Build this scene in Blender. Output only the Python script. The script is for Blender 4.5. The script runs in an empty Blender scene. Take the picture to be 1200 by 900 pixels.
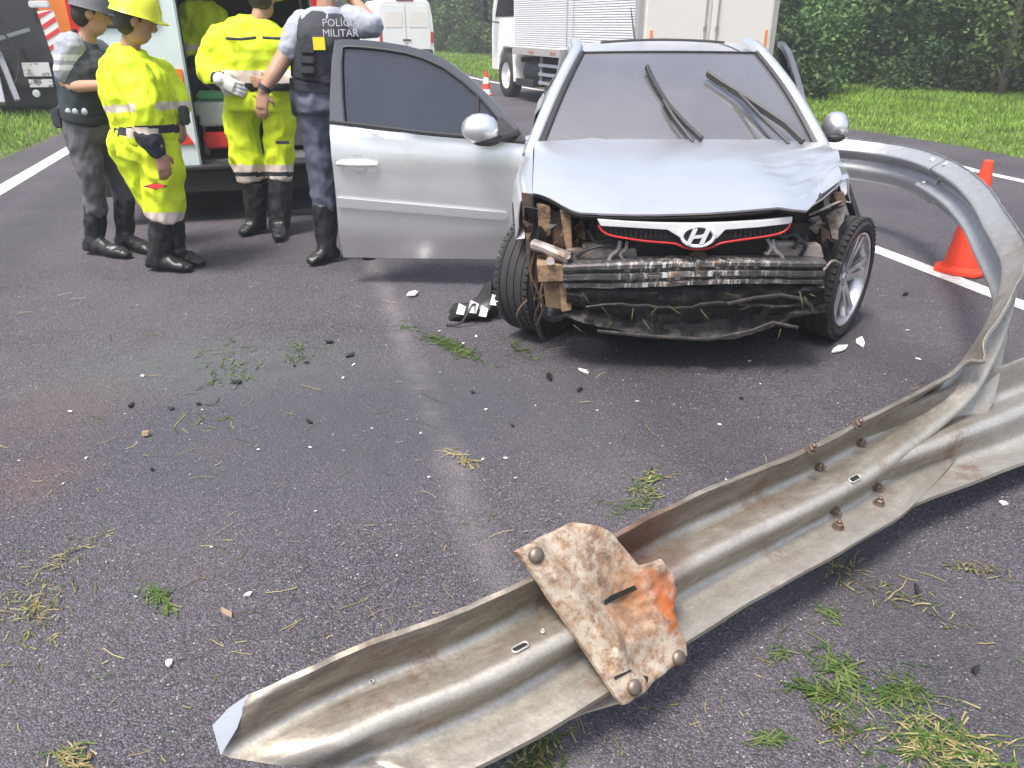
import bpy, bmesh, math, random
import numpy as np
from mathutils import Vector, Matrix, noise as mnoise

random.seed(11)
RNG = np.random.default_rng(11)
SC = bpy.context.scene
COL = SC.collection
R = math.radians

# ------------------------------------------------------------------ camera
CAM_H, PITCH, FOC = 1.6, R(25), 906.0
cam_d = bpy.data.cameras.new("camera")
cam_d.sensor_width = 36.0
cam_d.lens = 36.0 * FOC / 1200.0
cam_d.clip_start, cam_d.clip_end = 0.05, 1500
cam = bpy.data.objects.new("camera", cam_d)
cam.location = (0, 0, CAM_H)
cam.rotation_euler = (R(90) - PITCH, 0, 0)
COL.objects.link(cam)
SC.camera = cam

# ------------------------------------------------------------------ light
SUN_EL, SUN_AZ = R(66), R(-140)          # high hazy sun, a little behind the camera's left shoulder
world = bpy.data.worlds.new("World")
SC.world = world
world.use_nodes = True
nt = world.node_tree
sky_n = nt.nodes.new("ShaderNodeTexSky")
sky_n.sky_type = 'NISHITA'
sky_n.sun_disc = False
sky_n.sun_elevation = SUN_EL
sky_n.sun_rotation = SUN_AZ
sky_n.dust_density = 4.0
sky_n.ozone_density = 1.0
bg = nt.nodes["Background"]
hsv = nt.nodes.new("ShaderNodeHueSaturation")          # overcast: the blue of the sky mostly veiled
hsv.inputs['Saturation'].default_value = 0.8
nt.links.new(sky_n.outputs[0], hsv.inputs['Color'])
nt.links.new(hsv.outputs[0], bg.inputs[0])
bg.inputs[1].default_value = 0.075
sun_d = bpy.data.lights.new("sun", 'SUN')
sun_d.energy = 1.5
sun_d.angle = R(16)
sun_d.color = (1.0, 0.96, 0.9)
sun = bpy.data.objects.new("sun", sun_d)
sx, sy, sz = (math.sin(SUN_AZ) * math.cos(SUN_EL), math.cos(SUN_AZ) * math.cos(SUN_EL), math.sin(SUN_EL))
sun.rotation_euler = Vector((sx, sy, sz)).to_track_quat('Z', 'Y').to_euler()
COL.objects.link(sun)

SC.view_settings.view_transform = 'Standard'
SC.view_settings.look = 'None'
SC.view_settings.exposure = 1.92
SC.view_settings.gamma = 1.0

# ------------------------------------------------------------------ surveying helpers
_c, _s = math.cos(PITCH), math.sin(PITCH)
def ray(u, v):
    x = (u - 600) / FOC; y = (450 - v) / FOC
    return Vector((x, _c + y * _s, -_s + y * _c))
def at_z(u, v, z=0.0):
    d = ray(u, v); t = (z - CAM_H) / d.z
    return Vector((d.x * t, d.y * t, z))
def at_y(u, v, Y):
    d = ray(u, v); t = Y / d.y
    return Vector((d.x * t, Y, CAM_H + d.z * t))
def seen(p):
    Z = p[2] - CAM_H; dep = p[1] * _c - Z * _s; up = p[1] * _s + Z * _c
    return (600 + FOC * p[0] / dep, 450 - FOC * up / dep)

# ------------------------------------------------------------------ materials
def _pbsdf(m):
    return m.node_tree.nodes["Principled BSDF"]
MATS = {}
def mat(name, col, rough=0.6, metal=0.0, var=0.12, scale=12.0, bump=0.0, bscale=60.0, col2=None, blend=(0.4, 0.65),
        coat=0.0, spec=0.5, rvar=0.0, coord='Object', stretch=None, detail=5.0, ior=None, trans=0.0):
    """principled material: base colour varied by noise, optional second colour in patches, optional bump"""
    if name in MATS: return MATS[name]
    m = bpy.data.materials.new(name); m.use_nodes = True
    n, l = m.node_tree.nodes, m.node_tree.links
    b = _pbsdf(m)
    tc = n.new("ShaderNodeTexCoord")
    src = tc.outputs[coord]
    if stretch:
        mp = n.new("ShaderNodeMapping"); mp.inputs['Scale'].default_value = stretch
        l.new(src, mp.inputs[0]); src = mp.outputs[0]
    nz = n.new("ShaderNodeTexNoise"); nz.inputs['Scale'].default_value = scale; nz.inputs['Detail'].default_value = detail
    nz.inputs['Roughness'].default_value = 0.62
    l.new(src, nz.inputs['Vector'])
    c1 = tuple(max(0, c * (1 - var)) for c in col); c2 = tuple(min(1, c * (1 + var)) for c in col)
    mx = n.new("ShaderNodeMix"); mx.data_type = 'RGBA'
    mx.inputs[6].default_value = (*c1, 1); mx.inputs[7].default_value = (*c2, 1)
    l.new(nz.outputs['Fac'], mx.inputs[0])
    out = mx.outputs[2]
    if col2 is not None:
        n2 = n.new("ShaderNodeTexNoise"); n2.inputs['Scale'].default_value = scale * 0.37; n2.inputs['Detail'].default_value = 8
        n2.inputs['Roughness'].default_value = 0.7
        l.new(src, n2.inputs['Vector'])
        mr = n.new("ShaderNodeMapRange"); mr.inputs[1].default_value = blend[0]; mr.inputs[2].default_value = blend[1]
        l.new(n2.outputs['Fac'], mr.inputs[0])
        m2 = n.new("ShaderNodeMix"); m2.data_type = 'RGBA'
        l.new(mr.outputs[0], m2.inputs[0]); l.new(out, m2.inputs[6]); m2.inputs[7].default_value = (*col2, 1)
        out = m2.outputs[2]
    l.new(out, b.inputs['Base Color'])
    b.inputs['Metallic'].default_value = metal
    b.inputs['Roughness'].default_value = rough
    if rvar:
        mr2 = n.new("ShaderNodeMapRange"); mr2.inputs[3].default_value = max(0.03, rough - rvar); mr2.inputs[4].default_value = min(1, rough + rvar)
        l.new(nz.outputs['Fac'], mr2.inputs[0]); l.new(mr2.outputs[0], b.inputs['Roughness'])
    b.inputs['Coat Weight'].default_value = coat
    b.inputs['Coat Roughness'].default_value = 0.06
    b.inputs['Specular IOR Level'].default_value = spec
    if ior: b.inputs['IOR'].default_value = ior
    if trans: b.inputs['Transmission Weight'].default_value = trans
    if bump:
        nb = n.new("ShaderNodeTexNoise"); nb.inputs['Scale'].default_value = bscale; nb.inputs['Detail'].default_value = 4
        l.new(src, nb.inputs['Vector'])
        bp = n.new("ShaderNodeBump"); bp.inputs['Strength'].default_value = bump; bp.inputs['Distance'].default_value = 0.01
        l.new(nb.outputs['Fac'], bp.inputs['Height']); l.new(bp.outputs[0], b.inputs['Normal'])
    MATS[name] = m
    return m

def leaf_mat(name, ca, cb, cc, rough=0.55, trans=0.25, per_plant=0.0, patchy=0.0):
    """foliage: three greens picked per leaf, thin translucency"""
    m = bpy.data.materials.new(name); m.use_nodes = True
    n, l = m.node_tree.nodes, m.node_tree.links
    b = _pbsdf(m)
    g = n.new("ShaderNodeNewGeometry")
    cr = n.new("ShaderNodeValToRGB")
    cr.color_ramp.elements[0].color = (*ca, 1); cr.color_ramp.elements[1].color = (*cc, 1)
    e = cr.color_ramp.elements.new(0.55); e.color = (*cb, 1)
    l.new(g.outputs['Random Per Island'], cr.inputs[0])
    out = cr.outputs[0]
    def tone(src, lo, hi, a, b_):
        nonlocal out
        mr = n.new("ShaderNodeMapRange"); mr.inputs[1].default_value = a; mr.inputs[2].default_value = b_; mr.inputs[3].default_value = lo; mr.inputs[4].default_value = hi
        l.new(src, mr.inputs[0])
        vm = n.new("ShaderNodeVectorMath"); vm.operation = 'SCALE'; l.new(out, vm.inputs[0]); l.new(mr.outputs[0], vm.inputs['Scale']); out = vm.outputs[0]
    if per_plant:
        oi = n.new("ShaderNodeObjectInfo"); tone(oi.outputs['Random'], 1 - per_plant, 1 + per_plant, 0, 1)
    if patchy:
        tc = n.new("ShaderNodeTexCoord"); nz = n.new("ShaderNodeTexNoise"); nz.inputs['Scale'].default_value = .9; nz.inputs['Detail'].default_value = 5
        l.new(tc.outputs['Object'], nz.inputs['Vector']); tone(nz.outputs['Fac'], 1 - patchy, 1 + patchy, .3, .7)
    l.new(out, b.inputs['Base Color'])
    b.inputs['Roughness'].default_value = rough
    b.inputs['Specular IOR Level'].default_value = 0.3
    tr = n.new("ShaderNodeBsdfTranslucent"); l.new(out, tr.inputs[0])
    ms = n.new("ShaderNodeMixShader"); ms.inputs[0].default_value = trans
    l.new(b.outputs[0], ms.inputs[1]); l.new(tr.outputs[0], ms.inputs[2])
    l.new(ms.outputs[0], n["Material Output"].inputs[0])
    return m

# ------------------------------------------------------------------ object helpers
def tag(o, label=None, cat=None, group=None, kind=None):
    if label: o['label'] = label
    if cat: o['category'] = cat
    if group: o['group'] = group
    if kind: o['kind'] = kind
    return o
def thing(name, label, cat, loc=(0, 0, 0), rotz=0.0, group=None):
    o = bpy.data.objects.new(name, None); COL.objects.link(o)
    o.empty_display_size = 0.2
    o.location = loc; o.rotation_euler = (0, 0, rotz)
    o['label'] = label; o['category'] = cat
    if group: o['group'] = group
    return o
def root_m(o):
    return Matrix.Translation(o.location) @ o.rotation_euler.to_matrix().to_4x4()
def put(name, me, mats, parent=None, world_space=False, smooth=None):
    if not isinstance(mats, (list, tuple)): mats = [mats]
    if not me.materials:
        for m in mats: me.materials.append(m)
    if smooth is not None:
        me.polygons.foreach_set("use_smooth", [True] * len(me.polygons))
        if smooth < 3.1: me.set_sharp_from_angle(angle=smooth)
    me.name = name
    o = bpy.data.objects.new(name, me); COL.objects.link(o)
    if parent:
        o.parent = parent
        if world_space:
            top = parent
            while top.parent: top = top.parent
            o.matrix_parent_inverse = root_m(top).inverted()
    return o
def dup(root, loc=None, rotz=None, label=None):
    r = root.copy(); COL.objects.link(r)
    if loc is not None: r.location = loc
    if rotz is not None: r.rotation_euler = (0, 0, rotz)
    if label: r['label'] = label
    for ch in root.children:
        c = ch.copy(); COL.objects.link(c); c.parent = r
        for g in ch.children:
            d = g.copy(); COL.objects.link(d); d.parent = c
    return r

def mesh_np(name, V, F, mi=None):
    """fast mesh from numpy arrays; F is (n,k)"""
    me = bpy.data.meshes.new(name)
    V = np.asarray(V, dtype=np.float32); F = np.asarray(F, dtype=np.int32)
    me.vertices.add(len(V)); me.vertices.foreach_set("co", V.ravel())
    me.loops.add(F.size); me.loops.foreach_set("vertex_index", F.ravel())
    me.polygons.add(len(F))
    me.polygons.foreach_set("loop_start", np.arange(len(F), dtype=np.int32) * F.shape[1])
    if mi is not None: me.polygons.foreach_set("material_index", np.asarray(mi, dtype=np.int32))
    me.update(calc_edges=True)
    return me

class MB:
    """collects simple solids into one mesh"""
    def __init__(s): s.v = []; s.f = []; s.m = []
    def add(s, vs, fs, mi=0):
        k = len(s.v); s.v += [tuple(p) for p in vs]
        for f in fs: s.f.append([i + k for i in f]); s.m.append(mi)
        return s
    def box(s, c, d, mi=0, rot=None, taper=1.0, M=None):
        hx, hy, hz = d[0] / 2, d[1] / 2, d[2] / 2
        vs = []
        for z, t in ((-hz, 1.0), (hz, taper)):
            for x, y in ((-hx, -hy), (hx, -hy), (hx, hy), (-hx, hy)):
                p = Vector((x * t, y * t, z))
                if rot is not None: p = rot @ p
                p += Vector(c)
                if M is not None: p = M @ p
                vs.append(p)
        return s.add(vs, [(3, 2, 1, 0), (4, 5, 6, 7), (0, 1, 5, 4), (1, 2, 6, 5), (2, 3, 7, 6), (3, 0, 4, 7)], mi)
    def bar(s, a, b, w, h, mi=0, up=(0, 0, 1)):
        a = Vector(a); b = Vector(b); d = b - a; L = d.length; y = d / L
        x = y.cross(Vector(up)); x = x.normalized() if x.length > 1e-4 else Vector((1, 0, 0))
        z = x.cross(y)
        rot = Matrix((x, y, z)).transposed()
        return s.box((a + b) / 2, (w, L, h), mi, rot)
    def tube(s, pts, r, n=8, mi=0, caps=True, flat=1.0, up=(0, 0, 1)):
        pts = [Vector(p) for p in pts]; N = len(pts)
        rs = list(r) if isinstance(r, (list, tuple)) else [r] * N
        fr = None; vs = []
        for i, p in enumerate(pts):
            t = (pts[min(i + 1, N - 1)] - pts[max(i - 1, 0)]).normalized()
            if fr is None:
                a = Vector(up) if abs(t.dot(Vector(up))) < 0.95 else Vector((1, 0, 0))
                fr = (a - t * a.dot(t)).normalized()
            else:
                fr = fr - t * fr.dot(t); fr.normalize()
            b = t.cross(fr)
            for k in range(n):
                a = 2 * math.pi * k / n
                vs.append(p + fr * (math.cos(a) * rs[i] * flat) + b * (math.sin(a) * rs[i]))
        fs = []
        for i in range(N - 1):
            for k in range(n):
                k2 = (k + 1) % n
                fs.append((i * n + k, i * n + k2, (i + 1) * n + k2, (i + 1) * n + k))
        if caps:
            fs.append(tuple(range(n))[::-1]); fs.append(tuple((N - 1) * n + k for k in range(n)))
        return s.add(vs, fs, mi)
    def rings(s, rings, mi=0, caps=True):
        n = len(rings[0]); vs = [p for rg in rings for p in rg]; fs = []
        for i in range(len(rings) - 1):
            for k in range(n):
                k2 = (k + 1) % n
                fs.append((i * n + k, i * n + k2, (i + 1) * n + k2, (i + 1) * n + k))
        if caps:
            fs.append(tuple(range(n))[::-1]); fs.append(tuple((len(rings) - 1) * n + k for k in range(n)))
        return s.add(vs, fs, mi)
    def lathe(s, prof, c=(0, 0, 0), rot=None, n=24, mi=0, close=False):
        """profile of (radius, height) turned about the local z axis"""
        vs = []
        for r, h in prof:
            for k in range(n):
                a = 2 * math.pi * k / n
                p = Vector((r * math.cos(a), r * math.sin(a), h))
                if rot is not None: p = rot @ p
                vs.append(p + Vector(c))
        fs = []; N = len(prof)
        for i in range(N - 1 + (1 if close else 0)):
            j = (i + 1) % N
            for k in range(n):
                k2 = (k + 1) % n
                fs.append((i * n + k, i * n + k2, j * n + k2, j * n + k))
        if not close:
            if prof[0][0] > 1e-5: fs.append(tuple(range(n))[::-1])
            if prof[-1][0] > 1e-5: fs.append(tuple((N - 1) * n + k for k in range(n)))
        return s.add(vs, fs, mi)
    def prism(s, poly, off, mi=0, mi_side=None):
        """closed 3D polygon pushed along the vector off"""
        n = len(poly); off = Vector(off)
        a = [Vector(p) for p in poly]; b = [p + off for p in a]
        s.add(a + b, [tuple(range(n))[::-1], tuple(range(n, 2 * n))], mi)
        s.add(a + b, [(i, (i + 1) % n, (i + 1) % n + n, i + n) for i in range(n)], mi if mi_side is None else mi_side)
        return s
    def sheet(s, rows, mi=0, thick=0.0, nrm=None):
        """grid of points; with thick it becomes a closed plate"""
        rows = [[Vector(p) for p in r] for r in rows]
        h, w = len(rows), len(rows[0])
        vs = [p for r in rows for p in r]
        fs = [(i * w + j, i * w + j + 1, (i + 1) * w + j + 1, (i + 1) * w + j) for i in range(h - 1) for j in range(w - 1)]
        if not thick: return s.add(vs, fs, mi)
        back = []
        for i in range(h):
            for j in range(w):
                if nrm is not None: nn = Vector(nrm)
                else:
                    du = rows[i][min(j + 1, w - 1)] - rows[i][max(j - 1, 0)]
                    dv = rows[min(i + 1, h - 1)][j] - rows[max(i - 1, 0)][j]
                    nn = du.cross(dv)
                    nn = nn.normalized() if nn.length > 1e-9 else Vector((0, 0, 1))
                back.append(rows[i][j] - nn * thick)
        k = len(vs)
        fs2 = [tuple(q + k for q in f[::-1]) for f in fs]
        rim = [i for i in range(w)] + [i * w + w - 1 for i in range(1, h)] + [(h - 1) * w + j for j in range(w - 2, -1, -1)] + [i * w for i in range(h - 2, 0, -1)]
        fs3 = [(rim[(i + 1) % len(rim)], rim[i], rim[i] + k, rim[(i + 1) % len(rim)] + k) for i in range(len(rim))]
        return s.add(vs + back, fs + fs2 + fs3, mi)
    def ball(s, c, r, n=10, mi=0, M=None):
        rr = (r, r, r) if not isinstance(r, (tuple, list)) else r
        prof = []
        vs = []; fs = []
        h = n // 2 + 1
        for i in range(h):
            th = math.pi * i / (h - 1)
            for k in range(n):
                a = 2 * math.pi * k / n
                p = Vector((rr[0] * math.sin(th) * math.cos(a), rr[1] * math.sin(th) * math.sin(a), rr[2] * math.cos(th)))
                if M is not None: p = M @ p
                vs.append(p + Vector(c))
        for i in range(h - 1):
            for k in range(n):
                k2 = (k + 1) % n
                fs.append((i * n + k, (i + 1) * n + k, (i + 1) * n + k2, i * n + k2))
        return s.add(vs, fs, mi)
    def mesh(s, name="m", merge=True):
        me = bpy.data.meshes.new(name)
        me.from_pydata(s.v, [], s.f)
        me.polygons.foreach_set("material_index", s.m)
        bm = bmesh.new(); bm.from_mesh(me)
        if merge: bmesh.ops.remove_doubles(bm, verts=bm.verts, dist=1e-5)
        bmesh.ops.recalc_face_normals(bm, faces=bm.faces)
        bm.to_mesh(me); bm.free()
        return me
    def build(s, name, mats, parent=None, ws=False, smooth=R(35), bevel=0.0):
        me = s.mesh(name)
        if bevel:
            bm = bmesh.new(); bm.from_mesh(me)
            es = [e for e in bm.edges if len(e.link_faces) == 2 and e.calc_face_angle(0) > R(40)]
            bmesh.ops.bevel(bm, geom=es, offset=bevel, segments=2, affect='EDGES', clamp_overlap=True)
            bm.to_mesh(me); bm.free()
        return put(name, me, mats, parent, ws, smooth)

def spline(pts, n):
    """Catmull-Rom through the points, n samples"""
    P = [Vector(p) for p in pts]
    P = [P[0] * 2 - P[1]] + P + [P[-1] * 2 - P[-2]]
    out = []; N = len(P) - 3
    for i in range(n):
        t = i / (n - 1) * N; k = min(int(t), N - 1); t -= k
        a, b, c, d = P[k:k + 4]
        out.append(0.5 * ((2 * b) + (c - a) * t + (2 * a - 5 * b + 4 * c - d) * t * t + (3 * b - a - 3 * c + d) * t ** 3))
    return out

def text_mesh(txt, size, depth=0.0):
    cu = bpy.data.curves.new("lettering", 'FONT'); cu.body = txt; cu.size = size; cu.extrude = depth
    cu.align_x = 'CENTER'; cu.align_y = 'CENTER'; cu.resolution_u = 2
    o = bpy.data.objects.new("lettering", cu); COL.objects.link(o)
    dg = bpy.context.evaluated_depsgraph_get()
    me = bpy.data.meshes.new_from_object(o.evaluated_get(dg))
    bpy.data.objects.remove(o); bpy.data.curves.remove(cu)
    return me

SHOP = bpy.data.scenes.new("workshop")      # empty scene used only to evaluate modifiers
def remeshed(mb, voxel, smooth_it=6, fold=0.0, fscale=9.0, seed=0, fstretch=(1, 1, 1)):
    """union of overlapping solids -> one continuous skin, smoothed, with soft folds"""
    me = mb.mesh("tmp", merge=False)
    o = bpy.data.objects.new("tmp", me); SHOP.collection.objects.link(o)
    md = o.modifiers.new("r", 'REMESH'); md.mode = 'VOXEL'; md.voxel_size = voxel
    if smooth_it:
        ms = o.modifiers.new("s", 'SMOOTH'); ms.factor = 0.5; ms.iterations = smooth_it
    vl = SHOP.view_layers[0]; vl.update()
    out = bpy.data.meshes.new_from_object(o.evaluated_get(vl.depsgraph))
    bpy.data.objects.remove(o); bpy.data.meshes.remove(me)
    if fold:
        off = Vector((seed * 3.1, seed * 7.7, 0))
        n_ = len(out.vertices); co = np.empty(n_ * 3, np.float32); no = np.empty(n_ * 3, np.float32)
        out.vertices.foreach_get("co", co); out.vertex_normals.foreach_get("vector", no)
        co = co.reshape(-1, 3); no = no.reshape(-1, 3); dd = np.empty(n_, np.float32)
        for i, (x, y, z) in enumerate(co.tolist()):
            q = Vector((x * fstretch[0], y * fstretch[1], z * fstretch[2])) * fscale + off
            dd[i] = mnoise.noise(q) + 0.5 * mnoise.noise(q * 2.3) + .35 - 1.5 * abs(mnoise.noise(q * 1.25 + Vector((9, 2, 5))))
        out.vertices.foreach_set("co", (co + no * (fold * dd)[:, None]).ravel())
        relax(out, 2)
    return out
def relax(me, it):
    n = len(me.vertices); co = np.empty(n * 3, np.float32); me.vertices.foreach_get("co", co); co = co.reshape(-1, 3)
    ed = np.empty(len(me.edges) * 2, np.int32); me.edges.foreach_get("vertices", ed); ed = ed.reshape(-1, 2)
    deg = np.bincount(ed.ravel(), minlength=n).astype(np.float32)[:, None]; deg[deg == 0] = 1
    for _ in range(it):
        acc = np.zeros_like(co)
        np.add.at(acc, ed[:, 0], co[ed[:, 1]]); np.add.at(acc, ed[:, 1], co[ed[:, 0]])
        co = co * .5 + acc / deg * .5
    me.vertices.foreach_set("co", co.ravel()); me.update()
def paint(me, fn):
    """material slot per face from its centre"""
    idx = [fn(p.center, p.normal) for p in me.polygons]
    me.polygons.foreach_set("material_index", idx)
# ================================================================== SETTING
ROAD_D = Vector((-0.26, 0.966, 0)).normalized()        # direction of travel
ROAD_N = Vector((0.966, 0.26, 0)).normalized()         # across, to the right
def rp(n, s, z=0.0):
    return ROAD_N * n + ROAD_D * s + Vector((0, 0, z))

def asphalt_material():
    m = bpy.data.materials.new("asphalt"); m.use_nodes = True
    n, l = m.node_tree.nodes, m.node_tree.links
    b = _pbsdf(m)
    tc = n.new("ShaderNodeTexCoord"); P = tc.outputs['Object']
    def noise(sc, det=4, rough=0.6):
        a = n.new("ShaderNodeTexNoise"); a.inputs['Scale'].default_value = sc; a.inputs['Detail'].default_value = det
        a.inputs['Roughness'].default_value = rough; l.new(P, a.inputs['Vector']); return a.outputs['Fac']
    def rng(src, a, b_, c=0.0, d=1.0):
        r = n.new("ShaderNodeMapRange"); r.inputs[1].default_value = a; r.inputs[2].default_value = b_
        r.inputs[3].default_value = c; r.inputs[4].default_value = d; l.new(src, r.inputs[0]); return r.outputs[0]
    def mix(f, a, b_):
        x = n.new("ShaderNodeMix"); x.data_type = 'RGBA'
        if isinstance(f, float): x.inputs[0].default_value = f
        else: l.new(f, x.inputs[0])
        for s_, q in ((6, a), (7, b_)):
            if isinstance(q, tuple): x.inputs[s_].default_value = (*q, 1)
            else: l.new(q, x.inputs[s_])
        return x.outputs[2]
    def math_(op, a, b_=None):
        x = n.new("ShaderNodeMath"); x.operation = op
        for i, q in enumerate((a, b_)):
            if q is None: continue
            if isinstance(q, (int, float)): x.inputs[i].default_value = q
            else: l.new(q, x.inputs[i])
        return x.outputs[0]
    # stones: each cell its own tone
    vo = n.new("ShaderNodeTexVoronoi"); vo.inputs['Scale'].default_value = 165; l.new(P, vo.inputs['Vector'])
    sep = n.new("ShaderNodeSeparateColor"); l.new(vo.outputs['Color'], sep.inputs[0])
    base = mix(sep.outputs[0], (0.026, 0.025, 0.032), (0.140, 0.127, 0.152))
    base = mix(rng(sep.outputs[1], 0.95, 0.99), base, (0.30, 0.28, 0.29))          # pale chips
    base = mix(rng(sep.outputs[2], 0.80, 0.95, 0, 0.8), base, (0.125, 0.085, 0.115))   # purplish chips
    # bitumen between the stones
    base = mix(rng(vo.outputs['Distance'], 0.35, 0.75, 0, 0.8), base, (0.026, 0.025, 0.028))
    # broad wear: lighter, dusty and rust-brown areas
    base = mix(rng(noise(0.55, 6, 0.65), 0.42, 0.72, 0, 0.4), base, (0.150, 0.134, 0.146))
    base = mix(rng(noise(1.3, 7, 0.7), 0.60, 0.72, 0, 0.38), base, (0.145, 0.075, 0.058))
    base = mix(rng(noise(2.1, 7, 0.7), 0.60, 0.75, 0, 0.5), base, (0.03, 0.03, 0.034))
    # the pale worn strip between two lanes, as a function of distance across the road
    dt = n.new("ShaderNodeVectorMath"); dt.operation = 'DOT_PRODUCT'; l.new(P, dt.inputs[0]); dt.inputs[1].default_value = ROAD_N
    acr = math_('ADD', dt.outputs['Value'], math_('MULTIPLY', math_('SUBTRACT', noise(3.0, 3), 0.5), 0.10))
    d1 = math_('ABSOLUTE', math_('SUBTRACT', acr, 0.46))
    f = math_('MULTIPLY', rng(d1, 0.0, 0.10, 1, 0), rng(noise(5.0, 6, 0.7), 0.3, 0.65, 0.08, 0.45))
    base = mix(f, base, (0.25, 0.225, 0.225))
    # greenish damp smear left by the car on the bare lane, and a cool damp patch beside it
    for (u_, v_), rad, sx_, colr, amt in (((265, 432), .62, .45, (.12, .15, .132), .38), ((330, 500), 1.0, .8, (.062, .066, .082), .7), ((560, 470), .9, .8, (.05, .052, .062), .6), ((70, 480), .5, 1, (.13, .085, .07), .38), ((40, 560), .3, 1, (.14, .08, .065), .4)):
        c0 = at_z(u_, v_)
        mp = n.new("ShaderNodeMapping"); mp.inputs['Location'].default_value = (-c0.x, -c0.y * 1.0, 0); l.new(P, mp.inputs[0])
        m2 = n.new("ShaderNodeMapping"); m2.inputs['Scale'].default_value = (sx_, 1, 1); l.new(mp.outputs[0], m2.inputs[0])
        ln_ = n.new("ShaderNodeVectorMath"); ln_.operation = 'LENGTH'; l.new(m2.outputs[0], ln_.inputs[0])
        dd = math_('ADD', ln_.outputs['Value'], math_('MULTIPLY', math_('SUBTRACT', noise(2.6, 6, .7), .5), rad * 1.5))
        base = mix(math_('MULTIPLY', rng(dd, rad * .2, rad * .95, amt, 0), rng(noise(14, 5, .7), .35, .6, .4, 1)), base, colr)
    # darker wheel tracks
    for q in (-2.3, 1.6, 2.9):
        dq = math_('ABSOLUTE', math_('SUBTRACT', acr, q))
        base = mix(rng(dq, 0.1, 0.42, 0.35, 0), base, (0.034, 0.033, 0.038))
    l.new(base, b.inputs['Base Color'])
    l.new(rng(noise(1.1, 5), 0.3, 0.7, 0.55, 0.85), b.inputs['Roughness'])
    b.inputs['Specular IOR Level'].default_value = 0.4
    bp = n.new("ShaderNodeBump"); bp.inputs['Strength'].default_value = 0.9; bp.inputs['Distance'].default_value = 0.004
    h = math_('SUBTRACT', sep.outputs[0], math_('MULTIPLY', vo.outputs['Distance'], 1.2))
    l.new(h, bp.inputs['Height']); l.new(bp.outputs[0], b.inputs['Normal'])
    return m
M_ASPH = asphalt_material()

def line_material():
    m = bpy.data.materials.new("road_paint"); m.use_nodes = True
    n, l = m.node_tree.nodes, m.node_tree.links; b = _pbsdf(m)
    tc = n.new("ShaderNodeTexCoord")
    a = n.new("ShaderNodeTexNoise"); a.inputs['Scale'].default_value = 22; a.inputs['Detail'].default_value = 8; a.inputs['Roughness'].default_value = 0.75
    l.new(tc.outputs['Object'], a.inputs['Vector'])
    r = n.new("ShaderNodeMapRange"); r.inputs[1].default_value = 0.48; r.inputs[2].default_value = 0.68
    l.new(a.outputs['Fac'], r.inputs[0])
    x = n.new("ShaderNodeMix"); x.data_type = 'RGBA'; l.new(r.outputs[0], x.inputs[0])
    x.inputs[6].default_value = (0.64, 0.60, 0.57, 1); x.inputs[7].default_value = (0.20, 0.185, 0.19, 1)
    l.new(x.outputs[2], b.inputs['Base Color']); b.inputs['Roughness'].default_value = 0.7
    return m
M_PAINT = line_material()
M_SOIL = mat("verge_soil", (0.075, 0.095, 0.03), 0.95, var=0.35, scale=4, col2=(0.10, 0.085, 0.045), blend=(0.5, 0.7), bump=0.4, bscale=30)

# terrain to the horizon, with a gentle rise under the wood on the right
right_edge = [(12.0, -9), (8.3, 4.6), (6.75, 10.2), (6.45, 11.5), (5.6, 13.6), (3.6, 17.0), (-0.13, 24.66), (-1.84, 29.96), (-2.95, 33.6), (-5.8, 42), (-11, 53), (-20, 66), (-36, 82)]
left_edge = [(-1.05, -10.6), (-3.8, 0.0), (-6.4, 9.4), (-7.14, 12.6), (-8.9, 18.6), (-12.0, 27.5), (-15.2, 35), (-18.3, 42), (-24, 54), (-32, 66), (-46, 82)]
ter = MB()
xs = [-500, -200, -90, -60, -40, -25, -12, 0, 12, 25, 40, 60, 90, 200, 500]
ys = [-300, -200, -60, -25, 0, 10, 20, 30, 45, 60, 80, 110, 160, 300, 500]
ter.sheet([[(x, y, -0.02 if abs(x) < 60 and -25 < y < 90 else -0.05) for x in xs] for y in ys])
tag(ter.build("terrain", M_SOIL), kind="structure")

n_r = 40
le = spline([(x, y, 0) for x, y in left_edge], n_r); re_ = spline([(x, y, 0) for x, y in right_edge], n_r)
rows = []
for a, b in zip(le, re_):
    rows.append([a.lerp(b, k / 6) for k in range(7)])
tag(MB().sheet([[p + Vector((0, 0, 0.0)) for p in r] for r in rows]).build("road", M_ASPH), kind="structure")

def strip(name, path, w, z=0.004, label=None):
    rows = []
    for i, p in enumerate(path):
        t = (path[min(i + 1, len(path) - 1)] - path[max(i - 1, 0)]); t.z = 0; t.normalize()
        nn = Vector((t.y, -t.x, 0)) * w / 2
        rows.append([p - nn + Vector((0, 0, z)), p + nn + Vector((0, 0, z))])
    o = MB().sheet(rows).build(name, M_PAINT)
    return tag(o, kind="structure")
strip("edge_line", spline([rp(-3.08, s) for s in (-8, 0, 6, 9, 12, 14)] + [Vector((-8.1, 18.4, 0)), Vector((-11.2, 27.3, 0)), Vector((-14.5, 35, 0)), Vector((-17.6, 42, 0))], 60), 0.19)
strip("edge_line", spline([Vector(p) for p in ((11.0, -9.3, 0), (7.3, 3.0, 0), (5.72, 8.77, 0), (5.50, 9.9, 0), (5.1, 12.3, 0), (3.1, 16.8, 0), (-0.45, 24.6, 0), (-2.1, 29.7, 0), (-3.2, 33.4, 0), (-6.1, 42, 0), (-11.3, 53, 0))], 60), 0.15)
for s0, s1 in ((-2.6, 0.2), (2.95, 5.6), (10.35, 12.1), (14.7, 16.3), (21, 23.6)):
    path = []
    for k in range(9):
        s = s0 + (s1 - s0) * k / 8
        nn = 4.28 - (0.012 * (s - 8) ** 2 if s > 8 else 0)
        path.append(rp(nn, s))
    strip("lane_dash", path, 0.15)
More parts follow.
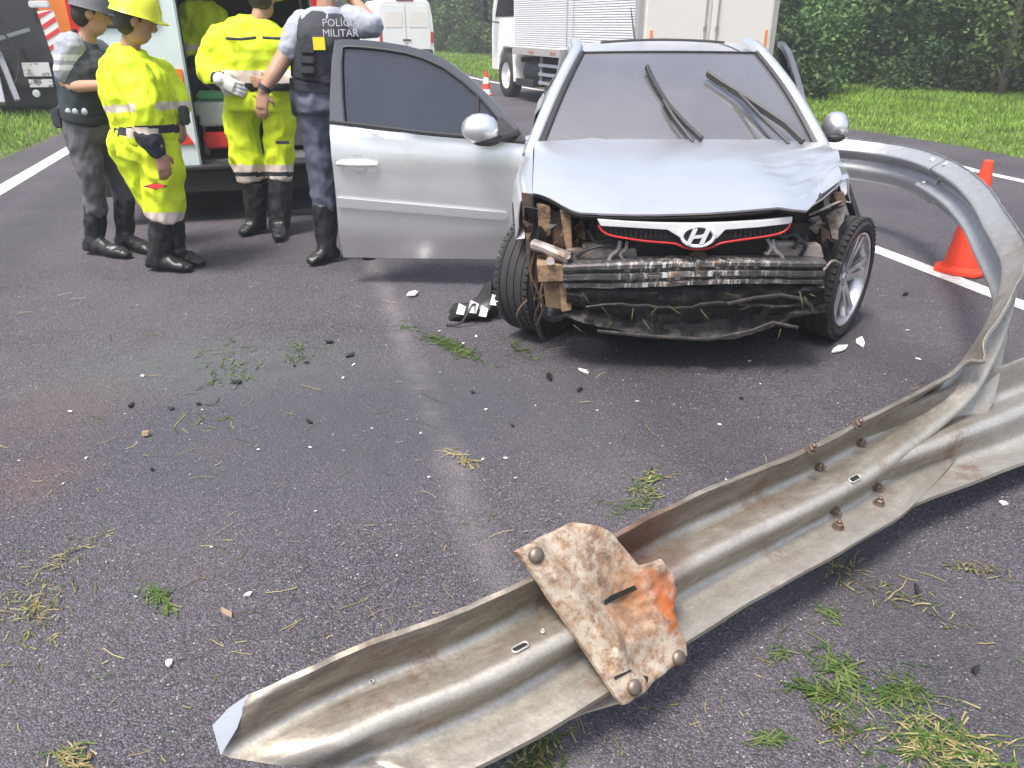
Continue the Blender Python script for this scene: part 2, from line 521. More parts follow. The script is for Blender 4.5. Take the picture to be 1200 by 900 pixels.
# smeared pale scrape marks beside the left edge line
M_SCRAPE = mat("scrape_chalk", (0.36, 0.34, 0.34), 0.9, var=0.4, scale=30)

# ------------------------------------------------------------------ grass verges (nobody could count the blades)
M_GRASS = leaf_mat("grass_blades", (0.13, 0.24, 0.025), (0.22, 0.36, 0.05), (0.33, 0.44, 0.10), 0.6, 0.3, 0, .35)
def in_poly_strip(e, off0, off1, n, ylo, yhi, side):
    P = spline([(x, y, 0) for x, y in e], 300); out = []
    seg = [(a, b) for a, b in zip(P[:-1], P[1:]) if ylo < a.y < yhi]
    L = np.array([(b - a).length for a, b in seg]); pr = L / L.sum()
    k = RNG.choice(len(seg), n, p=pr); t = RNG.random(n); u = RNG.random(n)
    A = np.array([seg[i][0][:2] for i in k]); B = np.array([seg[i][1][:2] for i in k])
    D = B - A; D /= np.linalg.norm(D, axis=1)[:, None]
    Nn = np.stack([D[:, 1], -D[:, 0]], 1) * side
    return A + (B - A) * t[:, None] + Nn * (off0 + (off1 - off0) * u)[:, None], u
def blades(name, P, h0, h1, w, hscale=None):
    n = len(P)
    ang = RNG.random(n) * 2 * np.pi; h = h0 + (h1 - h0) * RNG.random(n) ** 1.5
    if hscale is not None: h = h * hscale
    lean = (RNG.random(n) * 0.7 + 0.1) * h
    dx, dy = np.cos(ang), np.sin(ang)
    la = RNG.random(n) * 2 * np.pi
    lx, ly = np.cos(la) * lean, np.sin(la) * lean
    b0 = np.stack([P[:, 0] - dx * w, P[:, 1] - dy * w, np.zeros(n) - 0.01], 1)
    b1 = np.stack([P[:, 0] + dx * w, P[:, 1] + dy * w, np.zeros(n) - 0.01], 1)
    m1 = np.stack([P[:, 0] + dx * w * 0.8 + lx * 0.35, P[:, 1] + dy * w * 0.8 + ly * 0.35, h * 0.6], 1)
    m0 = np.stack([P[:, 0] - dx * w * 0.8 + lx * 0.35, P[:, 1] - dy * w * 0.8 + ly * 0.35, h * 0.6], 1)
    tp = np.stack([P[:, 0] + lx, P[:, 1] + ly, h], 1)
    tq = tp + np.stack([dx * w * 0.12, dy * w * 0.12, np.zeros(n)], 1)
    V = np.stack([b0, b1, m1, m0, tq, tp], 1).reshape(-1, 3)
    i = np.arange(n)[:, None] * 6
    F = np.concatenate([i + [0, 1, 2, 3], i + [3, 2, 4, 5]], 0)
    o = put(name, mesh_np(name, V, F), M_GRASS)
    return tag(o, kind="stuff")
P, u = in_poly_strip(right_edge, 0.03, 9.5, 95000, 7, 24, 1)
patch = 0.55 + 0.9 * np.array([0.5 + 0.5 * mnoise.noise(Vector((p[0] * 0.5, p[1] * 0.5, 0))) for p in P])
blades("verge_grass", P, 0.03, 0.105, 0.009, patch * (0.45 + 1.1 * np.clip(u * 1.6, 0, 1)))
P, u = in_poly_strip(right_edge, 0.05, 9.0, 30000, 24, 50, 1)
blades("verge_grass", P, 0.05, 0.16, 0.020)
P, u = in_poly_strip(left_edge, 0.05, 7.0, 30000, 8, 26, -1)
blades("verge_grass", P, 0.05, 0.17, 0.013, 0.5 + 0.9 * np.clip(u * 2, 0, 1))
P, u = in_poly_strip(left_edge, 0.05, 9.0, 12000, 26, 55, -1)
blades("verge_grass", P, 0.1, 0.3, 0.024)

# ------------------------------------------------------------------ trees and shrubs of the roadside wood
LEAFS = [leaf_mat("leaves_dark", (0.026, 0.062, 0.024), (0.046, 0.098, 0.034), (0.085, 0.15, 0.052), per_plant=.5),
         leaf_mat("leaves_mid", (0.038, 0.085, 0.024), (0.07, 0.135, 0.038), (0.12, 0.20, 0.065), per_plant=.45),
         leaf_mat("leaves_light", (0.06, 0.10, 0.025), (0.11, 0.17, 0.05), (0.19, 0.25, 0.09))]
M_BARK = mat("bark", (0.10, 0.085, 0.07), 0.95, var=0.4, scale=9, stretch=(1, 1, 0.25), bump=0.8, bscale=25)

def leaf_cloud(centres, per, spread, size, rng):
    """leaf clumps: every leaf a folded lozenge, drooping a little"""
    C = np.repeat(np.asarray(centres), per, axis=0); n = len(C)
    P = C + rng.normal(size=(n, 3)) * np.asarray(spread)
    d = rng.normal(size=(n, 3)); d[:, 2] = d[:, 2] * 0.6 - 0.25; d /= np.linalg.norm(d, axis=1)[:, None]
    w = np.cross(d, rng.normal(size=(n, 3))); w /= np.linalg.norm(w, axis=1)[:, None]
    s = size * (0.6 + 0.8 * rng.random(n))[:, None]
    nn = np.cross(d, w)
    V = np.stack([P, P + d * s * 0.45 + w * s * 0.27 + nn * s * 0.08, P + d * s, P + d * s * 0.45 - w * s * 0.27 + nn * s * 0.08], 1).reshape(-1, 3)
    i = np.arange(n)[:, None] * 4
    F = np.concatenate([i + [0, 1, 2], i + [0, 2, 3]], 0)
    return V, F
def tree_variant(seed, height, crown_lo, width, lm, nclump, per, leaf):
    rg = np.random.default_rng(seed); rd = random.Random(seed)
    tr = MB()
    lean = rd.uniform(-.06, .06) * height
    top = height * 0.86
    path = [(0, 0, -0.1), (lean * .2, 0, height * .2), (lean * .6, .05, height * .5), (lean, 0, top)]
    tr.tube(spline(path, 8), [0.13, .115, .10, .09, .075, .06, .04, .02], 9)
    cl = []
    for k in range(nclump):
        z = crown_lo + (height - crown_lo) * (k + rd.random()) / nclump
        f = (z - crown_lo) / (height - crown_lo)
        rad = width * (0.55 + 0.75 * math.sin(math.pi * min(1, f * .85 + .15))) * (0.35 + 0.65 * rd.random())
        a = rd.random() * 6.283
        c = Vector((math.cos(a) * rad + lean * z / height, math.sin(a) * rad, z))
        cl.append(c[:])
        if k % 3 == 0:
            z0 = max(0.4, z - rad * 0.7)
            tr.tube(spline([(lean * z0 / height, 0, z0), (c.x * .55, c.y * .55, z0 + (z - z0) * .6), c], 5), [.05, .04, .03, .02, .008], 6)
    V, F = leaf_cloud(cl, per, (width * .17, width * .17, width * .15), leaf, rg)
    return tr.mesh("trunk"), mesh_np("crown", V, F), lm
def shrub_variant(seed, height, width, lm, nclump, per, leaf):
    rg = np.random.default_rng(seed); rd = random.Random(seed)
    st = MB(); cl = []
    for k in range(nclump):
        f = rd.random(); z = height * (0.08 + 0.92 * f)
        rad = width * math.sqrt(rd.random()) * (1.0 - 0.6 * f ** 2)
        a = rd.random() * 6.283
        c = (math.cos(a) * rad, math.sin(a) * rad, z); cl.append(c)
        if k % 4 == 0: st.tube(spline([(rd.uniform(-.1, .1), rd.uniform(-.1, .1), -.05), (c[0] * .5, c[1] * .5, z * .6), c], 4), [.025, .02, .014, .006], 5)
    V, F = leaf_cloud(cl, per, (width * .14, width * .14, height * .10), leaf, rg)
    return st.mesh("stem"), mesh_np("foliage", V, F), lm
TREES = [tree_variant(1, 7.5, 1.0, 1.7, 0, 60, 110, .15), tree_variant(2, 6.5, 0.7, 1.9, 1, 60, 110, .16),
         tree_variant(3, 8.5, 1.5, 1.6, 0, 60, 105, .15), tree_variant(4, 6.0, 0.5, 1.6, 2, 50, 90, .17)]
SHRUBS = [shrub_variant(11, 2.3, 1.2, 0, 40, 90, .13), shrub_variant(12, 1.7, 1.1, 1, 36, 85, .13), shrub_variant(13, 2.8, 1.3, 0, 44, 95, .14),
          shrub_variant(14, 1.1, 0.9, 1, 26, 80, .12)]
for trk, crn, lm in TREES: trk.materials.append(M_BARK); crn.materials.append(LEAFS[lm]); trk.polygons.foreach_set("use_smooth", [True] * len(trk.polygons))
for stm, fol, lm in SHRUBS: stm.materials.append(M_BARK); fol.materials.append(LEAFS[lm])
TREE_LABELS = ["tall dark leafy tree crowding the edge of the roadside wood", "mid green bushy tree at the edge of the roadside wood",
               "tall slender dark tree with bare lower trunk in the roadside wood", "pale yellow-green low-branched tree standing in front of the darker wood"]
SHRUB_LABELS = ["dark shoulder-high shrub under the trees of the roadside wood", "mid green waist-high bush at the foot of the roadside wood",
                "dark tall dense shrub closing the gaps between the tree trunks", "low green bush where the mown grass meets the wood"]
def plant(kind, v, p, sc, rz, group, label=None):
    if kind == 'tree': (a, b, _), nm, parts, lab = TREES[v], "tree", ("trunk", "crown"), TREE_LABELS[v]
    else: (a, b, _), nm, parts, lab = SHRUBS[v], "shrub", ("stem", "foliage"), SHRUB_LABELS[v]
    t = thing(nm, label or lab, nm, p, rz, group)
    t.scale = (sc, sc, sc * random.uniform(.9, 1.12))
    for me, pn in ((a, parts[0]), (b, parts[1])):
        o = bpy.data.objects.new(pn, me); COL.objects.link(o); o.parent = t
rd = random.Random(5)
# unseen leaf mass added behind the camera to darken reflections in glass and paint
V, F = leaf_cloud([(-30 + 62 * RNG.random(), -26 + RNG.uniform(-4, 4), 7.5 * RNG.random() ** .8) for _ in range(170)], 60, (1.0, 1.0, .8), .5, RNG)
tag(put("distant_wood", mesh_np("distant_wood", V, F), LEAFS[0]), kind="stuff")
wood = spline([Vector(p) for p in ((17, 8, 0), (14.5, 14, 0), (13.2, 19, 0), (11.0, 21.5, 0), (8.2, 24.5, 0), (6.0, 31, 0), (3.5, 38, 0), (0.5, 45, 0), (-4, 52, 0), (-10, 60, 0), (-18, 70, 0))], 200)
def along(path, step, off, jit):
    out = []; acc = 0
    for a, b in zip(path[:-1], path[1:]):
        acc += (b - a).length
        if acc >= step:
            acc = 0; t = (b - a).normalized(); nn = Vector((t.y, -t.x, 0))
            out.append(a + nn * (off + rd.uniform(-jit, jit)) + t * rd.uniform(-jit, jit))
    return out
for p in along(wood, 1.6, 0.5, .6): plant('shrub', rd.choice((0, 0, 1, 2)), p, rd.uniform(.8, 1.25), rd.uniform(0, 6.28), "shrubs under the roadside wood")
for p in along(wood, 2.1, -0.7, .4): plant('shrub', rd.choice((1, 3, 3)), p, rd.uniform(.6, 1.1), rd.uniform(0, 6.28), "shrubs under the roadside wood")
for p in along(wood, 2.0, 1.3, .7): plant('tree', rd.choice((0, 0, 1, 2, 2)), p, rd.uniform(.85, 1.2), rd.uniform(0, 6.28), "trees of the roadside wood")
for p in along(wood, 2.2, 3.6, .9): plant('tree', rd.choice((0, 1, 2)), p, rd.uniform(.95, 1.35), rd.uniform(0, 6.28), "trees of the roadside wood")
for p in along(wood, 2.0, 3.0, .6): plant('shrub', 2, p, rd.uniform(1.1, 1.5), rd.uniform(0, 6.28), "shrubs under the roadside wood")
for p in along(wood, 3.0, 6.5, 1): plant('tree', rd.choice((0, 1, 2)), p, rd.uniform(1.1, 1.5), rd.uniform(0, 6.28), "trees of the roadside wood")
plant('tree', 3, Vector((11.4, 19.2, 0)), .8, 0.4, None, "pale yellow-green tree at the far right, in front of the dark wood")
plant('shrub', 3, Vector((6.7, 19.6, 0)), 1.2, 1.0, None, "bright green low bush on the grass just right of the silver car's roof")
plant('shrub', 1, Vector((7.6, 20.6, 0)), 1.0, 2.0, None, "mid green bush behind the low bright bush, right of the silver car")
# pale trees far up the road, behind the white van
for k, (x, y) in enumerate(((-1.5, 47), (0.2, 44.5), (-6.5, 56), (-9.5, 58), (-3.5, 52), (-13, 64))):
    plant('tree', 3, Vector((x, y, 0)), 1.1, k * 1.3, "pale trees far up the road", "pale green tree far up the road beyond the white van")
# the wood on the left side
lwood = spline([Vector(p) for p in ((-12, 6, 0), (-15.5, 14, 0), (-18, 22, 0), (-21, 31, 0), (-26, 42, 0), (-33, 54, 0), (-42, 66, 0))], 160)
for p in along(lwood, 2.2, -1.0, .7): plant('tree', rd.choice((0, 1, 2)), p, rd.uniform(.9, 1.3), rd.uniform(0, 6.28), "trees of the roadside wood")
for p in along(lwood, 1.7, 0.4, .6): plant('shrub', rd.choice((0, 1, 2)), p, rd.uniform(.8, 1.2), rd.uniform(0, 6.28), "shrubs under the roadside wood")
# the mass of the wood behind, too deep to tell trees apart
V, F = leaf_cloud([(12 + 14 * math.cos(a) + RNG.uniform(0, 10), 26 + t * 60, RNG.uniform(.3, 9)) for t in np.linspace(0, 1, 60) for a in (0.1,) for _ in range(5)], 60, (1.4, 1.4, 1.0), .5, RNG)
V[:, 0] -= V[:, 1] * 0.36 - 9
tag(put("distant_wood", mesh_np("distant_wood", V, F), LEAFS[0]), kind="stuff")
# ================================================================== CRASH BARRIER (torn loose, lying across the lanes)
def galv_material():
    """weathered galvanised steel; UV.y runs across the beam, UV.x along it (metres)"""
    m = bpy.data.materials.new("galvanised_steel"); m.use_nodes = True
    n, l = m.node_tree.nodes, m.node_tree.links; b = _pbsdf(m)
    uv = n.new("ShaderNodeUVMap"); uv.uv_map = "beam"
    tc = n.new("ShaderNodeTexCoord")
    sp = n.new("ShaderNodeSeparateXYZ"); l.new(uv.outputs[0], sp.inputs[0])
    def noise(sc, det=6, st=None, rough=.65):
        a = n.new("ShaderNodeTexNoise"); a.inputs['Scale'].default_value = sc; a.inputs['Detail'].default_value = det; a.inputs['Roughness'].default_value = rough
        if st:
            mp = n.new("ShaderNodeMapping"); mp.inputs['Scale'].default_value = st; l.new(uv.outputs[0], mp.inputs[0]); l.new(mp.outputs[0], a.inputs['Vector'])
        else: l.new(tc.outputs['Object'], a.inputs['Vector'])
        return a.outputs['Fac']
    def rng(src, a, b_, c=0., d=1.):
        r = n.new("ShaderNodeMapRange"); r.inputs[1].default_value = a; r.inputs[2].default_value = b_; r.inputs[3].default_value = c; r.inputs[4].default_value = d
        l.new(src, r.inputs[0]); return r.outputs[0]
    def mul(a, b_):
        x = n.new("ShaderNodeMath"); x.operation = 'MULTIPLY'; l.new(a, x.inputs[0])
        if isinstance(b_, float): x.inputs[1].default_value = b_
        else: l.new(b_, x.inputs[1])
        return x.outputs[0]
    def mix(f, a, b_):
        x = n.new("ShaderNodeMix"); x.data_type = 'RGBA'; l.new(f, x.inputs[0])
        for s_, q in ((6, a), (7, b_)):
            if isinstance(q, tuple): x.inputs[s_].default_value = (*q, 1)
            else: l.new(q, x.inputs[s_])
        return x.outputs[2]
    age0 = rng(sp.outputs[0], 2.6, 4.2, 0, 1)
    zinc = mix(noise(9, 7), mix(age0, (0.37, 0.335, 0.285), (0.42, 0.435, 0.455)), mix(age0, (0.66, 0.625, 0.56), (0.58, 0.60, 0.63)))
    zinc = mix(rng(noise(90, 3), .45, .62, 0, .35), zinc, (0.30, 0.30, 0.29))
    # road dirt and the folds' own shading painted in one brown, streaky along the beam, fades with distance along (older near panels)
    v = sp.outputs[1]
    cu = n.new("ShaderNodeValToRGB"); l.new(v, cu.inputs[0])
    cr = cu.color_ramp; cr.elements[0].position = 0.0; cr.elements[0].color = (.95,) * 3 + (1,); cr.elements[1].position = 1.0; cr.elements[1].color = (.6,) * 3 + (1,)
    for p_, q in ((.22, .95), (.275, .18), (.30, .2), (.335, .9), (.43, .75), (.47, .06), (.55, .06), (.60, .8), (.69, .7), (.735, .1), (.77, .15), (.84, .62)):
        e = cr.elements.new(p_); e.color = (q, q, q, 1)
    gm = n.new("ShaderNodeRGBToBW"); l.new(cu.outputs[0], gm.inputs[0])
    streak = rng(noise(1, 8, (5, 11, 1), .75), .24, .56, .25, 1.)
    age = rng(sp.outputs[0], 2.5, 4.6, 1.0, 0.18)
    dirt = mul(mul(gm.outputs[0], streak), age)  # mask carries the painted fold shading as well as dirt
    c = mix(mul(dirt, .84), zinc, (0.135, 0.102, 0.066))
    dd = n.new("ShaderNodeVectorMath"); dd.operation = 'DISTANCE'; l.new(tc.outputs['Object'], dd.inputs[0]); dd.inputs[1].default_value = at_z(738, 632, .38)
    da = n.new("ShaderNodeMath"); da.operation = 'MULTIPLY_ADD'; l.new(noise(14), da.inputs[0]); da.inputs[1].default_value = .22; l.new(dd.outputs['Value'], da.inputs[2])
    c = mix(rng(da.outputs[0], .17, .34, .8, 0), c, (0.17, 0.075, 0.05))
    rust = mul(mul(rng(noise(3.2, 8, None, .72), .57, .68), rng(sp.outputs[0], 3.0, 4.4, 1.0, .1)), .8)
    c = mix(rust, c, (0.19, 0.075, 0.03))
    l.new(c, b.inputs['Base Color'])
    b.inputs['Metallic'].default_value = 0.62
    l.new(rng(noise(25, 5), .3, .7, .36, .58), b.inputs['Roughness'])
    bp = n.new("ShaderNodeBump"); bp.inputs['Strength'].default_value = .25; bp.inputs['Distance'].default_value = .006
    l.new(noise(35, 5), bp.inputs['Height']); l.new(bp.outputs[0], b.inputs['Normal'])
    return m
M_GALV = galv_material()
M_BOLT = mat("bolt_steel", (0.20, 0.17, 0.145), 0.5, 0.7, var=.3, scale=60, col2=(.16, .08, .04))
M_RUSTPLATE = mat("rusty_plate", (0.47, 0.40, 0.33), 0.62, 0.35, var=.25, scale=14, col2=(0.30, 0.13, 0.055), blend=(.50, .62), bump=.35, bscale=40)

barrier = thing("crash_barrier", "torn galvanised W-beam crash barrier curling across the asphalt to the silver car", "guardrail", (0, 0, 0))
PROF = [(0, .080), (.03, .086), (.06, .080), (.20, .018), (.235, .004), (.27, .000), (.305, .004), (.335, .018), (.44, .072), (.47, .080), (.53, .080), (.56, .072),
        (.665, .018), (.695, .004), (.73, .000), (.765, .004), (.80, .018), (.94, .080), (.97, .086), (1.0, .080)]
STA = [((-.588, 1.062, .408), (-.452, .948, .142)), ((-.36, 1.225, .42), (-.255, 1.07, .15)), ((-.15, 1.345, .415), (-.045, 1.19, .145)), ((.02, 1.455, .42), (.125, 1.30, .15)),
       ((.22, 1.61, .42), (.33, 1.45, .15)), ((.47, 1.80, .42), (.585, 1.64, .15)), ((.89, 2.07, .42), (1.03, 1.95, .145)), ((1.12, 2.25, .42), (1.27, 2.13, .14)),
       ((1.45, 2.49, .44), (1.60, 2.47, .145)), ((1.62, 2.59, .50), (1.745, 2.60, .20)), ((1.78, 2.72, .60), (1.86, 2.74, .28)), ((1.90, 2.85, .68), (1.95, 2.88, .36)),
       ((2.03, 3.03, .73), (2.05, 3.05, .40)), ((2.19, 3.32, .75), (2.20, 3.33, .42)), ((2.45, 3.92, .75), (2.45, 3.92, .42)), ((2.71, 4.53, .75), (2.70, 4.53, .42)),
       ((2.90, 5.10, .75), (2.89, 5.10, .42)), ((3.01, 5.60, .75), (3.01, 5.62, .42)), ((3.05, 6.02, .745), (3.05, 6.04, .42)), ((2.97, 6.38, .74), (2.97, 6.38, .42)),
       ((2.76, 6.62, .74), (2.76, 6.62, .42)), ((2.48, 6.80, .74), (2.48, 6.80, .42)), ((2.28, 7.05, .74), (2.28, 7.05, .42))]
NS = 330
TOPS = spline([s[0] for s in STA], NS); BOTS = spline([s[1] for s in STA], NS)
ARC = [0.0]
for a, b in zip(TOPS[:-1], TOPS[1:]): ARC.append(ARC[-1] + (a - b).length)
# keep the normal on one side all along
_n0 = None
NRM = []
for i in range(NS):
    a, b = TOPS[i], BOTS[i]
    tg = (TOPS[min(i + 2, NS - 1)] - TOPS[max(i - 2, 0)] + BOTS[min(i + 2, NS - 1)] - BOTS[max(i - 2, 0)]).normalized()
    q = tg.cross(b - a).normalized()
    if _n0 is None:
        if q.y > 0: q = -q
    elif q.dot(_n0) < 0: q = -q
    NRM.append(q); _n0 = q
def beam_pt(i, t, d, extra=0.0):
    return TOPS[i].lerp(BOTS[i], t) + NRM[i] * (d - .04 + extra)
def beam_panel(name, i0, i1, extra=0.0, edge_fn=None, thick=.004):
    vs = []; fs = []; uvs = []
    w = len(PROF); rows = list(range(i0, i1 + 1))
    for side in (0, 1):
        for i in rows:
            for j, (t, d) in enumerate(PROF):
                tt, dd = t, d
                if edge_fn: tt, dd = edge_fn(i, t, d)
                p = beam_pt(i, tt, dd, extra - side * thick)
                k = 1.0 if i < 90 else .4
                if edge_fn is near_edges and ARC[i] < .40: p = p + (TOPS[i + 1] - TOPS[i]).normalized() * ((max(0, t - .28) * .42 + max(0, .28 - t) * .30) * (1 - ARC[i] / .40))
                p = p + NRM[i] * (.006 * k * mnoise.noise(Vector((ARC[i] * 5, t * 4, 3)))) + Vector((0, 0, .008 * k * mnoise.noise(Vector((ARC[i] * 7, 0, 8 + round(t)))) * (abs(t - .5) * 2) ** 4)) + NRM[i] * ((.012 * k * mnoise.noise(Vector((ARC[i] * 11, 4, 8)))) if t < .08 else 0)
                vs.append(p); uvs.append((ARC[i], t))
    h = len(rows); half = h * w
    for r in range(h - 1):
        for j in range(w - 1):
            q = (r * w + j, r * w + j + 1, (r + 1) * w + j + 1, (r + 1) * w + j)
            fs.append(q); fs.append(tuple(k + half for k in q[::-1]))
    for r in range(h - 1):
        for j in (0, w - 1): fs.append((r * w + j, (r + 1) * w + j, (r + 1) * w + j + half, r * w + j + half))
    for j in range(w - 1):
        for r in (0, h - 1): fs.append((r * w + j, r * w + j + 1, r * w + j + 1 + half, r * w + j + half))
    me = bpy.data.meshes.new(name); me.from_pydata([p[:] for p in vs], [], fs)
    ul = me.uv_layers.new(name="beam")
    for lp in me.loops: ul.data[lp.index].uv = uvs[lp.vertex_index]
    bm = bmesh.new(); bm.from_mesh(me); bmesh.ops.recalc_face_normals(bm, faces=bm.faces); bm.to_mesh(me); bm.free()
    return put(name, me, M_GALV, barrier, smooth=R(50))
def near_edges(i, t, d):
    a = ARC[i]
    # cut end: slanted, flattened and pinched towards the tip
    k = max(0, 1 - a / .16)
    d = d * (1 - .75 * k) + .02 * k
    if a < .5 and t < .12: t = t + (.12 - t) * .0
    # torn notch in the upper edge where the beam is twisted
    if t < .10:
        g = math.exp(-((a - ARC[138]) / .035) ** 2)
        t = t + .10 * g; d = d + .03 * g
    # flattened where it is wrenched round
    f = math.exp(-((a - ARC[165]) / .45) ** 2)
    d = .04 + (d - .04) * (1 - .25 * f)
    return t, d
I_SPL = 258
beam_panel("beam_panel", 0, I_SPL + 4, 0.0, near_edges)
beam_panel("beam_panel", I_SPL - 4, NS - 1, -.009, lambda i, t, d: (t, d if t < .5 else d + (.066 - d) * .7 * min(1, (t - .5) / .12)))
# pale folded tip at the cut end
tip = MB()
tg0 = (TOPS[1] - TOPS[0]).normalized()
q0 = beam_pt(0, .26, .03, .004); q1 = beam_pt(0, .0, .04, .006) + tg0 * .09; q2 = beam_pt(0, .10, .04, .006) + tg0 * .015 + Vector((-.012, .006, .0)); q3 = beam_pt(0, .05, .04, .006) + tg0 * .05 + Vector((-.010, .008, 0))
tip.prism([q0, beam_pt(0, .16, .03, .006) + tg0 * .045, q1, q3, q2], NRM[0] * -.003)
M_TIP = mat("fresh_torn_steel", (.50, .53, .57), .45, .5, var=.1)
tip.build("torn_tip", M_TIP, barrier)

# straight second panel lying under the splice, running off to the right
BT = spline([(.47, 1.80, .42), (.89, 2.07, .42), (1.12, 2.25, .41), (1.50, 2.52, .38), (1.95, 2.85, .34), (2.6, 3.3, .30)], 40)
BB = spline([(.585, 1.64, .15), (1.03, 1.95, .145), (1.27, 2.13, .14), (1.68, 2.36, .12), (2.14, 2.62, .10), (2.8, 3.05, .08)], 40)
def lower_panel():
    vs, uvs, fs = [], [], []; w = len(PROF); h = 40
    for side in (0, 1):
        for r in range(h):
            a, b = BT[r], BB[r]
            tg = BT[min(r + 1, h - 1)] - BT[max(r - 1, 0)]
            nn = tg.cross(b - a).normalized()
            if nn.z < 0: nn = -nn
            for t, d in PROF:
                p = a.lerp(b, t) + nn * (d - .04 - .013 - side * .004) + Vector((0, 0, .006 * mnoise.noise(Vector((r * .2, t * 2, 1)))))
                vs.append(p); uvs.append((1.4 + r * .06, t))
    half = h * w
    for r in range(h - 1):
        for j in range(w - 1):
            q = (r * w + j, r * w + j + 1, (r + 1) * w + j + 1, (r + 1) * w + j); fs.append(q); fs.append(tuple(k + half for k in q[::-1]))
        for j in (0, w - 1): fs.append((r * w + j, (r + 1) * w + j, (r + 1) * w + j + half, r * w + j + half))
    for j in range(w - 1):
        for r in (0, h - 1): fs.append((r * w + j, r * w + j + 1, r * w + j + 1 + half, r * w + j + half))
    me = bpy.data.meshes.new("beam_panel"); me.from_pydata([p[:] for p in vs], [], fs)
    ul = me.uv_layers.new(name="beam")
    for lp in me.loops: ul.data[lp.index].uv = uvs[lp.vertex_index]
    bm = bmesh.new(); bm.from_mesh(me); bmesh.ops.recalc_face_normals(bm, faces=bm.faces); bm.to_mesh(me); bm.free()
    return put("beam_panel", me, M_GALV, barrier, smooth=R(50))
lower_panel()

# bolts, nuts and slots on the near beam
def find_on_beam(u, v, i0=0, i1=150):
    best = None
    for i in range(i0, i1):
        for j in range(0, 60):
            t = j / 59
            d = np.interp(t, [q[0] for q in PROF], [q[1] for q in PROF])
            p = beam_pt(i, t, d); q = seen(p); e = (q[0] - u) ** 2 + (q[1] - v) ** 2
            if best is None or e < best[0]: best = (e, i, t, d)
    return best[1:]
def beam_frame(i, t):
    d = lambda x: float(np.interp(x, [q[0] for q in PROF], [q[1] for q in PROF]))
    p = beam_pt(i, t, d(t)); a = beam_pt(i, max(0, t - .02), d(max(0, t - .02))); b = beam_pt(i, min(1, t + .02), d(min(1, t + .02)))
    ac = (b - a).normalized(); tg = (beam_pt(i + 1, t, d(t)) - beam_pt(i - 1, t, d(t))).normalized()
    nn = tg.cross(ac).normalized()
    if nn.dot(NRM[i]) < 0: nn = -nn
    x = tg; y = nn.cross(x)
    return p, Matrix((x, y, nn)).transposed()
bolt_me = MB().lathe([(.0, 0), (.019, 0), (.019, .004), (.0, .004)], n=16).lathe([(.0, .004), (.0135, .004), (.0135, .0155), (.011, .018), (.0, .018)], n=6).lathe([(0, .018), (.007, .018), (.007, .026), (.005, .028), (0, .028)], n=10).mesh("bolt")
bolt_me.materials.append(M_BOLT)
dome_me = MB().lathe([(0, -.002), (.020, -.002), (.020, .002), (.017, .007), (.010, .011), (0, .012)], n=16).mesh("bolt")
dome_me.materials.append(mat("zinc_bolt", (.62, .62, .62), .45, .4, var=.15))
dome_me.polygons.foreach_set("use_smooth", [True] * len(dome_me.polygons))
def fix_bolt(p, rot, name="bolt", me=bolt_me, s=1.0):
    o = bpy.data.objects.new(name, me); COL.objects.link(o); o.parent = barrier
    o.matrix_local = Matrix.Translation(p) @ rot.to_4x4() @ Matrix.Diagonal((s, s, s, 1))
    return o
for u, v in ((1002, 499), (1007, 519), (948, 526), (958, 547), (1027, 569), (1029, 589), (979, 598), (984, 618)):
    i, t, d = find_on_beam(u, v, 60, 140); p, rot = beam_frame(i, t); fix_bolt(p, rot @ Matrix.Rotation(random.random(), 3, 'Z'))
M_HOLE = mat("slot_shadow", (.012, .011, .01), .9, var=.1)
M_LIP = mat("slot_lip", (.5, .48, .45), .4, .6, var=.2)
def slot(u, v, Lh, wh, i0, i1, ang=0.0):
    i, t, d = find_on_beam(u, v, i0, i1); p, rot = beam_frame(i, t)
    rot = rot @ Matrix.Rotation(ang, 3, 'Z')
    pr = []
    for k in range(20):
        a = 2 * math.pi * k / 20
        pr.append(Vector((math.copysign(Lh - wh, math.cos(a)) + wh * math.cos(a), wh * math.sin(a), 0)))
    m = MB(); m.prism([rot @ q + p + rot @ Vector((0, 0, .0012)) for q in pr], rot @ Vector((0, 0, -.004)), 0)
    ring = [rot @ q + p + rot @ Vector((0, 0, .0035)) for q in pr]
    m.tube(ring + [ring[0], ring[1]], .0026, 6, 1, False)
    m.build("slot", [M_HOLE, M_LIP], barrier)
slot(611, 757, .021, .0085, 10, 60)
slot(1001, 560, .026, .009, 60, 140)
slot(636, 743, .0045, .0045, 10, 60)
slot(436, 800, .004, .004, 5, 40)

for i_, t_ in ((I_SPL - 7, .10), (I_SPL - 7, .88), (I_SPL + 1, .12), (I_SPL + 1, .90), (I_SPL - 7, .40), (I_SPL + 1, .62)):
    p, rot = beam_frame(i_, t_)
    fl_ = Matrix.Rotation(R(180), 3, 'X')
    fix_bolt(p - NRM[i_] * .013, rot @ fl_, me=dome_me)
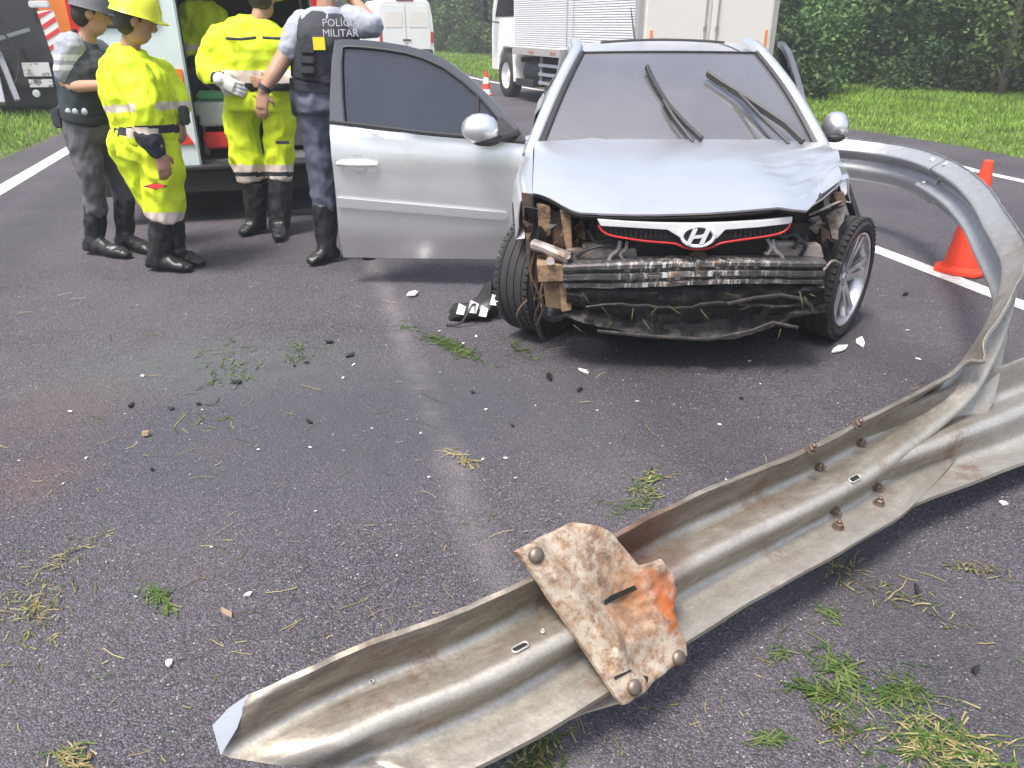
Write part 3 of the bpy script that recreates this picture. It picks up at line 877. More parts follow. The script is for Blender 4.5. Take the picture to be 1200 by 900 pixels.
# rusty spacer bracket clamped over the beam
def on_plate(u, v):
    # plane of the bracket: just in front of the beam near station 40
    i, t, d = PL
    r = ray(u, v); nn = PN
    t_ = (PP - Vector((0, 0, CAM_H))).dot(nn) / r.dot(nn)
    return Vector((0, 0, CAM_H)) + r * t_
PL = find_on_beam(705, 735, 30, 70)
PN = (NRM[PL[0]]).normalized()
PP = beam_pt(PL[0], .5, .104)
def bracket_material():
    m = bpy.data.materials.new("rust_bracket"); m.use_nodes = True
    n, l = m.node_tree.nodes, m.node_tree.links; b = _pbsdf(m)
    tc = n.new("ShaderNodeTexCoord"); P = tc.outputs['Object']
    def noise(sc, det=8, rough=.7):
        a = n.new("ShaderNodeTexNoise"); a.inputs['Scale'].default_value = sc; a.inputs['Detail'].default_value = det; a.inputs['Roughness'].default_value = rough; l.new(P, a.inputs['Vector']); return a.outputs['Fac']
    def rng(src, a, b_, c=0., d=1.):
        r = n.new("ShaderNodeMapRange"); r.inputs[1].default_value = a; r.inputs[2].default_value = b_; r.inputs[3].default_value = c; r.inputs[4].default_value = d
        l.new(src, r.inputs[0]); return r.outputs[0]
    def mix(f, a, b_):
        x = n.new("ShaderNodeMix"); x.data_type = 'RGBA'; l.new(f, x.inputs[0])
        for s_, q in ((6, a), (7, b_)):
            if isinstance(q, tuple): x.inputs[s_].default_value = (*q, 1)
            else: l.new(q, x.inputs[s_])
        return x.outputs[2]
    def near(c, r0, r1):
        d = n.new("ShaderNodeVectorMath"); d.operation = 'DISTANCE'; l.new(P, d.inputs[0]); d.inputs[1].default_value = c
        x = n.new("ShaderNodeMath"); x.operation = 'ADD'; l.new(d.outputs['Value'], x.inputs[0])
        y = n.new("ShaderNodeMath"); y.operation = 'MULTIPLY_ADD'; l.new(noise(26), y.inputs[0]); y.inputs[1].default_value = .16; y.inputs[2].default_value = -.08
        l.new(y.outputs[0], x.inputs[1])
        return rng(x.outputs[0], r0, r1, 1, 0)
    c = mix(noise(18), (0.33, 0.265, 0.205), (0.62, 0.535, 0.43))
    c = mix(rng(noise(30), .44, .60, 0, .8), c, (0.29, 0.16, 0.08))
    c = mix(rng(noise(13), .52, .62, 0, .85), c, (0.17, 0.10, 0.07))
    c = mix(near(on_plate(742, 700), .0, .12), c, (0.27, 0.115, 0.045))
    c = mix(near(on_plate(774, 690), -.02, .075), c, (0.42, 0.095, 0.012))
    c = mix(rng(noise(55, 6), .54, .62, 0, .6), c, (0.16, 0.085, 0.05))
    c = mix(near(on_plate(785, 715), .015, .06), c, (0.40, 0.10, 0.02))
    l.new(c, b.inputs['Base Color']); b.inputs['Roughness'].default_value = .6; b.inputs['Metallic'].default_value = .3
    bp = n.new("ShaderNodeBump"); bp.inputs['Strength'].default_value = .5; bp.inputs['Distance'].default_value = .006
    l.new(noise(40), bp.inputs['Height']); l.new(bp.outputs[0], b.inputs['Normal'])
    return m
M_BRK = bracket_material()
outl = [(603, 646), (628, 632), (652, 622), (675, 611), (700, 616), (717, 624), (737, 646), (750, 663), (773, 655), (790, 670), (795, 693), (787, 716), (796, 738), (806, 752), (808, 768), (796, 778), (770, 796), (738, 824), (728, 826), (719, 816), (700, 782), (690, 765), (672, 738), (650, 708), (628, 676)]
brk = MB()
def plate_h(u, v):
    # raised pressed ridge along the left side, dished middle, rolled rim
    e = (u - 603) * .63 - (v - 646) * .48          # px-ish distance from the long left edge
    e = abs(e)
    g = math.exp(-((u - 772) ** 2 + (v - 688) ** 2) / 1100)
    cr_ = abs(mnoise.noise(Vector((u * .055, v * .055, 7)))) + .5 * abs(mnoise.noise(Vector((u * .12, v * .12, 2))))
    return .013 * math.exp(-((e - 16) / 9) ** 2) + .007 * math.exp(-(((u - 770) * .55 + (v - 735) * .83) / 12) ** 2) * (u > 715) - .006 * math.exp(-(((u - 700) * .83 - (v - 650) * .55) / 9) ** 2) + .004 * math.exp(-((e - 40) / 5) ** 2) + .012 * mnoise.noise(Vector((u * .02, v * .02, 1))) - .010 * math.exp(-((u - 735) ** 2 + (v - 715) ** 2) / 900) + g * (.016 * cr_ - .002) + .006 * cr_ * (1 - g) * math.exp(-((u - 735) / 45) ** 2)
cu_, cv_ = 720, 712
_o = []
for (a, b), (c_, d_) in zip(outl, outl[1:] + outl[:1]):
    L_ = max(1, int(math.hypot(c_ - a, d_ - b) / 6))
    _o += [(a + (c_ - a) * k / L_, b + (d_ - b) * k / L_) for k in range(L_)]
outl = _o
ringsP = []
for f in [1.0, .97] + [.92 - .055 * k for k in range(16)] + [.03]:
    ringsP.append([(cu_ + (u - cu_) * f, cv_ + (v - cv_) * f) for u, v in outl])
vs = []
for k, rg in enumerate(ringsP):
    for u, v in rg: vs.append(on_plate(u, v) + PN * (plate_h(u, v) - (.004 if k == 0 else 0)))
nO = len(outl); fs = []
for k in range(len(ringsP) - 1):
    for j in range(nO): fs.append((k * nO + j, k * nO + (j + 1) % nO, (k + 1) * nO + (j + 1) % nO, (k + 1) * nO + j))
vs.append(sum(vs[-nO:], Vector()) / nO); fs += [((len(ringsP) - 1) * nO + j, (len(ringsP) - 1) * nO + (j + 1) % nO, len(vs) - 1) for j in range(nO)]
brk.add(vs, fs)
edge = vs[:nO]
brk.add(edge + [p - PN * .012 for p in edge], [(j, (j + 1) % nO, (j + 1) % nO + nO, j + nO) for j in range(nO)])
brk.add([p - PN * .012 for p in vs], [tuple(f[::-1]) for f in fs])
brk_o = brk.build("mounting_bracket", M_BRK, barrier, smooth=R(40))
for u, v in ((625, 651), (795, 771), (739, 805)):
    p = on_plate(u, v) + PN * plate_h(u, v)
    mm = MB().lathe([(0, -.004), (.019, -.004), (.019, .002), (.0165, .007), (.010, .0105), (0, .0115)], p, Matrix((NRM[40].orthogonal().normalized(), NRM[40].cross(NRM[40].orthogonal().normalized()), PN)).transposed(), 20)
    o = mm.build("rivet", M_BOLT, barrier); 
def plate_cut(name, pts, lift=.003):
    MB().prism([on_plate(u, v) + PN * (plate_h(u, v) + lift) for u, v in pts], PN * -.003).build(name, M_HOLE, barrier)
plate_cut("bracket_slot", [(708, 704), (720, 697), (744, 686), (747, 690), (726, 701), (710, 709)])
plate_cut("bracket_slot", [(752, 791), (759, 793), (755, 800)])
plate_cut("bracket_slot", [(717, 793), (734, 784), (735, 786), (718, 796)])
tab = MB()
tab.prism([at_z(*q, .13) for q in ((660, 832), (690, 826), (722, 806), (728, 822), (686, 834), (668, 842))], (0, 0, -.006))
tab.build("bent_tab", M_RUSTPLATE, barrier)
# ================================================================== VEHICLES BEHIND, CONES
M_WHITE = mat("white_paint", (.82, .82, .80), .35, 0, var=.04, scale=3, coat=.3)
M_CREAM = mat("cream_panel", (.78, .74, .68), .5, 0, var=.05, scale=2.5)
M_BLACK = mat("black_plastic", (.022, .022, .024), .55, 0, var=.3, scale=20)
M_RUBBER = mat("tyre_rubber", (.026, .025, .026), .8, 0, var=.35, scale=30, bump=.15, bscale=90)
M_DARKMETAL = mat("dark_metal", (.05, .05, .055), .5, .5, var=.3, scale=15)
M_ALU = mat("ribbed_aluminium", (.80, .80, .81), .5, .08, var=.06, scale=3)
M_REDLENS = mat("red_lens", (.55, .02, .02), .2, 0, var=.1, coat=.5)
M_ORANGE = mat("orange_paint", (.80, .22, .02), .4, 0, var=.08, coat=.2)
M_GLASSD = mat("dark_glass", (.02, .022, .026), .08, 0, var=.05, spec=.8)
M_CHROME = mat("chrome", (.85, .86, .88), .12, 1.0, var=.04)
M_REFLRED = mat("reflector_red", (.70, .05, .05), .35, 0, var=.08)
M_REFLWHITE = mat("reflector_white", (.82, .80, .78), .35, 0, var=.05)
M_LAMPCLEAR = mat("clear_lamp", (.75, .76, .78), .15, .2, var=.05)

def wheel_mesh(r, w, rim_r, spokes=0):
    ty = MB().lathe([(rim_r, -w * .42), (rim_r + .02, -w * .5), (r * .90, -w * .5), (r * .985, -w * .40), (r, -w * .3), (r, w * .3), (r * .985, w * .40), (r * .90, w * .5), (rim_r + .02, w * .5), (rim_r, w * .42)], n=32, close=True)
    ri = MB().lathe([(0, w * .25), (rim_r * .3, w * .27), (rim_r * .36, w * .18), (rim_r * .85, w * .10), (rim_r * .98, w * .42), (rim_r, w * .42), (rim_r, -w * .4), (rim_r * .9, -w * .4), (rim_r * .8, 0), (0, 0)], n=28)
    return ty.mesh("tyre"), ri.mesh("rim")
def add_wheel(parent, me_pair, loc, flip=False, rim_mat=None):
    rot = Matrix.Rotation(R(90) * (1 if not flip else -1), 4, 'Y')
    o = put("tyre", me_pair[0], M_RUBBER, parent, smooth=R(40))
    o.matrix_local = Matrix.Translation(loc) @ rot
    o.name = "wheel"
    q = put("rim", me_pair[1], rim_mat or M_ALU, o, smooth=R(40))
    return o

# ---------------------------------------------------------------- box truck driving away, right of the lanes' middle
truck = thing("box_truck", "white box truck with ribbed aluminium side standing beyond the silver car", "truck", (3.35, 14.45, 0), R(22))
# local: x across (2.55 wide), y forward; rear face at y=0
W2, LB, Z0, Z1 = 1.36, 5.5, .98, 3.75
m = MB().box((0, LB / 2, (Z0 + Z1) / 2), (W2 * 2 - .06, LB, Z1 - Z0))
m.build("cargo_box", M_CREAM, truck)
rb = MB()
n_r = 62; zz = [Z0 + .14 + (Z1 - Z0 - .2) * k / n_r for k in range(n_r + 1)]
for side in (-1, 1):
    for k in range(n_r):
        za, zb = zz[k], zz[k + 1]
        x0 = side * (W2 - .03); x1 = side * (W2 + .004)
        rb.add([(x0, .12, za), (x0, LB - .05, za), (x1, LB - .05, za + .008), (x1, .12, za + .008), (x1, .12, zb - .014), (x1, LB - .05, zb - .014), (x0, LB - .05, zb), (x0, .12, zb)],
               [(0, 1, 2, 3), (3, 2, 5, 4), (4, 5, 6, 7)])
rb.build("ribbed_side", M_ALU, truck, smooth=None)
fr = MB()
for side in (-1, 1):
    fr.box((side * (W2 - .01), .045, (Z0 + Z1) / 2), (.09, .13, Z1 - Z0 + .02))
    fr.box((side * (W2 + .006), LB / 2, Z0 + .07), (.05, LB, .15))
    fr.box((side * (W2 + .004), 2.72, (Z0 + Z1) / 2 + .1), (.022, .05, Z1 - Z0 - .2))
    fr.box((side * (W2 + .004), 2.45, (Z0 + Z1) / 2 + .1), (.02, .03, Z1 - Z0 - .2))
fr.box((0, .03, Z0 + .03), (W2 * 2 - .1, .1, .1)).box((0, .03, Z1 - .05), (W2 * 2 - .1, .1, .1))
M_FRAME = mat("box_frame", (.46, .44, .43), .5, .3, var=.1)
fr.build("corner_frame", M_FRAME, truck, bevel=.006)
for side in (-1, 1):
    MB().box((side * .64, -.02, (Z0 + Z1) / 2 + .01), (1.24, .03, Z1 - Z0 - .14)).build("rear_door", M_CREAM, truck, bevel=.008)
for x in (-.12, .12):
    lb = MB().tube([(x, -.05, Z0 + .1), (x, -.05, Z1 - .1)], .017, 8)
    lb.box((x, -.05, Z0 + .16), (.05, .05, .10)).box((x, -.05, Z0 + .55), (.06, .03, .06))
    lb.build("lock_bar", mat("bar_steel", (.42, .36, .35), .45, .5), truck)
for x in (-.42, .42, -1.2, 1.2):
    for z in (Z0 + .14, Z0 + 1.2):
        MB().box((x, -.045, z), (.05, .03, .11)).build("hinge", M_DARKMETAL, truck)
MB().box((-1.16, -.045, Z0 + .36), (.05, .02, .32), 0).box((1.16, -.045, Z0 + .36), (.05, .02, .32), 0).build("marker_strip", mat("marker_orange", (.75, .28, .12), .4), truck)
for side in (-1, 1):
    MB().box((side * (W2 + .035), 1.2, Z0 + .07), (.006, .25, .05)).box((side * (W2 + .035), 2.2, Z0 + .07), (.006, .25, .05)).box((side * (W2 + .035), 3.3, Z0 + .07), (.006, .25, .05)).box((side * (W2 + .035), 4.4, Z0 + .07), (.006, .25, .05)).build("reflective_tape", mat("faded_tape", (.42, .16, .13), .5), truck)
ch = MB()
for x in (-.42, .42): ch.box((x, 3.2, .82), (.10, 7.0, .22))
for y in (.1, 1.4, 2.8, 4.2, 5.4): ch.box((0, y, .86), (2.4, .08, .10))
ch.box((0, 0.0, .52), (2.3, .10, .14)).box((-.8, 0.05, .75), (.08, .08, .4)).box((.8, 0.05, .75), (.08, .08, .4))
ch.tube([(0, 1.45, .5), (0, 1.45, .5001)], .2, 12)
ch.build("chassis", M_DARKMETAL, truck)
# side guard and tanks below the box, left side
sg = MB()
for z in (.45, .62, .80): sg.box((-W2 + .05, 3.1, z), (.04, 2.1, .06))
for y in (2.1, 3.1, 4.1): sg.box((-W2 + .08, y, .68), (.04, .06, .58))
sg.build("side_guard", mat("guard_grey", (.33, .36, .40), .5, .3), truck)
MB().tube([(-.95, 4.35, .62), (-.95, 5.25, .62)], .27, 18).build("fuel_tank", M_DARKMETAL, truck)
MB().box((-W2 + .18, 4.9, .40), (.32, 1.0, .14)).box((-W2 + .3, 3.4, .42), (.5, .9, .24)).build("tool_box", M_BLACK, truck)
wm = wheel_mesh(.48, .28, .29)
for x in (-1.05, -.74, .74, 1.05): add_wheel(truck, wm, (x, 1.5, .48), x < 0)
for x in (-1.1, 1.1): add_wheel(truck, wm, (x, 6.3, .48), x < 0, M_DARKMETAL)
cabm = MB()
side = [(5.62, .75), (5.62, 2.75), (6.1, 2.85), (7.0, 2.8), (7.35, 1.9), (7.42, 1.4), (7.42, .55), (6.9, .55), (6.85, .85), (6.6, 1.08), (6.0, 1.08), (5.75, .85)]
cabm.prism([(-1.16, y, z) for y, z in side], (2.32, 0, 0))
cabm.build("cab", M_WHITE, truck, bevel=.03)
for sd in (-1, 1):
    MB().prism([(sd * 1.165, y, z) for y, z in ((5.95, 1.75), (5.95, 2.5), (6.75, 2.5), (7.12, 1.75))], (sd * .006, 0, 0)).build("cab_window", M_GLASSD, truck)
    mr = MB().box((sd * 1.5, 6.95, 2.25), (.10, .14, .62)).box((sd * 1.5, 6.95, 1.78), (.10, .14, .22))
    mr.tube([(sd * 1.15, 6.9, 2.62), (sd * 1.5, 6.95, 2.6)], .018, 6).tube([(sd * 1.15, 6.9, 1.62), (sd * 1.5, 6.95, 1.66)], .018, 6)
    mr.build("mirror", M_BLACK, truck, bevel=.02)
    MB().prism([(sd * 1.3, 5.72, 1.05), (sd * 1.3, 5.58, 1.05), (sd * 1.3, 5.50, .38), (sd * 1.3, 5.64, .38)], (-sd * .45, 0, 0)).build("mudguard", M_WHITE, truck, bevel=.01)
for x in (-.95, .95):
    MB().box((x, -.06, .62), (.34, .04, .13)).build("tail_light", M_REDLENS, truck, bevel=.01)

# ---------------------------------------------------------------- white van far up the road
van = thing("panel_van", "plain white panel van seen from behind, far up the road", "van", (-4.35, 35.0, 0), R(20))
def van_body(w, h, L):
    secs = []
    for y, zt, ins in ((0, h * .97, .0), (.12, h, .0), (3.4, h * 1.0, .0), (3.9, h * .93, .02), (4.6, h * .60, .05), (5.5, h * .44, .08), (5.7, h * .30, .14)):
        hw = w / 2 - ins
        sec = [(-hw * .97, y, .36), (-hw, y, .6), (-hw, y, min(1.15, zt * .6)), (-hw * .96, y, zt * .78), (-hw * .88, y, zt * .965), (-hw * .78, y, zt), (hw * .78, y, zt), (hw * .88, y, zt * .965), (hw * .96, y, zt * .78), (hw, y, min(1.15, zt * .6)), (hw, y, .6), (hw * .97, y, .36)]
        secs.append([Vector(p) for p in sec])
    return MB().rings(secs)
van_body(2.3, 2.48, 5.7).build("body", M_WHITE, van, smooth=R(30))
for sd in (-1, 1):
    MB().prism([(sd * .03, -.012, .62), (sd * 1.0, -.012, .62), (sd * 1.02, -.012, 1.3), (sd * .93, -.012, 2.25), (sd * .03, -.012, 2.3)], (0, -.02, 0)).build("rear_door", M_WHITE, van, bevel=.012)
    MB().prism([(sd * .14, -.034, 1.45), (sd * .88, -.034, 1.45), (sd * .82, -.034, 2.02), (sd * .14, -.034, 2.06)], (0, -.008, 0)).build("door_panel", M_CREAM, van, bevel=.01)
    MB().box((sd * 1.07, -.02, 1.08), (.12, .05, .42)).build("tail_light", M_REDLENS, van, bevel=.015)
    MB().box((sd * 1.3, 4.1, 1.5), (.16, .12, .32)).build("mirror", M_BLACK, van, bevel=.02)
MB().box((0, -.05, .50), (2.15, .16, .22)).build("bumper", M_BLACK, van, bevel=.03)
MB().box((0, .03, 2.47), (.75, .10, .05)).build("high_brake_light", M_REDLENS, van, bevel=.01)
MB().box((0, -.045, .98), (.34, .02, .06)).build("door_handle", M_BLACK, van)
MB().box((0, 2.8, .38), (1.9, 5.2, .16)).build("underbody", M_BLACK, van)
wv = wheel_mesh(.36, .24, .22)
for x in (-.95, .95):
    add_wheel(van, wv, (x, 1.1, .36), x < 0); add_wheel(van, wv, (x, 4.6, .36), x < 0)

# ---------------------------------------------------------------- ambulance with one rear leaf open
M_AMB = mat("ambulance_white", (.66, .74, .76), .3, 0, var=.04, scale=3, coat=.4)
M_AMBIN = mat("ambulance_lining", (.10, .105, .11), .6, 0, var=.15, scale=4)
M_GREENBAG = mat("green_kit_bag", (.10, .30, .14), .7, 0, var=.2, scale=10)
M_STEELTRAY = mat("stretcher_grey", (.45, .47, .49), .4, .4, var=.1)
amb = thing("ambulance", "pale ambulance with open rear and orange reflector behind the yellow-suited rescuers", "ambulance", (-2.55, 7.0, 0), R(15))
AW, AH, AL, AF = .97, 2.65, 5.2, .50
sh = MB()
sh.box((-AW + .03, AL / 2, (AF + AH) / 2), (.06, AL, AH - AF)).box((AW - .03, AL / 2, (AF + AH) / 2), (.06, AL, AH - AF))
sh.box((0, AL / 2, AH - .03), (AW * 2 - .12, AL, .06)).box((0, 2.9, (AF + AH) / 2), (AW * 2 - .12, .06, AH - AF - .12))
sh.box((-AW + .07, .05, (AF + AH) / 2), (.02, .12, AH - AF - .1)).box((AW - .07, .05, (AF + AH) / 2), (.02, .12, AH - AF - .1))
sh.build("body", M_AMB, amb, bevel=.012)
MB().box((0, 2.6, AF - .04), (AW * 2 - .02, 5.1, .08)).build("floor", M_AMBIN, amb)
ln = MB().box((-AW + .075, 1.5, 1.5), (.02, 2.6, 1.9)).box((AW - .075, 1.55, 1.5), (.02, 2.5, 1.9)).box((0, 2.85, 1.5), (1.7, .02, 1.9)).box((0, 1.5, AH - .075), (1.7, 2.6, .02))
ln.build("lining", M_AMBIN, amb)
# closed left leaf
leaf = MB().prism([(-.95, 0, .46), (-.17, 0, .46), (-.17, 0, 2.5), (-.95, 0, 2.5)], (0, -.05, 0))
leaf_o = leaf.build("rear_door", M_AMB, amb, bevel=.014)
wn = []
for k in range(24):
    a = 2 * math.pi * k / 24
    wn.append(Vector((-.60 + math.copysign(.20, math.cos(a)) + .09 * math.cos(a), -.053, 1.93 + math.copysign(.26, math.sin(a)) + .09 * math.sin(a))))
MB().prism(wn, (0, -.008, 0)).build("window", M_GLASSD, leaf_o)
MB().tube(wn + [wn[0], wn[1]], .016, 6, 0, False).build("window_seal", M_BLACK, leaf_o)
MB().box((-.40, -.056, 1.13), (.40, .012, .26)).build("orange_reflector", M_ORANGE, leaf_o, bevel=.004)
MB().prism([(-.38, -.052, .66), (-.20, -.052, .66), (-.29, -.052, .83)], (0, -.010, 0)).build("red_triangle", M_REFLRED, leaf_o)
for z in (.75, 1.5, 2.25): MB().tube([(-.945, -.055, z - .06), (-.945, -.055, z + .06)], .018, 8).build("hinge", M_DARKMETAL, leaf_o)
sl = MB().tube([(-.17, -.02, .48), (-.17, -.02, 2.5)], .016, 6); sl.build("door_seal", M_BLACK, amb)
# open right leaf swung round along the side
rl = MB().prism([(.985, -.02, .46), (.985, .02, .46), (1.06, .80, .46), (1.06, .76, .46)], (0, 0, 2.04))
rl.build("rear_door", M_AMB, amb, bevel=.008)
MB().box((0, -.06, .36), (1.95, .16, .20)).box((0, -.09, .47), (1.6, .2, .03)).build("bumper", M_BLACK, amb, bevel=.02)
MB().box((0, 2.6, .36), (1.7, 5.0, .14)).build("underbody", M_BLACK, amb)
for sd in (-1, 1): MB().box((sd * .93, -.035, 1.6), (.08, .05, .5)).build("tail_light", M_REDLENS, amb, bevel=.01)
st = MB().box((.06, 1.0, .92), (.50, 1.7, .10)).box((.06, 1.0, .80), (.44, 1.6, .03))
for x in (-.14, .26):
    for y in (.3, 1.7): st.tube([(x, y, .86), (x, y, .58)], .016, 6).lathe([(0, -.02), (.05, -.02), (.05, .02), (0, .02)], (x, y, .555), Matrix.Rotation(R(90), 3, 'Y'), 10)
st.build("stretcher", M_STEELTRAY, amb, bevel=.01)
MB().box((.06, .8, 1.01), (.46, .9, .07)).build("stretcher_mattress", M_GREENBAG, amb, bevel=.02)
cb = MB().box((.68, 1.4, .95), (.36, 1.8, .82)); cb.build("bench_cabinet", M_AMBIN, amb, bevel=.01)
for z in (.72, .95, 1.18): MB().box((.494, 1.3, z), (.012, 1.5, .03)).build("cabinet_trim", M_STEELTRAY, amb)
MB().box((-.02, .22, .66), (.24, .2, .14)).build("kit_box", M_REFLRED, amb, bevel=.02)
MB().box((-.02, .25, .83), (.26, .24, .10)).build("kit_tray", M_STEELTRAY, amb, bevel=.015)
wa = wheel_mesh(.36, .24, .22)
for x in (-.82, .82):
    add_wheel(amb, wa, (x, 1.2, .36), x < 0); add_wheel(amb, wa, (x, 4.3, .36), x < 0)
nose = MB(); nose.prism([(-AW + .04, y, z) for y, z in ((5.2, .5), (5.2, 2.1), (5.5, 2.0), (6.2, 1.25), (6.9, 1.05), (7.0, .5))], (AW * 2 - .08, 0, 0)); nose.build("cab", M_AMB, amb, bevel=.05)
for sd in (-1, 1): MB().prism([(sd * (AW - .035), y, z) for y, z in ((5.3, 1.3), (5.3, 1.95), (5.5, 1.92), (6.1, 1.3))], (sd * .006, 0, 0)).build("cab_window", M_GLASSD, amb)

# ---------------------------------------------------------------- tow truck at the far left
tow = thing("tow_truck", "dark and orange tow truck with red and white striped tail board on left verge", "truck", (-9.2, 15.6, 0), R(15))
def striped_board(name, x, z0, z1, w, tilt, y):
    mb = MB(); rot = Matrix.Rotation(tilt, 3, 'Y')
    mb.box((x, y, (z0 + z1) / 2), (w, .03, z1 - z0), 0, rot)
    o = mb.build(name, M_REFLWHITE, tow)
    nst = max(2, int((z1 - z0) / .16)); H_ = z1 - z0
    for k in range(nst):
        zc = -H_ / 2 + (k + .3) * H_ / nst
        pts = [(-w / 2, -.018, zc), (w / 2, -.018, min(H_ / 2, zc + .12)), (w / 2, -.018, min(H_ / 2, zc + .20)), (-w / 2, -.018, min(H_ / 2, zc + .08))]
        MB().prism([rot @ Vector(p) + Vector((x, y, (z0 + z1) / 2)) for p in pts], (0, -.003, 0)).build("red_stripe", M_REFLRED, o)
    return o
striped_board("chevron_board", .72, .72, 1.82, .27, R(-6), -.06)
striped_board("chevron_board", .92, .52, .80, .22, R(-6), -.10)
MB().box((.30, -.10, .82), (.46, .03, .24)).box((.32, -.10, .58), (.40, .03, .14)).build("plate_lamp", mat("grimy_plate", (.66, .64, .62), .45, 0, var=.1, scale=10, col2=(.10, .09, .09), blend=(.52, .58)), tow, bevel=.005)
tb = MB().box((0, 2.3, .72), (2.3, 4.2, .34)).box((-.2, .06, 1.25), (1.7, .10, .7)).box((0, .02, .62), (2.4, .14, .22))
tb.box((-.75, .4, 1.1), (.5, .5, 1.1)).box((.15, .5, 1.55), (.5, .3, .5))
tb.box((-.1, .25, .42), (2.0, .3, .5)).box((-.3, -.02, .95), (.9, .06, .5)).box((.0, 1.2, .35), (1.9, 1.6, .5))
tb.box((-.35, .45, 1.6), (1.5, .3, 1.5))
tb.build("deck", M_DARKMETAL, tow, bevel=.02)
MB().box((1.02, 1.6, 1.55), (.36, 2.4, .95)).build("side_locker", M_ORANGE, tow, bevel=.03)
MB().box((.55, .10, 1.92), (.34, .12, .12)).build("work_lamp", M_LAMPCLEAR, tow, bevel=.02)
MB().lathe([(0, 0), (.07, 0), (.06, .03), (0, .035)], (.20, -.1, .40), Matrix.Rotation(R(90), 3, 'X'), 14).build("reflector_lamp", M_LAMPCLEAR, tow)
ar = MB().bar((-.35, -.35, .25), (-.55, .5, 1.9), .13, .13).bar((-.05, -.45, .30), (-.35, .1, 1.35), .09, .09).bar((-.7, -.2, 1.2), (.35, -.1, 1.5), .07, .07)
ar.bar((-.35, .2, 1.6), (.1, 2.6, 2.7), .2, .2)
ar.build("lifting_arm", mat("arm_grey", (.28, .29, .31), .45, .5, var=.2), tow, bevel=.01)
MB().tube(spline([(-.1, -.2, 1.5), (.1, -.25, 1.1), (.0, -.3, .7), (-.2, -.3, .45)], 12), .02, 6).build("winch_cable", M_BLACK, tow)
cabt = MB().prism([(-1.1, y, z) for y, z in ((4.2, .6), (4.2, 2.5), (5.6, 2.45), (6.1, 1.5), (6.15, .6))], (2.2, 0, 0)); cabt.build("cab", M_ORANGE, tow, bevel=.04)
for sd in (-1, 1): MB().prism([(sd * 1.105, y, z) for y, z in ((4.5, 1.6), (4.5, 2.3), (5.4, 2.3), (5.8, 1.6))], (sd * .006, 0, 0)).build("cab_window", M_GLASSD, tow)
wt = wheel_mesh(.48, .30, .28)
for x in (-.95, .95):
    add_wheel(tow, wt, (x, 1.3, .48), x < 0); add_wheel(tow, wt, (x, 5.1, .48), x < 0)
for sd in (-1, 1): MB().prism([(sd * .95 - .2, .55, .9), (sd * .95 + .2, .55, .9), (sd * .95 + .2, .5, .25), (sd * .95 - .2, .5, .25)], (0, .02, 0)).build("mud_flap", M_RUBBER, tow)

# ---------------------------------------------------------------- traffic cones
M_CONE = mat("cone_orange", (.72, .055, .018), .6, 0, var=.12, scale=8, col2=(.45, .05, .025), blend=(.55, .75))
def cone(label, p, h, rb, bands, base, tiltx=0.0):
    t = thing("traffic_cone", label, "cone", p, 0.35 if not bands else 0.1, "traffic cones on the asphalt")
    b = MB()
    oct_ = [Vector((base * math.cos(a) * (1.06 if k % 2 else .97), base * math.sin(a) * (1.06 if k % 2 else .97), 0)) for k, a in enumerate([math.pi / 8 + i * math.pi / 4 for i in range(8)])]
    b.prism(oct_, (0, 0, .028))
    b.build("base", M_CONE, t, bevel=.006)
    mats = [M_CONE, M_REFLWHITE]
    z = .028; prof = []
    rt = .03
    rad = lambda zz: rb + (rt - rb) * (zz - .028) / (h - .028)
    if not bands:
        MB().lathe([(rad(.028) + .012, .026), (rad(.05) + .004, .05)] + [(rad(.05 + (h - .05) * k / 8), .05 + (h - .05) * k / 8) for k in range(9)] + [(rt * .7, h + .006), (0, h + .006)], n=28).build("body", M_CONE, t, smooth=R(40))
    else:
        segs = bands
        for k, (za, zb, mi) in enumerate(segs):
            MB().lathe([(0, za), (rad(za) + (.003 if mi else 0), za), (rad(zb) + (.003 if mi else 0), zb), (0, zb)], n=28).build("white_band" if mi else "body", mats[mi], t, smooth=R(40))
    return t
cp = at_z(1126, 318, 0); cp.z = .004
cone("plain orange cone seen behind the curled barrier at the right", cp, .76, .125, None, .185)
cp = at_z(570, 112, 0)
cone("small orange and white banded cone far up the road beside the truck", cp, .56, .125, [(.028, .15, 1), (.15, .28, 0), (.28, .42, 1), (.42, .56, 0)], .16)
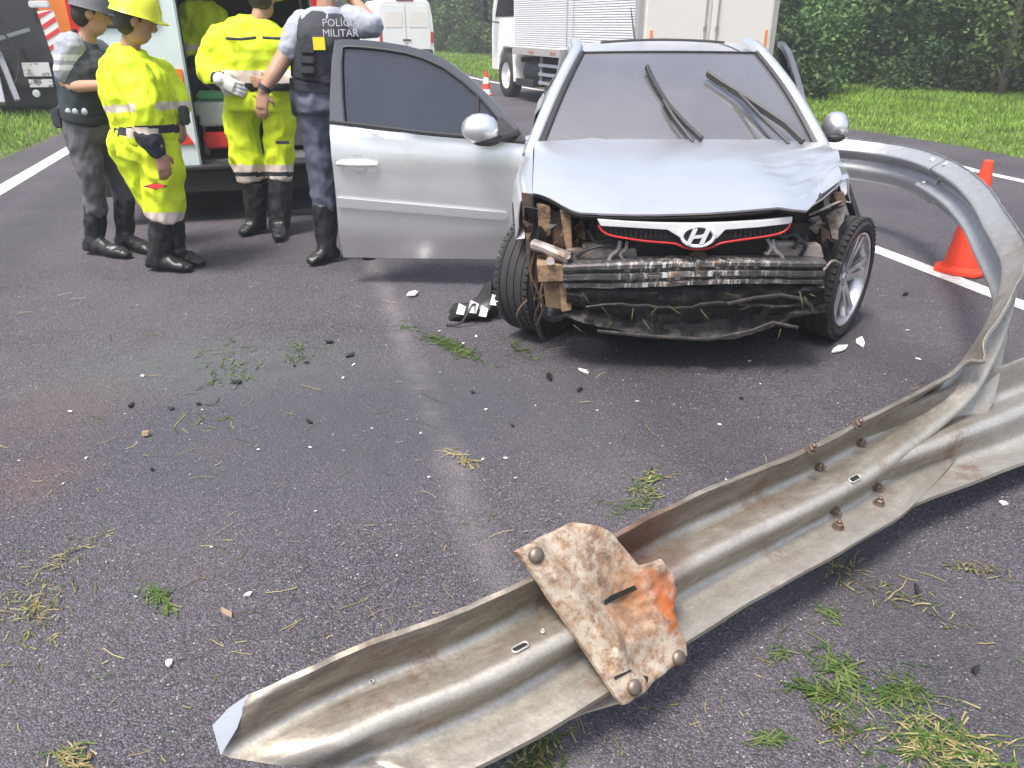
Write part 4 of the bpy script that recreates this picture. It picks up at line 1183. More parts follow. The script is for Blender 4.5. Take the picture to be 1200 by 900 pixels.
# ================================================================== THE CRASHED CAR
def paint_material(name, col, dirt=0.0):
    m = bpy.data.materials.new(name); m.use_nodes = True
    n, l = m.node_tree.nodes, m.node_tree.links; b = _pbsdf(m)
    tc = n.new("ShaderNodeTexCoord"); P = tc.outputs['Object']
    a = n.new("ShaderNodeTexNoise"); a.inputs['Scale'].default_value = 3.2; a.inputs['Detail'].default_value = 9; a.inputs['Roughness'].default_value = .72; l.new(P, a.inputs['Vector'])
    f = n.new("ShaderNodeTexNoise"); f.inputs['Scale'].default_value = 420; f.inputs['Detail'].default_value = 2; l.new(P, f.inputs['Vector'])
    x0 = n.new("ShaderNodeMix"); x0.data_type = 'RGBA'; l.new(f.outputs['Fac'], x0.inputs[0])
    x0.inputs[6].default_value = (*[c * .92 for c in col], 1); x0.inputs[7].default_value = (*[min(1, c * 1.08) for c in col], 1)
    r = n.new("ShaderNodeMapRange"); r.inputs[1].default_value = .50; r.inputs[2].default_value = .80; r.inputs[4].default_value = dirt; l.new(a.outputs['Fac'], r.inputs[0])
    x = n.new("ShaderNodeMix"); x.data_type = 'RGBA'; l.new(r.outputs[0], x.inputs[0]); l.new(x0.outputs[2], x.inputs[6]); x.inputs[7].default_value = (.25, .21, .17, 1)
    l.new(x.outputs[2], b.inputs['Base Color'])
    b.inputs['Metallic'].default_value = .85; b.inputs['Roughness'].default_value = .33
    b.inputs['Coat Weight'].default_value = .35; b.inputs['Coat Roughness'].default_value = .10
    bp = n.new("ShaderNodeBump"); bp.inputs['Strength'].default_value = .04; bp.inputs['Distance'].default_value = .004
    l.new(a.outputs['Fac'], bp.inputs['Height']); l.new(bp.outputs[0], b.inputs['Normal'])
    return m
M_SILVER = paint_material("silver_paint", (.80, .80, .815), .16)
M_SCREEN = mat("windscreen_glass", (.088, .086, .094), .08, 0, var=.28, scale=1.6, spec=.9, coat=.6, rvar=.05, ior=1.75, col2=(.13, .127, .133), blend=(.42, .72))
M_TINT = mat("tinted_glass", (.020, .024, .038), .03, 0, var=.5, scale=1.4, spec=.6, coat=.2, ior=1.5)
M_CAVITY = mat("engine_bay_black", (.014, .013, .013), .75, 0, var=.5, scale=14, col2=(.05, .036, .025), blend=(.52, .7), bump=.5, bscale=30)
M_TAN = mat("bare_tan_structure", (.27, .175, .10), .75, 0, var=.4, scale=26, col2=(.07, .045, .028), blend=(.46, .62), bump=.5, bscale=40)
M_BROWN = mat("torn_brown_liner", (.085, .052, .035), .85, 0, var=.5, scale=18, bump=.6, bscale=40)
M_MAG = mat("crossmember_metal", (.38, .33, .31), .5, .5, var=.3, scale=16, col2=(.13, .09, .07), blend=(.48, .62), bump=.3)
M_BEAM0 = mat("scuffed_beam", (.050, .043, .040), .5, .3, var=.6, scale=60, col2=(.36, .30, .265), blend=(.50, .66), stretch=(1.5, 1, .28), bump=.4, bscale=30, rvar=.15)
M_UNDER = mat("undertray_plastic", (.020, .018, .018), .7, 0, var=.6, scale=30, col2=(.075, .06, .05), blend=(.52, .68), bump=.8, bscale=30, stretch=(1.6, 1, .5))
M_REDTRIM = mat("red_trim", (.45, .03, .03), .35, 0, var=.1, coat=.4)
M_MESH = mat("grille_black", (.016, .016, .018), .45, 0, var=.2)
M_BRIGHT = mat("bright_trim", (.90, .90, .91), .22, .35, var=.03, coat=.5)
M_SEAT = mat("seat_cloth", (.06, .06, .065), .9, 0, var=.2, scale=40)

car = thing("hatchback_car", "silver hatchback with smashed bare front, missing bumper and wide open passenger door", "car", (.97, 4.15, 0), R(-2))
CM = root_m(car); CI = CM.inverted()
def cl(u, v, yl):
    """point of the car seen at a given station along its length (car space)"""
    o = CI @ Vector((0, 0, CAM_H)); d = CI.to_3x3() @ ray(u, v)
    t = (yl - o.y) / d.y
    return o + d * t
def lerp(a, b, t): return a + (b - a) * t

# ---------------------------------------------------------------- hood
lip = [cl(625, 228, -.30), cl(633, 229.5, -.34), cl(645, 234, -.42), cl(660, 243, -.52), cl(670, 248, -.58), cl(680, 251, -.62), cl(710, 252.5, -.65), cl(740, 253.5, -.67), cl(770, 253.5, -.68), cl(800, 252.5, -.68), cl(830, 251.5, -.68), cl(860, 249.5, -.68), cl(890, 247, -.68), cl(912, 244, -.68), cl(930, 245.5, -.70), cl(945, 246.5, -.68), cl(953, 238, -.60), cl(965, 227, -.50), cl(975, 219, -.42), cl(987, 210, -.33), cl(994, 205, -.26)]
NL = len(lip)
rear = []
for k in range(NL):
    f = k / (NL - 1); e = 2 * f - 1
    rear.append(Vector((lerp(-.855, .80, f), .50 - .03 * (1 - e * e), .968 + .022 * (1 - e * e))))
rowsH = []
NV = 34
for i in range(NV):
    t = i / (NV - 1); row = []
    for k in range(NL):
        f = k / (NL - 1); e = abs(2 * f - 1)
        p = rear[k].lerp(lip[k], t)
        hump = math.sin(math.pi * t ** 1.25) * (.050 - .012 * e)
        ridge = .010 * math.exp(-((e - (.62 - .12 * t)) / .07) ** 2) * (1 - t) ** .4
        p = p + Vector((0, 0, hump + ridge))
        # crumpled corner on the car's left
        g = max(0, min(1, (f - .62) / .25)) * max(0, min(1, (t - .35) / .3))
        q = Vector((p.x * 10, p.y * 10, 2))
        ridged = abs(mnoise.noise(q)) + .5 * abs(mnoise.noise(q * 2.1))
        p = p + Vector((0, 0, g * (.075 * ridged - .045)))
        row.append(p)
    rowsH.append(row)
hood = MB().sheet(rowsH, 0, .010)
hood_o = hood.build("hood", M_SILVER, car, smooth=R(38))
und = MB()
low = []
for k in range(NL):
    a = lip[k]; back = Vector((0, .05, -.030)) if 3 < k < 17 else Vector((0, .05, -.012))
    low.append(a + back)
und.sheet([[p + Vector((0, .004, -.006)) for p in lip], low, [p + Vector((0, .12, .015)) for p in low]], 0, .004)
und.build("hood_underside", M_CAVITY, hood_o)  # black flange stands for the lip's shadow as well as its seal

# ---------------------------------------------------------------- windscreen, pillars, roof
wb_l, wb_r = cl(640, 167, .50), cl(950, 169, .50)
def ws(f, t):
    # f across 0..1, t up 0..1
    e = 2 * f - 1
    bot = Vector((lerp(-.83, .785, f), .52 - .10 * (1 - e * e), .955 + .015 * (1 - e * e)))
    top = Vector((lerp(-.57, .565, f), 1.27 - .07 * (1 - e * e), 1.425 + .008 * (1 - e * e)))
    p = bot.lerp(top, t)
    n = Vector((0, -.52, .85))
    return p + n * (.055 * math.sin(math.pi * t) * .6 + .0)
MB().sheet([[ws(k / 14, i / 12) for k in range(15)] for i in range(13)], 0, .006).build("windscreen", M_SCREEN, car, smooth=R(60))
seal = MB()
pp = [ws(.012, i / 12) for i in range(13)]; seal.tube([p + Vector((-.002, -.006, .006)) for p in pp], .014, 6)
pp = [ws(.988, i / 12) for i in range(13)]; seal.tube([p + Vector((.002, -.006, .006)) for p in pp], .014, 6)
pp = [ws(k / 14, 1.0) for k in range(15)]; seal.tube([p + Vector((0, -.002, .004)) for p in pp], .007, 6)
seal.build("windscreen_seal", M_BLACK, car)
for sd, f in ((-1, 0), (1, 1)):
    a0 = ws(f, -.06); path = []
    for i in range(15):
        t = -.10 + 1.16 * i / 14
        path.append(ws(f, t) + Vector((sd * .036, .015, .002)))
    path += [path[-1] + Vector((-sd * .0, .16, .022)), path[-1] + Vector((-sd * .0, .36, .036))]
    MB().tube(path, [.039] * 15 + [.040, .038], 10, flat=.75).build("windscreen_pillar", M_SILVER, car, smooth=R(60))
roof_rows = []
for i in range(13):
    y = 1.27 + (3.05 - 1.27) * i / 12; t = i / 12
    hw = .585 + .02 * math.sin(math.pi * t) - .02 * t
    zc = 1.434 + .068 * math.sin(min(1, t * 1.25) * math.pi / 2) - .06 * max(0, t - .55) / .45
    row = []
    for k in range(15):
        e = 2 * k / 14 - 1
        row.append(Vector((e * hw, y - (.07 * (1 - e * e) if i == 0 else .07 * (1 - e * e) * (1 - t)), zc - .050 * abs(e) ** 2.6)))
    roof_rows.append(row)
MB().sheet(roof_rows, 0, .012).build("roof", M_SILVER, car, smooth=R(40))
# roof ditch mouldings, sunroof lip, antenna
for sd in (-1, 1):
    MB().tube([roof_rows[i][14 if sd > 0 else 0] + Vector((-sd * .055, 0, .010)) for i in range(1, 13)], .008, 5).build("roof_moulding", M_BLACK, car)
MB().tube([Vector((x, 1.62, 1.499 - .02 * abs(x / .45) ** 2)) for x in np.linspace(-.42, .42, 9)], .009, 5).build("sunroof_edge", M_BLACK, car)
MB().tube([(-.06, 2.8, 1.48), (-.085, 3.02, 1.72)], [.008, .004], 6).build("antenna", M_BLACK, car)

# wipers, one lifted off the glass
def wiper(pts, arm):
    o = MB().tube(pts, [.014] * len(pts), 6, flat=1.6).build("wiper", M_BLACK, car)
    MB().tube(arm, [.014, .012, .010][:len(arm)], 6).build("wiper_arm", M_BLACK, o)
def onws(u, v, lift):
    # windscreen plane through the car-space glass
    o = CI @ Vector((0, 0, CAM_H)); d = CI.to_3x3() @ ray(u, v)
    n = Vector((0, -.52, .85)).normalized(); p0 = ws(.5, .5) + n * lift
    t = (p0 - o).dot(n) / d.dot(n)
    return o + d * t
wiper([onws(758, 79, .02), onws(768, 100, .02), onws(782, 122, .02), onws(800, 142, .02), onws(822, 163, .02)], [onws(778, 118, .03), onws(790, 138, .03), onws(812, 166, .015)])
wiper([onws(829, 86, .03), onws(845, 97, .03), onws(866, 110, .03), onws(893, 128, .03), onws(920, 146, .03), onws(941, 166, .03)], [onws(866, 110, .035), onws(895, 140, .035), onws(925, 169, .015)])
MB().sheet([[Vector((lerp(-.84, .79, k / 14), .50 + yy - .03 * (1 - (2 * k / 14 - 1) ** 2), .962 + zz + .02 * (1 - (2 * k / 14 - 1) ** 2))) for k in range(15)] for yy, zz in ((-.06, -.02), (.03, -.012), (.10, -.03))], 0, .004).build("cowl", M_BLACK, car)

# ---------------------------------------------------------------- fenders
def fender(sd):
    rows = []
    ys = np.linspace(-.30 if sd < 0 else -.26, .80, 23)
    for y in ys:
        t = (y - ys[0]) / (ys[-1] - ys[0])
        if sd < 0:
            xt, zt = lerp(-.858, -.865, t), lerp(.826, .975, t ** .9)
            xo = lerp(-.925, -.962, min(1, t * 2.2))
            xm = lerp(-.915, -.945, t)
        else:
            xt, zt = lerp(.672, .805, min(1, t * 1.6)), lerp(.925, .968, t)
            xo = lerp(.70, .865, min(1, max(0, t * 1.8)) ** .8)
            xm = lerp(.70, .85, min(1, t * 1.8))
        h2 = .392 ** 2 - y * y
        zb = .335 + math.sqrt(h2) if h2 > 0 else .24
        if h2 > 0 and h2 < .03: zb = lerp(.24, zb, h2 / .03)
        if sd < 0 and y < -.2: zb = max(zb, .605)
        if sd > 0 and y < .1: zb = max(zb, .80 - .9 * max(0, y + .05))
        zb = min(zb, zt - .03)
        row = [Vector((xt, y, zt)), Vector((lerp(xt, xm, .55), y, zt - .010)), Vector((xm, y, lerp(zt, zb, .16))), Vector((lerp(xm, xo, .6), y, lerp(zt, zb, .32))), Vector((xo, y, lerp(zt, zb, .5))), Vector((xo, y, lerp(zt, zb, .75))), Vector((xo + sd * .012, y, zb)), Vector((xo - sd * .03, y, zb + .004))]
        if sd > 0:
            g = max(0, 1 - t * 1.8)
            row = [p + Vector((.03 * g * mnoise.noise(p * 8), 0, .03 * g * mnoise.noise(p * 7 + Vector((4, 4, 4))))) for p in row]
        rows.append(row)
    return MB().sheet(rows, 0, .006)
fender(-1).build("fender", M_SILVER, car, smooth=R(40))
f2 = fender(1).build("fender", M_SILVER, car, smooth=R(40)); f2['label'] = "crumpled fender with its front end torn away"
# arch liner flapping out behind the right-hand wheel of the picture
flp = MB()
fl = [((984, 214), (995, 216)), ((990, 232), (1003, 240)), ((998, 256), (1011, 266)), ((1004, 280), (1018, 288)), ((1010, 304), (1023, 306))]
flp.sheet([[cl(*a, .20), cl((a[0] + b[0]) / 2, (a[1] + b[1]) / 2, .16), cl(*b, .24)] for a, b in fl], 0, .006)
flp.build("wheel_arch_liner", M_BLACK, car)
for sd in (-1, 1):
    pts = []
    for k in range(11):
        a = math.pi * (k / 10) * .62 + .12
        pts.append((math.cos(a) * .40, .335 + math.sin(a) * .40))
    MB().sheet([[Vector((sd * x, y, z)) for y, z in pts] for x in (.50, .88 if sd < 0 else .74)], 0, .006).build("wheel_arch_liner", M_CAVITY, car)

# ---------------------------------------------------------------- engine bay: dark block and everything the missing bumper lays bare
core = MB()
core.box((-.02, .02, .60), (1.16, .70, .50)).box((-.05, -.40, .62), (1.06, .16, .30)).box((0, .60, .60), (1.60, .30, .62)).box((.0, .1, .28), (1.0, .9, .26))
core.box((-.62, .26, .70), (.30, .5, .26)).box((.50, .20, .72), (.26, .5, .26))
core.build("engine_block", M_CAVITY, car, bevel=.03)
rad_p = [cl(u, v, -.52) for u, v in ((738, 262), (902, 262), (902, 310), (738, 310))]
MB().prism(rad_p, (0, .05, 0)).build("radiator", mat("radiator_fins", (.022, .02, .02), .6, .3, var=.4, scale=40, stretch=(1, 1, 12)), car)
# bumper beam
def beam_material():
    m = bpy.data.materials.new("scraped_beam"); m.use_nodes = True
    n, l = m.node_tree.nodes, m.node_tree.links; b = _pbsdf(m)
    tc = n.new("ShaderNodeTexCoord"); P = tc.outputs['Object']
    def noise(sc, st=(1, 1, 1), det=7):
        mp = n.new("ShaderNodeMapping"); mp.inputs['Scale'].default_value = st; l.new(P, mp.inputs[0])
        a = n.new("ShaderNodeTexNoise"); a.inputs['Scale'].default_value = sc; a.inputs['Detail'].default_value = det; a.inputs['Roughness'].default_value = .7; l.new(mp.outputs[0], a.inputs['Vector']); return a.outputs['Fac']
    def rng(src, a, b_, c=0., d=1.):
        r = n.new("ShaderNodeMapRange"); r.inputs[1].default_value = a; r.inputs[2].default_value = b_; r.inputs[3].default_value = c; r.inputs[4].default_value = d; l.new(src, r.inputs[0]); return r.outputs[0]
    def mul(a, b_):
        x = n.new("ShaderNodeMath"); x.operation = 'MULTIPLY'; l.new(a, x.inputs[0]); l.new(b_, x.inputs[1]); return x.outputs[0]
    def mix(f, a, b_):
        x = n.new("ShaderNodeMix"); x.data_type = 'RGBA'; l.new(f, x.inputs[0])
        for s_, q in ((6, a), (7, b_)):
            if isinstance(q, tuple): x.inputs[s_].default_value = (*q, 1)
            else: l.new(q, x.inputs[s_])
        return x.outputs[2]
    sp = n.new("ShaderNodeSeparateXYZ"); l.new(P, sp.inputs[0])
    ab = n.new("ShaderNodeMath"); ab.operation = 'SUBTRACT'; l.new(sp.outputs[0], ab.inputs[0]); ab.inputs[1].default_value = -.08
    a2 = n.new("ShaderNodeMath"); a2.operation = 'ABSOLUTE'; l.new(ab.outputs[0], a2.inputs[0])
    mid = rng(a2.outputs[0], .10, .46, 1, .12)
    c = mix(noise(30), (.016, .016, .018), (.085, .080, .082))
    c = mix(mul(rng(noise(9, (1, 1, 3)), .45, .6), mid), c, (.17, .14, .125))
    c = mix(mul(rng(noise(42, (1, 1, .16), 4), .52, .60), mid), c, (.60, .585, .57))
    c = mix(rng(noise(16, (.12, 1, 3.4), 4), .60, .66, 0, .7), c, (.40, .36, .34))
    c = mix(mul(rng(noise(22, (1, 1, .5), 4), .60, .66), rng(a2.outputs[0], .03, .2, 1, 0)), c, (.55, .27, .09))
    l.new(c, b.inputs['Base Color']); b.inputs['Roughness'].default_value = .5; b.inputs['Metallic'].default_value = .25
    bp = n.new("ShaderNodeBump"); bp.inputs['Strength'].default_value = .5; bp.inputs['Distance'].default_value = .006
    l.new(noise(34), bp.inputs['Height']); l.new(bp.outputs[0], b.inputs['Normal'])
    return m
def beam_sec(u):
    f = (u - 660) / 307
    bow = -.05 * (1 - (2 * f - 1) ** 2)
    top = cl(u, 309 - 4 * f - 3 * math.sin(f * 3.1), -.60 + bow); bot = cl(u, 337 - 5 * f + 1.5 * math.sin(f * 7), -.60 + bow)
    H_ = top.z - bot.z; x = top.x; y = top.y
    pr = [(0, 0), (-.015, .02), (-.022, .10), (-.022, .24), (.004, .28), (.004, .40), (-.026, .44), (-.026, .62), (.004, .67), (.004, .76), (-.022, .80), (-.022, .95), (0, 1.0), (.07, 1.0), (.07, 0)]
    return [Vector((x, y + dy + .006 * mnoise.noise(Vector((u * .03, q * 3, 0))), top.z - H_ * q + .004 * mnoise.noise(Vector((u * .05, 5, q))))) for dy, q in pr]
MB().rings([beam_sec(u) for u in np.linspace(660, 967, 30)]).build("bumper_beam", beam_material(), car, smooth=R(30))
# tan crash-box structure on the picture's left
def slab(name, pts, y0, depth, m, parent=car, bev=.004):
    return MB().prism([cl(u, v, y0) for u, v in pts], (0, depth, 0)).build(name, m, parent, bevel=bev)
slab("crash_box", [(629, 311), (660, 311), (661, 330), (631, 331)], -.60, .20, M_TAN)
slab("crash_box", [(636, 331), (656, 331), (659, 363), (640, 360)], -.54, .16, M_TAN)
slab("bracket_leg", [(655, 331), (669, 335), (670, 364), (658, 366)], -.58, .12, M_TAN)
slab("headlight_stay", [(656, 246), (669, 248), (671, 298), (664, 299)], -.50, .03, M_TAN)
slab("inner_wing", [(629, 240), (645, 243), (646, 276), (632, 279)], -.40, .05, M_TAN)
slab("inner_wing", [(645, 246), (662, 252), (662, 290), (648, 287)], -.36, .04, mat("inner_wing_brown", (.20, .12, .075), .75, 0, var=.4, scale=14, col2=(.05, .035, .025)))
slab("inner_wing", [(668, 268), (692, 274), (700, 290), (676, 294)], -.40, .06, M_BROWN)
slab("engine_bay_panel", [(612, 226), (690, 252), (740, 262), (740, 312), (640, 322), (614, 290)], -.22, .04, M_CAVITY)
slab("engine_bay_panel", [(895, 256), (945, 250), (988, 218), (975, 262), (962, 305), (895, 312)], -.24, .04, M_CAVITY)
slab("liner_strip", [(611, 226), (625, 228), (626, 262), (622, 285), (618, 268), (613, 262)], -.34, .02, M_BROWN, bev=.002)
slab("liner_strip", [(616, 276), (630, 288), (632, 330), (626, 356), (621, 330), (617, 300)], -.36, .02, M_BROWN, bev=.002)
MB().tube([cl(626, 287, -.46), cl(640, 291, -.52), cl(655, 298, -.56), cl(668, 303, -.58)], [.030, .026, .030, .034], 10).build("chassis_rail", M_MAG, car)
MB().tube([cl(645, 306, -.62), cl(645, 306, -.60)], .020, 10).tube([cl(665, 300, -.615), cl(665, 300, -.59)], .016, 8).build("tow_bolt", M_MAG, car)
# upper crossmember in two visible lengths
slab("crossmember", [(664, 294), (745, 291), (747, 303), (666, 308)], -.54, .06, M_MAG)
slab("crossmember", [(900, 289), (962, 287), (966, 303), (900, 305)], -.54, .06, M_MAG)
slab("crossmember", [(682, 287), (720, 285), (721, 291), (684, 293)], -.52, .05, M_MAG)
slab("crossmember", [(905, 284), (934, 284), (935, 289), (906, 290)], -.56, .05, M_MAG)
def hose(pts, r, m=M_BLACK, name="hose"):
    P = [cl(u, v, y) for u, v, y in pts]
    return MB().tube(spline(P, max(8, 4 * len(P))), r, 7).build(name, m, car)
hose([(727, 283, -.58), (724, 293, -.60), (716, 300, -.60), (713, 309, -.60)], .010, M_MAG, "latch_stay")
hose([(735, 283, -.58), (733, 292, -.60), (727, 298, -.60), (733, 309, -.60)], .009, M_MAG, "latch_stay")
hose([(899, 280, -.58), (904, 290, -.60), (900, 297, -.60), (896, 296, -.60)], .009, M_MAG, "latch_stay")
hose([(905, 281, -.58), (908, 293, -.60), (916, 300, -.60), (918, 309, -.60)], .010, M_MAG, "latch_stay")
hose([(623, 229, -.36), (624, 260, -.38), (622, 300, -.38), (625, 340, -.36), (630, 372, -.32), (637, 398, -.30)], .008, M_BLACK, "torn_cable")
hose([(628, 290, -.40), (622, 320, -.42), (633, 350, -.42), (627, 372, -.36), (634, 396, -.32)], .006, M_BROWN, "torn_cable")
hose([(618, 352, -.40), (610, 360, -.42), (606, 371, -.42), (612, 384, -.38)], .006, M_BROWN, "torn_cable")
hose([(640, 318, -.58), (634, 340, -.60), (636, 362, -.58), (630, 380, -.5)], .006, M_BROWN, "torn_cable")
hose([(690, 270, -.45), (700, 284, -.5), (715, 281, -.52), (730, 288, -.54)], .014, M_BLACK)
hose([(676, 300, -.55), (690, 292, -.58), (706, 288, -.58), (722, 290, -.58)], .009, M_BLACK)
hose([(905, 270, -.5), (918, 278, -.5), (930, 275, -.5), (945, 290, -.5)], .014, M_BLACK)
hose([(938, 300, -.55), (944, 288, -.56), (935, 283, -.56), (930, 292, -.56)], .010, M_BLACK)
hose([(955, 300, -.52), (962, 318, -.55), (975, 306, -.5), (985, 309, -.45)], .007, M_MAG)
MB().tube([cl(936, 283, -.46), cl(936, 283, -.40)], .045, 14).build("horn", M_BLACK, car)
MB().tube([cl(818, 306, -.60), cl(818, 306, -.54)], [.05, .055], 14).build("horn", M_BROWN, car)
# picture-right corner: bent bare metal
def bent(name, pts, m, y=-.36, jit=.03):
    P = [cl(u, v, y + jit * math.sin(k * 2.1)) for k, (u, v) in enumerate(pts)]
    return MB().prism(P, (.004, .018, .003)).build(name, m, car)
bent("bent_bracket", [(968, 253), (978, 246), (991, 241), (989, 258), (983, 268), (982, 281), (975, 279), (972, 266)], M_MAG)
bent("bent_bracket", [(982, 212), (992, 209), (993, 228), (988, 230), (984, 226)], M_SILVER, -.30)
bent("bent_bracket", [(965, 230), (978, 216), (984, 214), (980, 226), (972, 236), (974, 244), (966, 246)], M_MAG, -.34)
bent("broken_lamp_housing", [(976, 226), (989, 226), (992, 236), (984, 242), (974, 240)], M_BROWN, -.37)
bent("broken_lamp_housing", [(962, 266), (972, 272), (974, 290), (964, 292), (958, 280)], M_BROWN, -.38)
hose([(948, 252, -.5), (962, 246, -.46), (975, 240, -.4), (985, 236, -.36)], .006, M_MAG, "wire")
hose([(946, 256, -.48), (956, 262, -.44), (965, 262, -.4)], .009, M_BLACK)
# lower cowling and undertray, torn
ut = MB()
def uts(u, f):
    yb = [-.60, -.57, -.62, -.66][min(3, int(f * 3.01))]
    lo = np.interp(u, [664, 680, 715, 760, 815, 860, 900, 930, 968], [372, 378, 386, 394, 400, 397, 386, 372, 366])
    v = lerp(336 - 5 * (u - 660) / 307, lo, f)
    return cl(u, v, -.57 - .035 * math.sin(f * 7) + .035 * mnoise.noise(Vector((u * .04, f * 4, 1))) + .02 * mnoise.noise(Vector((u * .11, f * 9, 1))))
ut.sheet([[uts(u, f) for u in np.linspace(664, 966, 60)] for f in np.linspace(0, 1, 20)], 0, .008)
ut_o = ut.build("undertray", M_UNDER, car, smooth=R(40))
rb_ = MB(); rdx = random.Random(4)
for v0 in (360,):
    rb_.tube([cl(u, v0 - 4 * (u - 660) / 307 + 2.5 * math.sin(u * .05) + 3 * mnoise.noise(Vector((u * .06, v0, 0))), -.632 + .02 * mnoise.noise(Vector((u * .04, v0, 5)))) for u in np.linspace(680 + rdx.uniform(0, 30), 950 - rdx.uniform(0, 60), 26)], [.006 + .004 * rdx.random() for _ in range(26)], 5)
rb_.tube([cl(u, v, -.64) for u, v in ((852, 356), (885, 349), (915, 346), (938, 350), (950, 358), (952, 366))], .010, 6)
rb_.tube([cl(u, v, -.645) for u, v in ((700, 388), (760, 394), (830, 398), (880, 388), (905, 378), (935, 384))], .009, 6)
rb_.build("torn_rib", M_UNDER, ut_o)
MB().box((0, 1.6, .19), (1.5, 3.2, .06)).box((0, .3, .24), (1.3, .9, .10)).build("underbody", M_BLACK, car)

# ---------------------------------------------------------------- grille bar with emblem
def gpt(u, v, dy=0.0): return cl(u, v, -.64 - .03 * (1 - ((u - 815) / 115) ** 2) + dy)
topE = [(700, 257), (740, 259.5), (780, 261), (815, 261.5), (850, 260.5), (890, 258), (929, 254)]
def gstrip(name, top, bot, m, dy, depth=.02):
    a = [gpt(*p, dy) for p in top] + [gpt(*p, dy) for p in bot[::-1]]
    return MB().prism(a, (0, depth, 0)).build(name, m, car, bevel=.003)
gr = gstrip("grille_bar", topE, [(704, 265), (740, 267), (782, 269.5), (793, 276), (804, 284), (818, 288), (832, 285), (842, 278), (850, 269.5), (890, 266.5), (928, 262)], M_BRIGHT, -.012)
gstrip("grille_mesh", [(702, 263), (740, 265), (785, 268), (850, 268), (890, 265), (928, 260)], [(708, 272), (735, 279), (770, 283), (800, 286), (830, 288), (850, 283), (890, 278), (915, 274), (925, 268)], M_MESH, .012)
ms = MB()
for k in range(26):
    for side_ in (0, 1):
        u = (712 + k * 2.9) if side_ == 0 else (846 + k * 2.9)
        ms.tube([gpt(u, 268, .002), gpt(u + (2.4 if k % 2 else -2.4), 279 - abs(k - 13) * .12, .002)], .0035, 4)
tag(ms.build("grille_lattice", M_BLACK, car), kind="stuff")
redl = [(701, 264), (706, 271), (716, 276), (735, 279.5), (760, 283), (790, 285.5), (802, 290), (818, 292.5), (834, 290), (845, 285), (870, 281), (895, 277.5), (914, 273.5), (923, 268), (927, 261)]
MB().tube(spline([gpt(*p, -.012) for p in redl], 44), .0048, 6).build("red_grille_line", M_REDTRIM, car)
# oval emblem with a slanted H
ec = gpt(818, 277, -.026); ax, az = .072, .046
ov = [Vector((ax * math.cos(a), 0, az * math.sin(a))) + ec for a in np.linspace(0, 2 * math.pi, 33)[:-1]]
em = MB().prism(ov, (0, .012, 0)).build("emblem", M_MESH, gr)
MB().tube(ov + [ov[0], ov[1]], .0085, 8, 0, False).build("emblem_ring", M_BRIGHT, gr)
hs = MB()
def hp(x, z): return ec + Vector((x + z * .32, -.004, z))
hs.prism([hp(-.040, -.036), (hp(-.020, -.038)), hp(-.018, .036), hp(-.038, .033)], (0, -.006, 0))
hs.prism([hp(.018, -.036), (hp(.038, -.033)), hp(.040, .036), hp(.020, .038)], (0, -.006, 0))
hs.prism([hp(-.030, -.016), hp(-.010, -.008), hp(.012, -.006), hp(.030, .006), hp(.030, .016), hp(.008, .008), hp(-.012, .006), hp(-.030, -.004)], (0, -.0055, 0))
hs.build("emblem_letter", M_BRIGHT, gr)

# ---------------------------------------------------------------- wheels, steered hard over
def car_wheel(loc, steer, flip):
    r, w, rr = .335, .235, .258
    ty = MB(); prof = [(rr, -w * .40), (rr + .012, -w * .49), (r * .90, -w * .505), (r * .975, -w * .43)]
    for g in (-.30, -.10, .10, .30):
        prof += [(r, (g - .075) * w), (r, (g - .016 - .0) * w), (r - .007, (g - .012) * w), (r - .007, (g + .012) * w), (r, (g + .016) * w), (r, (g + .075) * w)]
    prof += [(r * .975, w * .43), (r * .90, w * .505), (rr + .012, w * .49), (rr, w * .40)]
    ty.lathe(prof, n=56, close=True)
    # tread blocks: shallow cross cuts on the shoulders
    for k in range(56):
        a = 2 * math.pi * k / 56
        for sg in (-1, 1):
            c = Vector((math.cos(a) * (r - .0045), math.sin(a) * (r - .002), sg * w * .405))
            ty.box(c, (.012, .022, w * .13), 0, Matrix.Rotation(a, 3, 'Z'))
    rim = MB()
    rim.lathe([(rr - .004, w * .44), (rr, w * .47), (rr - .010, w * .46), (rr - .022, w * .36), (rr - .03, w * .1), (rr - .03, -w * .42), (rr, -w * .44), (rr + .003, 0)], n=48, close=True)
    hub = MB().lathe([(0, w * .30), (.030, w * .30), (.036, w * .26), (.062, w * .24), (.070, w * .12), (0, w * .12)], n=24)
    for k in range(5):
        a = 2 * math.pi * (k + .18) / 5
        for d in (-.15, .15):
            ca, sa = math.cos(a + d * .9), math.sin(a + d * .9); cb, sb = math.cos(a + d * 1.05), math.sin(a + d * 1.05)
            hub.bar((.045 * math.cos(a + d * 2.2), .045 * math.sin(a + d * 2.2), w * .22), ((rr - .016) * cb, (rr - .016) * sb, w * .36), .034, .028)
        a2 = a + math.pi / 5
        hub.lathe([(0, 0), (.009, 0), (.009, .012), (0, .012)], (math.cos(a2) * .050, math.sin(a2) * .050, w * .22), None, 6)
    disc = MB().lathe([(0, -.02), (.165, -.02), (.165, .0), (.075, .004), (.07, .03), (0, .03)], n=32)
    rot = Matrix.Rotation(steer, 4, 'Z') @ Matrix.Rotation(R(90) * (1 if not flip else -1), 4, 'Y') @ Matrix.Rotation(R(11), 4, 'Z')
    o = put("wheel", ty.mesh("tyre"), M_RUBBER, car, smooth=R(32)); o.matrix_local = Matrix.Translation(loc) @ rot
    q = put("rim", rim.mesh("rim"), M_RIM, o, smooth=R(40)); q = put("spokes", hub.mesh("spokes"), M_RIM, o, smooth=R(30))
    put("brake_disc", disc.mesh("disc"), M_DISC, o, smooth=R(40))
    return o
